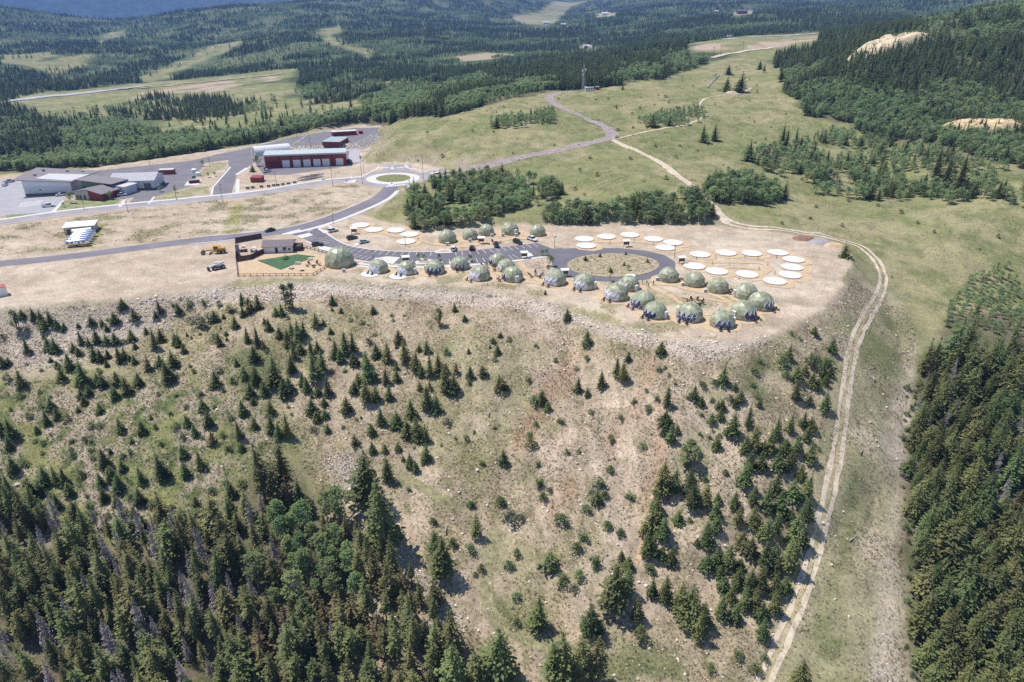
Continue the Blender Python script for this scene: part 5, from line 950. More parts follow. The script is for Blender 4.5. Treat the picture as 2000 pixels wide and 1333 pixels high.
def vehicle(kind, colr, a, b_, label, name=None, cat='car', grp='parked cars'):
    Ln, Wd, wr, body, cab = SHAPES[kind]; A_, B_ = Vector(ground_at(*a)[0]), Vector(ground_at(*b_)[0]); c = (A_ + B_) / 2; rz = math.atan2(B_.y - A_.y, B_.x - A_.x)
    t = thing(name or {'pickup': 'pickup_truck'}.get(kind, 'parked_car'), label, cat, (c.x, c.y, c.z + 0.045), rz, grp)
    def prof(pts, w0, w1, m, nm, zr=None):
        mb = MB(); k = len(pts); zz = [p[1] for p in pts]; lo, hi = min(zz), max(zz)
        wv = [w0 + (w1 - w0) * (z - lo) / (hi - lo + 1e-9) for z in zz]
        mb.v = [(p[0], -w / 2, p[1]) for p, w in zip(pts, wv)] + [(p[0], w / 2, p[1]) for p, w in zip(pts, wv)]
        mb.f = [tuple(range(k)), tuple(range(2 * k - 1, k - 1, -1))] + [(i, k + i, k + (i + 1) % k, (i + 1) % k) for i in range(k)]; mb.m = [0] * len(mb.f)
        bm = bmesh.new(); me = mb.mesh(nm, m); bm.from_mesh(me); bmesh.ops.recalc_face_normals(bm, faces=bm.faces); bmesh.ops.bevel(bm, geom=[e for e in bm.edges], offset=0.05, segments=2, affect='EDGES'); bm.to_mesh(me); bm.free(); return link(nm, me, t)
    prof(body, Wd, Wd, paint(colr), 'body'); prof([(p[0], p[1]) for p in cab], Wd * .94, Wd * .74, M['glass'], 'window')
    top = [p for p in cab if p[1] > 1.3]; x0, x1 = min(p[0] for p in top), max(p[0] for p in top); zt = max(p[1] for p in top); rf = MB(); rf.box(x0 - .05, x1 + .05, -Wd * .375, Wd * .375, zt - 0.03, zt + 0.05); rf.obj('roof', paint(colr), t)
    for s in (-1, 1):
        pl = MB(); xm = (x0 + x1) / 2; pl.hexa([(xm - .06, s * Wd * .46, cab[0][1]), (xm + .06, s * Wd * .46, cab[0][1]), (xm + .06, s * Wd * .485, cab[0][1]), (xm - .06, s * Wd * .485, cab[0][1]), (xm - .06, s * Wd * .36, zt), (xm + .06, s * Wd * .36, zt), (xm + .06, s * Wd * .39, zt), (xm - .06, s * Wd * .39, zt)]); pl.obj('door_pillar', paint(colr), t)
        hl = MB(); hl.box(Ln / 2 - .12, Ln / 2 + .03, s * Wd * .34 - .18, s * Wd * .34 + .18, .62, .78); hl.obj('headlight', LAMP, t); tl = MB(); tl.box(-Ln / 2 - .03, -Ln / 2 + .1, s * Wd * .38 - .12, s * Wd * .38 + .12, .7, .9); tl.obj('tail_light', TAIL, t)
        for x in (-Ln * .30, Ln * .31): wheel(t, x, s * (Wd / 2 - .08), wr)
    if kind == 'pickup': bd = MB(); bd.box(-2.7, -0.92, -.78, .78, 1.058, 1.075); bd.obj('cargo_bed', M['black'], t)
    return t
WHT, SIL, BLK, DGR, NVY = (0.75, 0.75, 0.76), (0.45, 0.48, 0.52), (0.022, 0.022, 0.026), (0.025, 0.035, 0.032), (0.03, 0.04, 0.075)
for kd, cl, a, b_, lab in [('suv', WHT, (641,455), (660,451), 'white wagon in the first bay by the lower road'), ('suv', DGR, (677,470), (699,465), 'dark green off-roader parked among empty bays'), ('sedan', SIL, (702,477), (720,473), 'silver sedan beside the small kerb island'), ('suv', BLK, (609,482), (632,479), 'dark car in the bays behind the welcome building'), ('sedan', DGR, (539,450), (516,455), 'dark green car driving on the lower road'),
    ('suv', WHT, (884.5,493), (888,485), 'white car nosed in towards the leftmost rear dome'), ('suv', BLK, (920.5,492), (923.5,484), 'black car nosed in beside the kiosk'), ('pickup', NVY, (966,475), (972,488), 'navy pickup in front of the fire pit chairs'), ('suv', BLK, (1003,473), (1019,479), 'black wagon left of the white pickup'), ('pickup', WHT, (1028,466), (1050,474), 'white pickup at the end of the upper bays'),
    ('pickup', WHT, (84,405.5), (106,403.5), 'white pickup by the painted bays of the left lot'), ('sedan', WHT, (112,384), (127,382), 'white car against the wall of the grey hall'), ('suv', WHT, (229,384), (249,382), 'white car in front of the grey gabled hall'), ('pickup', SIL, (8,359), (29,355), 'silver pickup at the far edge of the left lot'), ('sedan', WHT, (6,366), (15,361), 'white car in front of the silver pickup'),
    ('pickup', WHT, (513,339), (530,335), 'white pickup at the left end of the red warehouse'), ('suv', BLK, (515,334), (531,330.5), 'black car behind the white pickup at the warehouse'), ('suv', BLK, (676,319), (688,314), 'black van at the right corner of the red warehouse')]:
    vehicle(kd, cl, a, b_, lab, cat='pickup truck' if kd == 'pickup' else 'car', grp='vehicles parked around the site')
c = G(1425, 75); t = thing('lorry', 'white box lorry on the far highway', 'truck', (c.x, c.y, c.z + 1.0), 0.1); m_ = MB(); m_.box(-5, 2.5, -1.3, 1.3, 1.1, 4.2); m_.obj('cargo_box', M['white'], t); m_ = MB(); m_.box(2.8, 5, -1.25, 1.25, 0.8, 3.4); m_.obj('cab', M['white'], t)
for x in (-4, -2.8, 3.8):
    for s in (-1, 1): wheel(t, x, s * 1.1, 0.75)
# yellow grader
A_, B_ = G(440, 494), G(397, 497); t = thing('road_grader', 'yellow road grader parked on the bare dirt lot', 'grader', ((A_.x + B_.x) / 2, (A_.y + B_.y) / 2, 0.0), math.atan2(B_.y - A_.y, B_.x - A_.x))
for nm, bx, mm_ in [('engine_hood', (-4.2, -1.6, -1.0, 1.0, 1.0, 2.3), 'yellow'), ('chassis', (-4.2, 0.2, -.6, .6, .7, 1.0), 'yellow'), ('cab_base', (-1.6, 0.0, -.85, .85, 1.0, 1.9), 'yellow'), ('cab_window', (-1.5, -0.1, -.8, .8, 1.9, 2.95), 'glass'), ('cab_roof', (-1.65, 0.1, -.9, .9, 2.95, 3.12), 'yellow'), ('exhaust', (-2.6, -2.45, -.1, .1, 2.3, 3.0), 'black')]:
    m_ = MB(); m_.box(*bx); m_.obj(nm, M[mm_], t)
m_ = MB(); m_.hexa([(0, -.3, 1.3), (4.2, -.2, 1.0), (4.2, .2, 1.0), (0, .3, 1.3), (0, -.3, 1.75), (4.2, -.2, 1.35), (4.2, .2, 1.35), (0, .3, 1.75)]); m_.obj('nose_beam', M['yellow'], t); m_ = MB(); m_.hexa([(0.9, -1.7, .1), (1.05, -1.7, .1), (1.75, 1.7, .1), (1.6, 1.7, .1), (0.75, -1.7, .75), (0.9, -1.7, .75), (1.6, 1.7, .75), (1.45, 1.7, .75)]); m_.obj('blade', M['grey'], t); m_ = MB(); m_.tube((4.0, -.9, .75), (4.0, .9, .75), .12); m_.obj('front_axle', M['yellow'], t)
for x in (-3.6, -2.0, 4.0):
    for s in (-1, 1): wheel(t, x, s * (1.1 if x < 0 else 1.0), 0.75)
A_, B_ = G(411, 529), G(443, 522); t = thing('telehandler', 'grey telescopic handler parked below the grader', 'telehandler', ((A_.x + B_.x) / 2, (A_.y + B_.y) / 2, 0.0), math.atan2(B_.y - A_.y, B_.x - A_.x))
for nm, bx, mm_ in [('chassis', (-2.4, 2.2, -.9, .9, .6, 1.2), 'black'), ('engine_box', (-0.8, 1.6, -1.1, -.35, 1.2, 1.8), 'grey'), ('cab', (-0.6, 0.8, .3, 1.1, 1.2, 2.35), 'glass'), ('cab_roof', (-0.7, 0.9, .25, 1.15, 2.35, 2.45), 'white')]:
    m_ = MB(); m_.box(*bx); m_.obj(nm, M[mm_], t)
m_ = MB(); m_.hexa([(-3.3, -.3, 1.0), (2.3, -.3, 2.0), (2.3, .2, 2.0), (-3.3, .2, 1.0), (-3.3, -.3, 1.5), (2.3, -.3, 2.55), (2.3, .2, 2.55), (-3.3, .2, 1.5)]); m_.obj('boom', M['white'], t); m_ = MB(); m_.box(-3.9, -3.3, -.8, .7, .2, 1.4); m_.obj('fork_carriage', M['black'], t)
for x in (-1.5, 1.5):
    for s in (-1, 1): wheel(t, x, s * 1.05, 0.75)
# silver travel trailers
tb_ = MB(); n = 14; rows = [(-4.5, .25), (-4.3, .65), (-3.9, .88), (-3.2, 1.0), (3.2, 1.0), (3.9, .88), (4.3, .65), (4.5, .25)]
for x, k in rows:
    for i in range(n):
        a = 2 * math.pi * i / n; yy, zz = math.cos(a), math.sin(a); yy = math.copysign(abs(yy) ** .55, yy); zz = math.copysign(abs(zz) ** .6, zz); tb_.v.append((x, 1.22 * yy * k, 1.75 + 1.2 * zz * k))
for i in range(len(rows) - 1):
    for j in range(n): a, b_ = i * n + j, i * n + (j + 1) % n; tb_.f.append((a, b_, b_ + n, a + n)); tb_.m.append(0)
tb_.f.append(tuple(range(n))); tb_.f.append(tuple(range(len(tb_.v) - 1, len(tb_.v) - n - 1, -1))); tb_.m += [0, 0]; TSH = tb_.mesh('shell', M['chrome'], True)
wm = MB(); wm.box(-.45, .45, -1.235, -1.20, 1.7, 2.25); TW = wm.mesh('window', M['glass']); wm = MB(); wm.box(-.35, .35, -1.24, -1.19, .75, 2.45); TD = wm.mesh('door', M['grey']); wm = MB(); wm.box(-0.6, 0.6, -.4, .4, 2.9, 3.1); TAC = wm.mesh('roof_unit', M['white'])
Ta = ['nearest of the five silver travel trailers, all its side in view', 'second silver travel trailer from the near end', 'middle one of the five silver travel trailers', 'fourth silver travel trailer from the near end', 'farthest silver travel trailer, next to the red container']
for i in range(5):
    A_, B_ = G(134 + 3.4 * i, 483 - 4.4 * i), G(172 + 3.2 * i, 480 - 4.4 * i); t = thing('travel_trailer', Ta[i], 'trailer', ((A_.x + B_.x) / 2, (A_.y + B_.y) / 2, 0), math.atan2(B_.y - A_.y, B_.x - A_.x), 'silver travel trailers in a row')
    link('shell', TSH, t); link('door', TD, t, (0.9, 0, 0)); link('roof_unit', TAC, t)
    for x in (-3.2, -1.6, 2.6): link('window', TW, t, (x, 0, 0))
    for s in (-1, 1): wheel(t, -0.6, s * 1.0, 0.40)

# ------------------------------------------------------------------ buildings
def frame_on(pa, pb, z=0.0):
    a, b_ = on_level(*pa, z), on_level(*pb, z); return a, float(np.linalg.norm(b_ - a)), math.atan2(b_[1] - a[1], b_[0] - a[0])
def part_box(t, nm, x0, x1, y0, y1, z0, z1, m): b__ = MB(); b__.box(x0, x1, y0, y1, z0, z1); return b__.obj(nm, m, t)
M['wallgrey'] = mat('grey_wall_panels', (0.62, 0.62, 0.65), 0.7, 0.06, 0.6); M['wallblue'] = mat('white_blue_panels', (0.70, 0.74, 0.80), 0.6, 0.05, 0.6); M['stonebase'] = mat('dark_base_course', (0.16, 0.14, 0.15), 0.85, 0.2, 2)
M['darkroof'] = mat('dark_brown_roofing', (0.23, 0.205, 0.21), 0.7, 0.1, 0.3); M['greyroof'] = mat('grey_metal_roofing', (0.43, 0.425, 0.45), 0.45, 0.06, 0.4); M['lightroof'] = mat('light_grey_roofing', (0.56, 0.545, 0.55), 0.6, 0.06, 0.4); M['beige'] = mat('beige_siding', (0.56, 0.52, 0.45), 0.8, 0.06, 1); M['greenroof'] = mat('green_metal_roofing', (0.48, 0.53, 0.515), 0.45, 0.08, 0.4); M['greenglass'] = mat('green_clerestory_glass', (0.04, 0.10, 0.075), 0.1, 0.15, 0.5, spec=0.7)
def roof_block(t, cor, m_roof, over=0.0, th=0.35, nm='roof'):
    """slab over four (x, y, z) corners in plan order"""
    b__ = MB(); b__.hexa([(x, y, z - th) for x, y, z in cor] + list(cor)); return b__.obj(nm, m_roof, t)
def walls4(t, x0, x1, y0, y1, zs, m, nm='wall'):
    """four walls whose tops follow a slope: zs at (x0,y0),(x1,y0),(x1,y1),(x0,y1)"""
    b__ = MB(); P = [(x0, y0), (x1, y0), (x1, y1), (x0, y1)]
    for i in range(4): j = (i + 1) % 4; b__.quad((*P[i], -0.05), (*P[j], -0.05), (*P[j], zs[j]), (*P[i], zs[i]))
    return b__.obj(nm, m, t)
# grey hall with the big tilted roof
a, Ln, rz = frame_on((51, 384), (130, 380)); t = thing('community_hall', 'tall grey and white hall with tilted dark roof', 'building', (a[0], a[1], 0), rz); D_ = 24; Ln = 22
walls4(t, 0, Ln, 0, D_, (8.6, 6.2, 6.6, 9.2), M['wallgrey']); upper = MB(); upper.hexa([(-.04, -.04, 5.0), (Ln + .02, -.04, 4.6), (Ln + .02, .05, 4.6), (-.04, .05, 5.0), (-.04, -.04, 8.5), (Ln + .02, -.04, 6.1), (Ln + .02, .05, 6.1), (-.04, .05, 8.5)]); upper.obj('upper_wall_panel', M['wallblue'], t); part_box(t, 'base_course', -.07, Ln + .05, -.07, .05, -.05, 1.2, M['stonebase']); part_box(t, 'base_course', -.07, .05, .06, D_, -.05, 1.2, M['stonebase'])
rf = roof_block(t, [(-3.5, -2.0, 9.1), (Ln + 1, -1.0, 6.5), (Ln + 8, D_ + 1, 6.9), (-1.0, D_ + 2, 9.9)], M['darkroof']); roof_block(rf, [(6, 1.5, 8.62), (Ln + .5, 1.0, 6.75), (Ln + 5.5, 15, 6.95), (9, 13, 8.75)], M['lightroof'], th=0.25, nm='light_roof_panel')
for x_, y_, z_ in ((3, 8, 9.2), (4, 18, 9.7), (22, 20, 7.5), (15, 19, 8.4)): part_box(rf, 'roof_vent', x_, x_ + 1.1, y_, y_ + 1.1, z_ - .6, z_ + .5, M['grey'])
for s in (7.0,): part_box(t, 'wall_vent', s, s + .8, -.08, .02, 2.6, 3.2, M['black'])
# entrance wing
a, Ln, rz = frame_on((141, 389), (207, 392)); t = thing('entrance_wing', 'low entrance building with red and beige walls and dark roofs', 'building', (a[0], a[1], 0), rz - .05)
walls4(t, 2, 10.5, 0, 12, (3.6, 5.2, 5.2, 3.6), M['beige']); walls4(t, 10.52, 18, 0, 12, (5.2, 3.5, 3.5, 5.2), M['red'], 'red_wall'); roof_block(t, [(0.6, -1, 3.5), (10.5, -1, 5.65), (10.5, 13, 5.65), (0.6, 13, 3.5)], M['darkroof']); roof_block(t, [(10.5, -1, 5.62), (19.2, -1, 3.5), (19.2, 13, 3.5), (10.5, 13, 5.62)], M['darkroof'])
for x in (3.2, 5.0, 7.6): part_box(t, 'window', x, x + 1.2, -.06, .04, .3, 2.3, M['glass'])
walls4(t, -4, 14, 12.5, 22, (6.6, 5.6, 5.6, 6.6), M['greenglass'], 'clerestory'); roof_block(t, [(-6, 10.5, 7.4), (16, 10.5, 6.0), (16, 23, 6.0), (-6, 23, 7.4)], M['darkroof']); walls4(t, 14.3, 21, 13, 22, (4.4, 4.0, 4.0, 4.4), M['wallgrey'], 'side_wall'); roof_block(t, [(13.9, 12.6, 4.8), (21.6, 12.6, 4.3), (21.6, 22.6, 4.3), (13.9, 22.6, 4.8)], M['lightroof'])
# grey gabled hall
a, Ln, rz = frame_on((218, 374), (304, 371)); t = thing('gabled_hall', 'grey metal gabled hall with ribbed roof and dark door', 'building', (a[0], a[1], 0), rz); W_ = 17
walls4(t, 0, Ln, 0, W_, (5.2,) * 4, M['wallgrey']); gb_ = MB(); gb_.tri((Ln, 0, 5.2), (Ln, W_, 5.2), (Ln, W_ / 2, 7.6)); gb_.tri((0, W_, 5.2), (0, 0, 5.2), (0, W_ / 2, 7.6)); gb_.obj('gable_wall', M['wallblue'], t)
r1 = roof_block(t, [(-.6, -.8, 5.15), (Ln + .6, -.8, 5.15), (Ln + .6, W_ / 2, 7.85), (-.6, W_ / 2, 7.85)], M['greyroof'], th=.2); r2 = roof_block(t, [(-.6, W_ / 2, 7.83), (Ln + .6, W_ / 2, 7.83), (Ln + .6, W_ + .8, 5.15), (-.6, W_ + .8, 5.15)], M['greyroof'], th=.2)
sm_ = MB(); sm_.hexa([(-.04, -.8, 5.15), (.04, -.8, 5.15), (.04, W_ / 2, 7.85), (-.04, W_ / 2, 7.85), (-.04, -.8, 5.24), (.04, -.8, 5.24), (.04, W_ / 2, 7.94), (-.04, W_ / 2, 7.94)]); SM = sm_.mesh('roof_seam', M['lightroof'])
for i in range(int(Ln)): link('roof_seam', SM, r1, (i + .5, 0, 0))
part_box(t, 'base_course', -.05, Ln + .05, -.06, .05, -.05, 1.1, M['stonebase']); part_box(t, 'base_course', Ln - .05, Ln + .06, .06, W_, -.05, 1.1, M['stonebase']); part_box(t, 'door', Ln * .76, Ln * .92, -.1, .06, 0, 3.6, M['stonebase']); part_box(t, 'downpipe', Ln * .45, Ln * .46, -.12, -.02, 0, 5.1, M['white']); part_box(t, 'door', Ln * .40, Ln * .44, -.1, .04, 0, 2.2, M['black'])
# red warehouse
a, Ln, rz = frame_on((519, 329), (677, 323)); t = thing('red_warehouse', 'long red brick warehouse with six white garage doors', 'building', (a[0], a[1], 0), rz); D_ = 12; HT = 7.6
part_box(t, 'wall', 0, Ln, 0, D_, -.05, HT, M['red']); roof_block(t, [(-.5, -.6, HT + .25), (Ln + .5, -.6, HT + .25), (Ln + .5, D_ + .5, HT + .9), (-.5, D_ + .5, HT + .9)], M['greenroof'], th=.3); part_box(t, 'parapet', -.55, Ln + .55, -.75, -.62, HT - .5, HT + .4, M['greenroof'])
dk = mat('dark_red_boards', (0.12, 0.03, 0.03), 0.8, 0.2, 1)
for f in (.255, .388, .512, .635, .747, .918):
    x = Ln * f; d = part_box(t, 'garage_door', x - 2.2, x + 2.2, -.10, .05, 0, 4.3, M['white'])
    for z in (.86, 1.72, 2.58, 3.44): part_box(d, 'panel_joint', x - 2.2, x + 2.2, -.115, -.08, z, z + .06, M['grey'])
    for s in (-1.25, 1.25): w_ = part_box(t, 'window', x + s - .7, x + s + .7, -.06, .05, 5.2, 6.5, M['glass']); part_box(w_, 'window_frame', x + s - .8, x + s + .8, -.10, -.06, 6.5, 6.62, dk); part_box(w_, 'window_sill', x + s - .8, x + s + .8, -.14, -.06, 5.08, 5.2, dk)
for f in (.185, .325, .45, .575, .69, .83): part_box(t, 'pilaster', Ln * f - .3, Ln * f + .3, -.22, .05, 0, HT - .52, dk)
for x in (2.4, 5.6): part_box(t, 'window', x - .8, x + .8, -.06, .05, 3.9, 5.4, M['glass'])
bal = part_box(t, 'balcony', 0.6, 7.6, -1.6, -.02, 3.0, 3.2, dk)
for x in (.8, 4.1, 7.4): part_box(bal, 'post', x - .1, x + .1, -1.55, -1.35, 0, 3.0, dk)
part_box(bal, 'railing', .6, 7.6, -1.6, -1.5, 4.0, 4.12, dk)
# white quonset hut
a, Ln, rz = frame_on((500, 306), (570, 299)); t = thing('quonset_hut', 'white half round metal hut behind the red warehouse', 'building', (a[0], a[1], 0), rz); q_ = MB(); n = 18; R1 = 5.6
rib = MB()
for i in range(n):
    a0, a1 = math.pi * i / n, math.pi * (i + 1) / n; q_.quad((0, R1 - R1 * math.cos(a0), R1 * math.sin(a0)), (Ln, R1 - R1 * math.cos(a0), R1 * math.sin(a0)), (Ln, R1 - R1 * math.cos(a1), R1 * math.sin(a1)), (0, R1 - R1 * math.cos(a1), R1 * math.sin(a1)))
    K = 1.012; rib.quad((0, R1 - R1 * K * math.cos(a0), R1 * K * math.sin(a0)), (.35, R1 - R1 * K * math.cos(a0), R1 * K * math.sin(a0)), (.35, R1 - R1 * K * math.cos(a1), R1 * K * math.sin(a1)), (0, R1 - R1 * K * math.cos(a1), R1 * K * math.sin(a1)))
q_.obj('shell', M['white'], t); e_ = MB(); e_.ngon([(0, R1 - R1 * math.cos(math.pi * i / n), R1 * math.sin(math.pi * i / n)) for i in range(n + 1)]); e_.obj('end_wall', M['wallgrey'], t); part_box(t, 'door', -.08, .04, R1 - 2, R1 + 2, 0, 4.2, M['grey']); RIB = rib.mesh('rib', M['lightroof'])
for i in range(int(Ln / 1.6)): link('rib', RIB, t, (i * 1.6 + .3, 0, 0))
# red stores on the terrace
def shed(name, pa, pb, dep, h, label, wall, roofm, z=0.0, over=.3, doors=0, cat='shed'):
    a, Ln, rz = frame_on(pa, pb, z); t = thing(name, label, cat, (a[0], a[1], z + .03), rz); part_box(t, 'wall', 0, Ln, 0, dep, -.1, h, wall); r_ = roof_block(t, [(-over, -over, h + .12), (Ln + over, -over, h + .12), (Ln + over, dep + over, h + .3), (-over, dep + over, h + .3)], roofm, th=.16)
    part_box(t, 'door', Ln * .1, Ln * .1 + min(1.2, Ln * .3), -.06, .03, 0, min(2.1, h * .85), M['wood'] if doors == 0 else M['white']); return t, Ln
shed('store_building', (630, 285), (664, 285.5), 20, 2.6, 'red flat store with pale green roof above the rock bank', M['red'], mat('pale_green_roof', (0.36, 0.42, 0.42), .5, .1, .5), TER_Z)
t, Ln = shed('store_building', (650, 267), (697, 264), 5, 3.0, 'red store with patchy white roof, farthest on the terrace', M['red'], mat('weathered_white_roof', (0.58, 0.60, 0.60), .6, .2, .3), TER_Z)
shed('tool_shed', (702, 262.5), (709, 262), 2.4, 2.0, 'tiny red shed at the end of the terrace', M['red'], M['red'], TER_Z); shed('tool_shed', (490, 357), (510, 357), 6, 2.6, 'small red shed with red roof beside the driveway', M['red'], mat('red_roof', (0.30, 0.06, 0.06), .5, .1))
shed('shipping_container', (311, 342), (340, 341), 4, 2.6, 'red container with pale roof behind the gabled hall', M['red'], M['lightroof'], cat='container', over=.02); shed('storage_shelter', (127, 459), (186, 454), 8, 3.0, 'long white roofed shelter at the edge of the dirt field', M['beige'], M['white'], over=.5); shed('shipping_container', (143, 464), (181, 459.5), 2.6, 2.5, 'red container in front of the white roofed shelter', M['red'], M['white'], cat='container', over=.02); shed('shipping_container', (-28, 586), (17, 577), 3, 3.0, 'white container cut by the picture edge on the dirt lot', M['white'], mat('faded_red_roof', (0.42, 0.12, 0.12), .6, .1), cat='container', over=.05)
# welcome house
a, Ln, rz = frame_on((515, 495), (572, 493)); t = thing('welcome_house', 'small white house with grey pitched roof beside the lawn', 'building', (a[0], a[1], 0), rz); W_ = 7.5
walls4(t, 0, Ln, 0, W_, (2.7,) * 4, M['white']); gb_ = MB(); gb_.tri((Ln, 0, 2.7), (Ln, W_, 2.7), (Ln, W_ / 2, 4.0)); gb_.tri((0, W_, 2.7), (0, 0, 2.7), (0, W_ / 2, 4.0)); gb_.obj('gable_wall', M['beige'], t)
roof_block(t, [(-.5, -.7, 2.6), (Ln + .5, -.7, 2.6), (Ln + .5, W_ / 2, 4.25), (-.5, W_ / 2, 4.25)], mat('grey_brown_shingles', (0.19, 0.165, 0.17), .8, .15, 1.5), th=.15); roof_block(t, [(-.5, W_ / 2, 4.23), (Ln + .5, W_ / 2, 4.23), (Ln + .5, W_ + .7, 2.6), (-.5, W_ + .7, 2.6)], mat('red_brown_roofing', (0.24, 0.07, 0.06), .8, .15, 1.5), th=.15)
for x, w_, h_ in ((4.6, 1.0, 2.1), (7.5, 1.4, 1.3), (9.6, 1.0, 1.0)): part_box(t, 'door' if h_ > 2 else 'window', x, x + w_, -.06, .03, 0 if h_ > 2 else .8, h_ if h_ > 2 else .8 + h_, M['black'] if h_ > 2 else M['glass'])
part_box(t, 'side_annexe', Ln + .02, Ln + 3.2, 1, 6, -.05, 2.0, M['darkfence'])
# ------------------------------------------------------------------ fences
def board_fence(label, px, h=1.9):
    P = [on_level(u, v) for u, v in px]; t = thing('board_fence', label, 'fence', (P[0][0], P[0][1], 0)); o = P[0]; bw = 0.30
    bm_ = {}
    for a, b_ in zip(P[:-1], P[1:]):
        d = b_ - a; Ls = np.linalg.norm(d); d = d / Ls; rz = math.atan2(d[1], d[0]); n = max(1, int(Ls / bw)); w = Ls / n
        key = round(w, 3)
        if key not in bm_: q = MB(); q.box(.01, w - .01, -.03, .03, 0, 1); bm_[key] = q.mesh('board', M['darkfence'])
        for i in range(n):
            p = a + d * w * i - o; k = link('board', bm_[key], t, (p[0], p[1], 0.03), rz); k.scale = (1, 1, h * (1 + 0.02 * math.sin(i * 2.3)))
        pq = MB(); pq.box(-.07, .07, .04, .18, 0, h + .1); link('post', pq.mesh('post', M['darkfence']), t, (a[0] - o[0], a[1] - o[1], 0), rz)
    return t
board_fence('dark board fence between the dirt lot and the lawn', [(462, 512), (491, 507), (518, 494)]); board_fence('dark board fence along the lower road by the yard', [(461, 475), (512, 466)], 2.2); board_fence('dark board fence on the left side of the yard', [(461, 476), (462, 511)], 2.0)
def rail_fence(label, px, m, sp=2.4, h=1.15, rails=(0.35, 1.05), post_w=.09, cross=False):
    P = smooth_line(np.array([on_level(u, v) for u, v in px]), sp) if len(px) < 2 else None
    L = [on_level(u, v) for u, v in px]; t = thing('rail_fence', label, 'fence', (L[0][0], L[0][1], 0)); o = L[0]; pm_ = MB(); pm_.box(-post_w, post_w, -post_w, post_w, 0, h); PM = pm_.mesh('post', m)
    for a, b_ in zip(L[:-1], L[1:]):
        d = b_ - a; Ls = np.linalg.norm(d); n = max(1, round(Ls / sp)); rz = math.atan2(d[1], d[0])
        for i in range(n): p = a + d * i / n - o; link('post', PM, t, (p[0], p[1], 0), rz)
        for z in rails: q = MB(); q.box(0, Ls, -.05, .05, z - .07, z + .07); link('rail', q.mesh('rail', m), t, (a[0] - o[0], a[1] - o[1], 0), rz)
    p = L[-1] - o; link('post', PM, t, (p[0], p[1], 0)); return t
brownrail = mat('reddish_fence_rail', (0.20, 0.085, 0.05), .8, .2, 2)
rail_fence('brown post and rail fence along the lower side of the lawn yard', [(462,512),(465,541),(540,540),(612,539.5),(634,526),(641,518)], brownrail); rail_fence('grey post and rail fence between lawn yard and parking', [(592,484),(615,490),(645,498)], M['darkfence'], 2.2, 1.1)
rail_fence('low kerb rail at the kiosk walk', [(682,515),(700,518)], M['grey'], 2)
# grey stone pillar stack at the yard gate
a = on_level(466, 500); t = thing('stone_gate_pillar', 'tall grey stacked stone pillar at the yard corner', 'pillar', (a[0], a[1], 0)); sb = MB(); sb.box(-.55, .55, -.55, .55, 0, .56); SB = sb.mesh('stone_block', mat('grey_block', (0.27, 0.25, 0.25), .9, .25, 2))
for i in range(8): b_ = link('stone_block', SB, t, (.04 * math.sin(i * 2.1), .04 * math.cos(i * 1.7), i * .58), .05 * math.sin(i * 3))
# ------------------------------------------------------------------ lamp posts
lp = MB(); lp.tube((0, 0, 0), (0, 0, 6.4), .085, .06, 6); LPM = lp.mesh('mast', M['black']); lh = MB(); lh.box(-.1, 0.75, -.16, .16, 6.35, 6.5); LHM = lh.mesh('lamp_head', M['black']); lb = MB(); lb.tube((0, 0, 0), (0, 0, .55), .25, .22, 8); LBM = lb.mesh('base', M['concrete'])
for i, (u, v, h, lab) in enumerate([(651,437,19,'lamp post at the junction of lower road and parking'),(730,511,18,'lamp post beside the plaza left of the small domes'),(792,481,19,'lamp post by the lowest of the five platforms'),(1083,484,22,'lamp post at the neck between parking and loop'),(962,515,20,'lamp post among the lower bays of the parking'),(1317,503,23,'lamp post at the right bend of the loop'),(1191,551,16,'lamp post on the lower edge of the loop'),
    (165,410,16,'lamp post in front of the entrance wing lawn'),(251,416,28,'lamp post by the first driveway of the street'),(435,394,33,'lamp post by the second driveway of the street'),(540,361,26,'lamp post before the timber yard'),(650,363,35,'lamp post on the street below the timber wheel'),(708,360,52,'tallest lamp post where the street meets the roundabout'),(827,351,48,'lamp post right of the roundabout'),(711,338,25,'lamp post on the bank behind the roundabout'),(345,391,28,'lamp post on the dry lawn by the street'),(410,325,20,'lamp post beside the green oval lawn'),(606,286,26,'lamp post on the terrace lot'),(293,325,10,'short lamp post on the long upper drive'),(580,270,20,'lamp post on the edge of the terrace')]):
    g = ground_at(u, v)[0]; h_ = up_height(g, u, v, h); t = thing('lamp_post', lab, 'lamp post', tuple(g), (i * 2.1) % 6.28, 'lamp posts of the site'); t.scale = (1.3, 1.3, h_ / 6.5); link('mast', LPM, t); link('lamp_head', LHM, t); link('base', LBM, t)
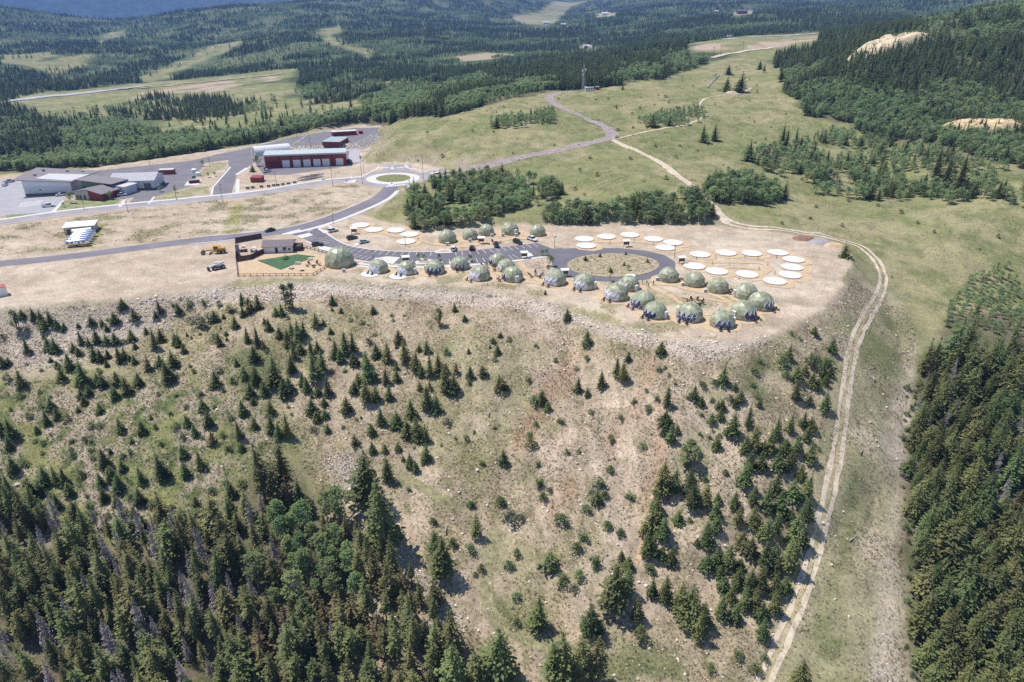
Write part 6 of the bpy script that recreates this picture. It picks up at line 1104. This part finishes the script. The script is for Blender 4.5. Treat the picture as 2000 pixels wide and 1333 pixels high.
# ------------------------------------------------------------------ kiosks, bollards, chairs round fire pits, tables, heat pumps
kr = MB(); kr.hexa([(-1.5, -.9, 2.35), (1.5, -.9, 2.35), (1.5, .9, 2.65), (-1.5, .9, 2.65), (-1.5, -.9, 2.45), (1.5, -.9, 2.45), (1.5, .9, 2.75), (-1.5, .9, 2.75)]); KR = kr.mesh('roof', M['white']); kp = MB(); kp.box(-.1, .1, -.1, .1, 0, 2.5); KP = kp.mesh('post', M['wood']); kb = MB(); kb.box(-.95, .95, -.05, .05, .75, 1.95); KB = kb.mesh('notice_board', M['wood'])
for (u, v, lab) in [(692,457,'kiosk beside the platforms at the lower road'),(940,476,'kiosk behind the black car at the fire pit'),(1024,505,'kiosk on the kerbed island above the dome cluster'),(1103,540,'kiosk at the lower left of the loop'),(1223,482,'kiosk on the upper side of the loop'),(1331,515,'kiosk at the entrance of the platform ring'),(1231,552,'kiosk behind the dome at the loop end'),(793,514,'kiosk on the walk behind the second small dome')]:
    c = on_level(u, v); t = thing('notice_kiosk', 'white roofed wooden ' + lab, 'kiosk', (c[0], c[1], .05), .2, 'white roofed kiosks'); link('roof', KR, t); link('notice_board', KB, t); link('post', KP, t, (-1.05, 0, 0)); link('post', KP, t, (1.05, 0, 0))
bo = MB(); bo.tube((0, 0, 0), (0, 0, 1.15), .10, .09, 8); bo.tube((0, 0, 1.15), (0, 0, 1.3), .13, .11, 8); BO = bo.mesh('bollard', M['wood'])
for (u, v) in [(1191,478),(1239,472),(1276,479),(1360,508),(1397,504),(1455,505),(1480,506),(1499,520),(1482,528),(1424,520),(1391,518),(1513,537),(1443,547),(1516,505),(817,470),(688,462),(760,456)]:
    c = on_level(u, v); o = link('bollard_light', BO, None, (c[0], c[1], .05)); tag(o, 'short brown bollard light standing among the white platforms', 'bollard light', 'bollard lights among the platforms')
for (u, v, n, lab) in [(1358,592,8,'fire pit in the middle of the tip domes'), (1046,539,5,'fire pit between the dome cluster and the loop'), (965,477,4,'fire pit in front of the rear domes'), (951,523,3,'fire pit left of the dome cluster')]:
    c = on_level(u, v); t = thing('fire_pit', 'round stone ' + lab, 'fire pit', (c[0], c[1], .05)); m_ = MB()
    sb = MB(); sb.box(-.2, .2, -.13, .13, 0, .4); S1 = sb.mesh('stone', M['stone'])
    for i in range(10): a = 2 * math.pi * i / 10; link('stone', S1, t, (.75 * math.cos(a), .75 * math.sin(a), 0), a + math.pi / 2)
    for i in range(n): a = 2 * math.pi * i / n + .3; put_chair(c[0] + 2.3 * math.cos(a), c[1] + 2.3 * math.sin(a), a + math.pi, 'brown garden chair around the ' + lab, 'chairs around the ' + lab, CHAIRW if i % 2 else CHAIR)
tt = MB(); tt.box(-.95, .95, -.4, .4, .72, .78); TT = tt.mesh('table_top', M['lightroof']); tb2 = MB(); tb2.box(-.95, .95, -.15, .15, .42, .47); TB = tb2.mesh('bench', M['lightroof']); tl_ = MB(); tl_.tube((0, -.75, 0), (0, .3, .72), .05, n=4); tl_.tube((0, .75, 0), (0, -.3, .72), .05, n=4); TL = tl_.mesh('leg', M['black'])
for i, (u, v, lab) in enumerate([(582,516,'picnic table on the gravel right of the turf'),(606,508,'picnic table at the right tip of the turf'),(569,525,'picnic table under the lower turf corner'),(589,529,'picnic table nearest the lawn yard fence'),(612,519,'picnic table beside the dark chairs of the lawn yard')]):
    c = on_level(u, v); t = thing('picnic_table', 'pale grey ' + lab, 'picnic table', (c[0], c[1], .03), i * .7, 'picnic tables of the lawn yard'); link('table_top', TT, t); link('bench', TB, t, (0, .72, 0)); link('bench', TB, t, (0, -.72, 0)); link('leg', TL, t, (-.7, 0, 0)); link('leg', TL, t, (.7, 0, 0))
    if i == 4:
        for k in range(5): put_chair(c[0] + 2.2 * math.cos(k * 1.25), c[1] + 2.2 * math.sin(k * 1.25), k * 1.25 + math.pi, 'dark chair around the table in the lawn yard', 'chairs in the lawn yard')
hp = MB(); hp.box(-.5, .5, -.2, .2, 0, .95); HPM = hp.mesh('casing', M['white']); hf = MB(); hf.tube((.05, -.215, .48), (.05, -.19, .48), .33, n=12); HFM = hf.mesh('fan_grille', M['grey'])
for (u, v, lab) in [(874,480,'heat pump at the leftmost rear dome'),(918,473,'heat pump at the second rear dome'),(961,463,'heat pump at the third rear dome'),(982,462,'heat pump left of the fourth rear dome'),(1008,462,'heat pump right of the fourth rear dome'),(672,532,'heat pump in front of the largest dome'),(1283,549,'heat pump left of the first dome of the inner path'),(1333,559,'heat pump left of the second dome of the inner path'),(1377,572,'heat pump left of the third dome of the inner path'),(1300,617,'heat pump right of the dome left of the tip group')]:
    c = on_level(u, v); t = thing('heat_pump', 'white ' + lab, 'heat pump', (c[0], c[1], .05), .1, 'white heat pumps beside domes'); t.scale = (1.3,) * 3; link('casing', HPM, t); link('fan_grille', HFM, t)
# saplings and planting near the paths
for (u, v, h, lab) in [(818,509,14,'left sapling in the kerbed bed behind the small domes'),(828,508,13,'right sapling in the kerbed bed behind the small domes'),(857,508,13,'sapling on the walk between two small domes'),(917,511,15,'sapling at the kerb right of the set back dome'),(1059,500,13,'left sapling at the neck of the loop'),(1068,499,13,'right sapling at the neck of the loop'),(1074,520,22,'leafy sapling on the bank left of the loop'),(1070,532,14,'bushy sapling above the loop kiosk'),(1088,535,12,'thin dark sapling by the loop kiosk'),(1143,510,12,'little spruce in the left of the loop island'),(1172,503,10,'little spruce in the top of the loop island'),(1192,533,12,'little spruce in the bottom of the loop island'),(1222,499,9,'small spruce at the upper rim of the loop island'),(1264,514,11,'rusty little tree in the right of the loop island'),(1227,529,12,'leafy sapling in the middle of the loop island'),(1219,520,9,'small spruce in the centre of the loop island'),(1065,576,10,'little spruce under the white panelled dome at the loop'),(1196,558,9,'little bush left of the loop end kiosk'),(558,507,8,'dark low bush on the turf'),(395,325,14,'round tree by the white tanks'),(243,372,14,'young tree at the corner of the gabled hall'),(313,375,15,'young tree right of the gabled hall'),(140,397,22,'bushy tree at the left of the entrance wing'),(216,390,18,'bushy tree at the right of the entrance wing'),(505,325,22,'young aspen at the left end of the warehouse'),(494,336,16,'small fir on the bank beside the driveway'),(125,405,10,'sapling at the left lawn corner'),(343,377,12,'sapling on the dry lawn by the driveway'),(407,347,11,'sapling near the red skip'),(420,345,9,'second sapling near the red skip')]:
    g = ground_at(u, v)[0]; k = 'spruce' if 'spruce' in lab or 'fir' in lab else 'rusty' if 'rusty' in lab else 'shrub' if 'bush ' in lab + ' ' else 'aspen'; plant(k, g + np.array([0, 0, .1]), up_height(g, u, v, h), lab + ('' if len(lab.split()) > 4 else ' here'), 'bush' if k == 'shrub' else 'sapling', None, 1.15)
# boulders
BST = [stone(s) for s in (91, 92, 93)]
for m_ in BST: m_.materials[0] = mat('pale_boulder', (0.56, 0.52, 0.47), .9, .2, 2, rand=.2)
i = 0
for (a, b_, n) in (((395,309),(500,282),22), ((500,282),(690,246),34), ((700,246),(742,247),8)):
    for k in range(n):
        f = k / n; g = ground_at(a[0] + (b_[0] - a[0]) * f, a[1] + (b_[1] - a[1]) * f + 1.2)[0]; o = link('boulder', BST[i % 3], None, (g[0], g[1], g[2]), i * 1.3); o.scale = (1.5, 1.2, 1.4); tag(o, 'pale boulder in the row edging the upper drive', 'boulder', 'boulders edging the upper drive'); i += 1
for (u, v, s, lab) in [(1452,512,1.6,'pale boulder in the centre of the platform ring'),(1430,520,1.5,'tan boulder left in the platform ring'),(1403,604,1.8,'grey white boulder beside the tip path'),(1306,590,1.4,'pale boulder left of the tip fire pit'),(723,665,2.2,'white rock slab lying on the grassy slope'),(790,729,2.0,'bright white boulder on the slope below young spruces'),(932,919,2.0,'pale blue grey boulder on the tan slope'),(1607,1022,1.8,'white boulder at the edge of the wheel track'),(341,616,2.4,'white rock among shrubs under the dirt lot'),(35,948,2.6,'big pale boulder at the forest edge')]:
    g = ground_at(u, v)[0]; o = link('boulder', BST[int(u) % 3], None, tuple(g), u); o.scale = (s * .8, s * .65, s * .6); tag(o, lab, 'boulder')
lgm = mat('bleached_log', (0.42, 0.38, 0.35), .9, .25, 2, rand=.2)
LOGP = [(1698,722,6,.5,'bleached fallen log, upper of the heap beside the wheel track'),(1706,736,5,1.2,'bleached fallen log, lower of the heap beside the wheel track'),(1760,690,6,.1,'bleached log lying across the grass strip'),(1694,820,5,-.9,'pale split log on the grass strip'),(958,806,3.5,1.1,'white dead branch lying on the tan slope'),(873,1030,4,1.4,'white bare pole lying below the gully'),(385,1095,8,-.5,'grey fallen trunk between the lodgepoles, upper'),(310,1138,7,.4,'grey fallen trunk between the lodgepoles, middle'),(520,1105,7,-.4,'fallen trunk on bare soil under the browned pines'),(215,1290,8,.3,'grey fallen trunk low in the lodgepoles'),(1685,880,4,.8,'small grey log near a green patch of the strip'),(1670,1050,5,.6,'weathered log beside the lower wheel track')]
for (u, v, ln, rz, lab) in LOGP:
    g = ground_at(u, v)[0]; q = MB(); q.tube((-ln / 2, 0, .15), (ln / 2, .2, .12), .20, .08, 6); q.tube((0, 0, .15), (.7, .6, .4), .06, .02, 4); q.tube((-ln * .2, 0, .15), (-ln * .2 + .5, -.6, .5), .06, .02, 4); o = q.obj('fallen_log', lgm, None, loc=tuple(g), rz=rz); tag(o, lab, 'log')
# ------------------------------------------------------------------ yard clutter by the street
tr_ = MB(); tr_.box(-1.2, 1.2, -.7, .7, .5, 1.1); TRB = tr_.mesh('tub', M['black']); tr_ = MB(); tr_.tube((1.2, 0, .55), (2.0, 0, .5), .05, n=4); TRT = tr_.mesh('drawbar', M['black'])
for i, (u, v) in enumerate([(484,370),(494,368.5),(511,367),(525,366),(535,364.5),(543,364),(553,362.5),(564,361),(576,359)]):
    g = ground_at(u, v)[0]; t = thing('mine_cart', ['first', 'second', 'third', 'fourth', 'middle', 'sixth', 'seventh', 'eighth', 'last'][i] + ' dark ore cart from the driveway in the display row', 'ore cart', tuple(g), .45, 'dark ore carts along the street'); t.scale = (.75, .75, 1); link('tub', TRB, t); link('drawbar', TRT, t)
    for x in (-.7, .7):
        for s in (-1, 1): wheel(t, x, s * .6, .34)
bmb = MB(); bmb.box(-4, 4, -.2, .2, 0, .35); BM_ = bmb.mesh('beam', mat('weathered_timber', (0.36, 0.32, 0.29), .9, .2, 1, rand=.2))
for i in range(12):
    g = ground_at(595 + (i % 6) * 5.0, 353 - (i % 6) * 1.1 - (i // 6) * 5)[0]; o = link('timber_beam', BM_, None, (g[0], g[1], g[2] + .05 + .36 * (i % 2)), .5 + .12 * math.sin(i * 2.2)); tag(o, 'grey weathered beam lying in the timber pile by the street', 'timber beam', 'grey beams of the timber pile')
g = ground_at(629, 351)[0]; t = thing('timber_wheel', 'big white spoked wheel standing by the timber pile', 'wheel', tuple(g), .3); w_ = MB()
for i in range(20):
    a, b_ = 2 * math.pi * i / 20, 2 * math.pi * (i + 1) / 20; w_.hexa([(-.2, 1.75 * math.cos(a), 2 + 1.75 * math.sin(a)), (.2, 1.75 * math.cos(a), 2 + 1.75 * math.sin(a)), (.2, 1.75 * math.cos(b_), 2 + 1.75 * math.sin(b_)), (-.2, 1.75 * math.cos(b_), 2 + 1.75 * math.sin(b_)), (-.2, 2.05 * math.cos(a), 2 + 2.05 * math.sin(a)), (.2, 2.05 * math.cos(a), 2 + 2.05 * math.sin(a)), (.2, 2.05 * math.cos(b_), 2 + 2.05 * math.sin(b_)), (-.2, 2.05 * math.cos(b_), 2 + 2.05 * math.sin(b_))])
w_.obj('rim', M['lightroof'], t)
for i in range(8): a = math.pi * i / 4; s_ = MB(); s_.tube((0, 0, 2), (0, 1.8 * math.cos(a), 2 + 1.8 * math.sin(a)), .07, n=4); s_.obj('spoke', M['lightroof'], t)
for (u, v, r_, h_, cl, lab) in [(380,338,1.6,2.6,M['white'],'left white round tank near the red skip'),(388,344,1.5,2.4,M['white'],'right white round tank near the red skip'),(379,348,1.0,1.6,mat('green_plastic', (0.05, 0.25, 0.2), .4, .1),'green round tank between white tank and red skip')]:
    g = ground_at(u, v)[0]; t = thing('storage_tank', lab, 'tank', tuple(g), 0, None); k = MB(); k.tube((0, 0, 0), (0, 0, h_ * .8), r_, r_, 14); k.obj('body', cl, t); k = MB(); k.tube((0, 0, h_ * .8), (0, 0, h_), r_, r_ * .35, 14); k.obj('lid', cl, t)
g = ground_at(380, 358)[0]; t = thing('waste_skip', 'open red waste skip on its concrete pad', 'skip', tuple(g), .45); k = MB(); k.hexa([(-2.6, -1.2, 0), (2.6, -1.2, 0), (2.6, 1.2, 0), (-2.6, 1.2, 0), (-3, -1.3, 1.5), (3, -1.3, 1.5), (3, 1.3, 1.5), (-3, 1.3, 1.5)]); k.obj('hopper', M['black'], t); k = MB(); k.box(-2.8, 2.8, -1.1, 1.1, 1.51, 1.6); k.obj('load', M['red'], t)
struct(psheet('concrete_pad', [(360,363),(368,352),(394,350),(388,362)], 0.10, M['concrete'], .08))
g = ground_at(870, 334)[0]; t = thing('road_barrier', 'striped road closure barrier at the roundabout exit', 'barrier', tuple(g), .2)
for z in (.6, 1.1): k = MB(); k.box(-3, 3, -.05, .05, z, z + .25); k.obj('plank', mat('barrier_white', (.7, .7, .7), .5, .05), t)
for x in (-2.6, 2.6): k = MB(); k.box(x - .08, x + .08, -.5, .5, 0, 1.4); k.obj('stand', mat('barrier_orange', (.7, .3, .03), .5, .05), t)
for (u, v, lab) in [(801,323,'orange diamond road sign behind the roundabout'), (678,362,'small traffic sign at the street splitter'), (766,367,'small traffic sign under the roundabout'), (800,362,'yellow traffic sign right of the lower road')]:
    g = ground_at(u, v)[0]; t = thing('road_sign', lab, 'road sign', tuple(g)); k = MB(); k.tube((0, 0, 0), (0, 0, 2.6), .05, n=5); k.obj('post', M['grey'], t); k = MB(); k.hexa([(-.5, -.08, 2.4), (0, -.08, 1.9), (.5, -.08, 2.4), (0, -.08, 2.9), (-.5, -.11, 2.4), (0, -.11, 1.9), (.5, -.11, 2.4), (0, -.11, 2.9)]); k.obj('plate', mat('sign_orange', (.75, .33, .02), .5, .05) if 'orange' in lab or 'yellow' in lab else M['grey'], t)
# small utility carts in the yard
for (u, v, cl, lab) in [(476, 492, M['black'], 'dark utility cart parked in the fenced yard'), (497, 492, M['white'], 'white utility cart parked in the fenced yard')]:
    c = on_level(u, v); t = thing('utility_cart', lab, 'utility cart', (c[0], c[1], .02), .3); k = MB(); k.box(-1.5, 1.5, -.7, .7, .4, .8); k.obj('body', cl, t); k = MB(); k.box(-.5, .9, -.65, .65, 1.75, 1.82); k.obj('canopy', cl, t); k = MB(); k.box(-1.5, -.6, -.65, .65, .8, 1.15); k.obj('cargo_bed', M['grey'], t)
    for x in (-.45, .85):
        for s in (-.6, .6): k = MB(); k.tube((x, s, .8), (x, s, 1.76), .04, n=4); k.obj('post', M['grey'], t)
    for x in (-1, 1):
        for s in (-1, 1): wheel(t, x, s * .65, .34)
# ------------------------------------------------------------------ people at the loop end
def person(u, v, rz, shirt, legs, label, pose=0):
    c = on_level(u, v); me = bpy.data.meshes.new('person'); J = [(0, 0, .95), (0, 0, 1.15), (0, 0, 1.42), (0, 0, 1.55), (0, 0.02, 1.68), (.1, 0, .92), (.11 + .05 * pose, .10 * pose, .5), (.12, .02, .06), (.12, .16, .04), (-.1, 0, .92), (-.11, -.12 * pose, .5), (-.12, -.1 * pose, .06), (-.12, .14 - .1 * pose, .04), (.19, 0, 1.40), (.26, .04, 1.14), (.26, .20 * pose + .05, .90), (-.19, 0, 1.40), (-.26, .02, 1.14), (-.25, .10, .90)]
    E = [(0, 1), (1, 2), (2, 3), (3, 4), (0, 5), (5, 6), (6, 7), (7, 8), (0, 9), (9, 10), (10, 11), (11, 12), (2, 13), (13, 14), (14, 15), (2, 16), (16, 17), (17, 18)]
    me.from_pydata(J, E, []); o = link('person', me, None, (c[0], c[1], .04), rz); tag(o, label, 'person', 'people at the loop end'); sk = o.modifiers.new('skin', 'SKIN'); o.modifiers.new('smooth', 'SUBSURF').levels = 1
    R1 = [.15, .14, .15, .065, .11, .10, .075, .05, .045, .10, .075, .05, .045, .07, .05, .04, .07, .05, .04]
    for k, d in enumerate(me.skin_vertices[0].data): d.radius = (R1[k], R1[k]); d.use_root = (k == 0)
    m, nt, b = new_mat('clothes_and_skin'); N = nt.nodes; tc = N.new('ShaderNodeTexCoord'); sx = N.new('ShaderNodeSeparateXYZ'); nt.links.new(tc.outputs['Object'], sx.inputs[0]); cr = N.new('ShaderNodeValToRGB'); cr.color_ramp.interpolation = 'CONSTANT'; mp = N.new('ShaderNodeMath'); mp.operation = 'DIVIDE'; mp.inputs[1].default_value = 1.8; nt.links.new(sx.outputs['Z'], mp.inputs[0]); nt.links.new(mp.outputs[0], cr.inputs[0])
    el = cr.color_ramp.elements; el[0].color = (.03, .03, .03, 1); el[1].position = .06; el[1].color = (*legs, 1)
    for p_, c_ in ((.52, shirt), (.825, (.45, .27, .18)), (.925, (.06, .04, .03))): e = el.new(p_); e.color = (*c_, 1)
    nt.links.new(cr.outputs[0], b.inputs['Base Color']); b.inputs['Roughness'].default_value = .8; me.materials.append(m)
person(1254, 555, 1.0, (.04, .16, .4), (.05, .05, .08), 'person in blue shirt standing at the loop end', .6); person(1263, 557, 2.5, (.02, .3, .3), (.2, .17, .13), 'person in teal shirt at the loop end', .3); person(1276, 557, 0.2, (.03, .22, .2), (.05, .06, .1), 'person in dark green shirt near the first inner dome', .5); person(1266, 561, 4, (.35, .12, .08), (.05, .05, .07), 'person in reddish shirt nearest the inner path', .1)
# ------------------------------------------------------------------ radio tower and hut, wire fence, far houses
g = G(1139, 177); Ht = up_height(g, 1139, 177, 50); t = thing('radio_tower', 'slim grey lattice radio tower with white dishes', 'tower', tuple(g)); lg = mat('galvanised_steel', (.38, .40, .45), .5, .1, 1)
cor = lambda z, k: Vector(((1.9 - 1.2 * z / Ht) * math.cos(2.094 * k + .4), (1.9 - 1.2 * z / Ht) * math.sin(2.094 * k + .4), z))
for k in range(3): q = MB(); q.tube(cor(0, k), cor(Ht, k), .11, .07, 5); q.obj('leg', lg, t)
q = MB(); nz_ = 14
for i in range(nz_):
    z0, z1 = Ht * i / nz_, Ht * (i + 1) / nz_
    for k in range(3): q.tube(cor(z0, k), cor(z1, (k + 1) % 3), .045, n=3); q.tube(cor(z1, k), cor(z0, (k + 1) % 3), .045, n=3); q.tube(cor(z1, k), cor(z1, (k + 1) % 3), .045, n=3)
q.obj('bracing', lg, t)
for (z, a, s) in ((.80, .2, 1.3), (.76, 2.4, 1.0), (.62, 4.2, .8)): q = MB(); d = Vector((math.cos(a), math.sin(a), 0)); q.tube(d * 1.0 + Vector((0, 0, z * Ht)), d * 1.6 + Vector((0, 0, z * Ht)), s * .5, s, 10); q.obj('dish', M['white'], t)
q = MB(); q.tube((0, 0, Ht), (0, 0, Ht * 1.1), .05, n=4); q.obj('antenna', lg, t)
def house(u, v, w, d, h, wall, roofm, label, rz=.2, name='house', rise=None):
    g = G(u, v); t = thing(name, label, 'house' if name == 'house' else 'hut', (g.x, g.y, g.z + .3), rz); rise = h * .55 if rise is None else rise
    walls4(t, -w / 2, w / 2, -d / 2, d / 2, (h,) * 4, wall).location.z = -.5
    q = MB(); q.tri((w / 2, -d / 2, h - .5), (w / 2, d / 2, h - .5), (w / 2, 0, h - .5 + rise)); q.tri((-w / 2, d / 2, h - .5), (-w / 2, -d / 2, h - .5), (-w / 2, 0, h - .5 + rise)); q.obj('gable_wall', wall, t)
    for s in (-1, 1): q = MB(); e = [(-w / 2 - .4, s * (d / 2 + .4), h - .7), (w / 2 + .4, s * (d / 2 + .4), h - .7), (w / 2 + .4, 0, h - .4 + rise), (-w / 2 - .4, 0, h - .4 + rise)]; e = e if s < 0 else [e[1], e[0], e[3], e[2]]; q.hexa([(x, y, z - .25) for x, y, z in e] + e); q.obj('roof', roofm, t)
    for x in (-.3, .0, .3): part_box(t, 'window', w * x - .6, w * x + .6, -d / 2 - .06, -d / 2 + .05, h * .3, h * .65, M['glass'])
house(1150, 178, 7, 4, 3.2, M['white'], M['lightroof'], 'small white equipment hut at the foot of the radio tower', .1, 'equipment_hut', .4); house(1166, 176, 3, 3, 2.8, M['red'], M['darkroof'], 'little dark hut right of the radio tower', .1, 'equipment_hut', .4)
house(1145, 94, 12, 8, 4, M['white'], M['white'], 'white house in the forest clearing above the tower'); house(1181, 30, 26, 14, 7, M['white'], M['white'], 'far white house on the upper forest slope'); house(1066, 48, 22, 12, 6, M['white'], M['lightroof'], 'far pale house at the foot of the valley pasture'); house(1448, 27, 34, 18, 8, M['wood'], mat('brown_roof', (.2, .13, .11), .8, .1), 'far brown lodge in the forest'); house(1398, 26, 16, 10, 6, M['beige'], M['lightroof'], 'far tan house left of the brown lodge'); house(1100, 52, 16, 10, 6, M['beige'], M['lightroof'], 'far tan house among trees by the pasture')
L = [G(u, v) for u, v in ((1381,173),(1386,167),(1392,160),(1398,154),(1404,148))]; t = thing('wire_fence', 'slanting grey wire fence near the prospect pit', 'fence', tuple(L[0])); 
for a, b_ in zip(L[:-1], L[1:]):
    d = b_ - a; q = MB(); q.tube(a - L[0], a - L[0] + Vector((0, 0, 2.6)), .12, n=4); q.obj('post', lg, t)
    for z in (.4, .9, 1.4, 1.9, 2.4): q = MB(); q.tube(a - L[0] + Vector((0, 0, z)), b_ - L[0] + Vector((0, 0, z)), .10, n=3); q.obj('wire', lg, t)
for i, (u, v) in enumerate([(1281,149),(1298,150),(1308,153),(1312,155),(1331,150)]): g = G(u, v); q = MB(); q.prism([(-1.3, -.8), (1.3, -.8), (1.3, .8), (-1.3, .8)], 0, 1.0); q.prism([(-1.1, -.6), (1.1, -.6), (1.1, .6), (-1.1, .6)], 1.0, 1.25); o = q.obj('meadow_well_box', M['lightroof'], None, loc=tuple(g), rz=i); tag(o, ['first', 'second', 'third', 'fourth', 'last'][i] + ' pale well box from the left in the high meadow', 'well box', 'pale well boxes in the high meadow')
# utility poles along the far road and their wire
PL = [G(u, v) for u, v in ((1393,112),(1407,107),(1450,101))]
for i, p in enumerate(PL): t = thing('utility_pole', ['nearest', 'middle', 'farthest'][i] + ' wooden utility pole beside the far dirt road', 'utility pole', tuple(p), .6, 'utility poles by the far dirt road'); q = MB(); q.tube((0, 0, -.5), (0, 0, 11), .2, .15, 6); q.obj('pole', M['wood'], t); q = MB(); q.box(-1.4, 1.4, -.1, .1, 9.8, 10.05); q.obj('crossarm', M['wood'], t)
# mine dumps and heaps of loose material
def mound(name, u, v, sx, sy, h, m, label, rz=0.0, ridged=.3, seed=0, n=70):
    g = G(u, v); q = MB(); ca, sa = math.cos(rz), math.sin(rz); xs = np.linspace(-1, 1, n); Xl, Yl = np.meshgrid(xs, xs); rr_ = np.hypot(Xl, Yl); ang = np.arctan2(Yl, Xl)
    gul = ridged * .22 * np.abs(2 * fbm(ang * 5.5 + 40, rr_ * .6, 3, seed + 7) - 1) * sstep(.15, .6, rr_); top = np.clip(sstep(1.0, .45, rr_ + ridged * .5 * (fbm(ang * 2.2 + 9, rr_ * .8, 3, seed) - .5)) - gul, 0, 1); X = g.x + sx * (Xl * ca) - sy * Yl * sa; Y = g.y + sx * Xl * sa + sy * Yl * ca
    Z = height(X, Y) - .15 + h * top * (1 + ridged * .5 * (fbm(Xl * 5, Yl * 5, 3, seed + 3) - .5)); q.v = [tuple(p) for p in np.stack([X, Y, Z], -1).reshape(-1, 3)]
    for i in range(n - 1):
        for j in range(n - 1):
            if rr_[i, j] < 1.03: a = i * n + j; q.f.append((a, a + 1, a + n + 1, a + n)); q.m.append(0)
    o = q.obj(name, m, None, True); tag(o, label, 'mound'); return o
tail = mat('yellow_mine_tailings', (0.62, 0.50, 0.33), .95, .4, .12, detail=8); tail2 = mat('orange_mine_tailings', (0.60, 0.45, 0.27), .95, .35, .12, detail=8)
mound('mine_dump', 1738, 98, 46, 24, 10, tail, 'pale yellow mine dump on the forested hill', .1, .9, 3); mound('mine_dump', 1925, 260, 34, 14, 7, tail2, 'orange mine dump lower on the right hill', -.55, .8, 5)
mound('gravel_heap', 1570, 467, 5.5, 4, 1.3, mat('red_gravel', (.27, .15, .11), .95, .2, .8), 'reddish gravel heap at the back of the dirt pad', 0, .4, 6, 20); mound('gravel_heap', 1602, 474, 5.5, 4.5, 1.2, mat('grey_gravel', (.33, .31, .33), .95, .2, .8), 'grey gravel heap between red and tan ones', 0, .4, 7, 20); mound('gravel_heap', 1629, 481, 5, 4, 1.2, M['tan'], 'tan gravel heap nearest the lone pine', 0, .4, 8, 20)
mound('prospect_pit', 1430, 182, 6, 4, 1.4, M['dirt'], 'small dug out dirt heap between meadow pines', 0, .6, 9, 20); mound('prospect_pit', 1585, 222, 7, 4, 1.5, M['dirt'], 'dirt heap under trees at the forest edge', 0, .6, 10, 20); mound('prospect_pit', 1022, 243, 5, 4, 1.5, M['dirt'], 'dirt heap inside the small aspen grove', 0, .6, 11, 20); mound('prospect_pit', 955, 378, 9, 6, 2.0, M['dirt'], 'dirt scar inside the grove behind the domes', 0, .6, 12, 24); mound('prospect_pit', 1495, 297, 8, 5, 1.5, M['dirt'], 'bare dirt heap at the tip of the big mixed grove', 0, .6, 13, 20)
# rocks of the bank behind the warehouse
X, Y = np.meshgrid(np.linspace(TER[:, 0].min() - 14, TER[:, 0].max() + 10, 80), np.linspace(TER[:, 1].min() - 14, TER[:, 1].max() + 4, 90)); X, Y = X.ravel() + rng.normal(0, .5, X.size), Y.ravel() + rng.normal(0, .5, X.size); d = poly_dist(TER, X, Y); w = (d > -1.0) & (d < 4.2) & (Y < TER[:, 1].mean() + 8); X, Y = X[w], Y[w]
mass('rock_bank', np.stack([X, Y, height(X, Y), rng.uniform(.6, 1.3, len(X))], 1), BST, 'bank of pale rocks behind the red warehouse', 'rocks', 12, .6)
# ------------------------------------------------------------------ air
hz = MB(); hz.box(-16500, 16500, -600, 16500, float(GZ.min()) - 20, max(CAM_H + 60, float(GZ.max()) + 80)); ho = hz.obj('haze', bpy.data.materials.new('thin_blue_air')); ho['kind'] = 'stuff'; ho['label'] = 'thin bluish mountain air over the whole valley'; ho['category'] = 'haze'
hm = ho.data.materials[0]; hm.use_nodes = True; hn = hm.node_tree; hn.nodes.remove(hn.nodes['Principled BSDF']); pv = hn.nodes.new('ShaderNodeVolumePrincipled'); pv.inputs['Color'].default_value = (0.20, 0.41, 1.0, 1); pv.inputs['Density'].default_value = 1.1e-4; pv.inputs['Anisotropy'].default_value = 0.0; hn.links.new(pv.outputs[0], hn.nodes['Material Output'].inputs['Volume'])
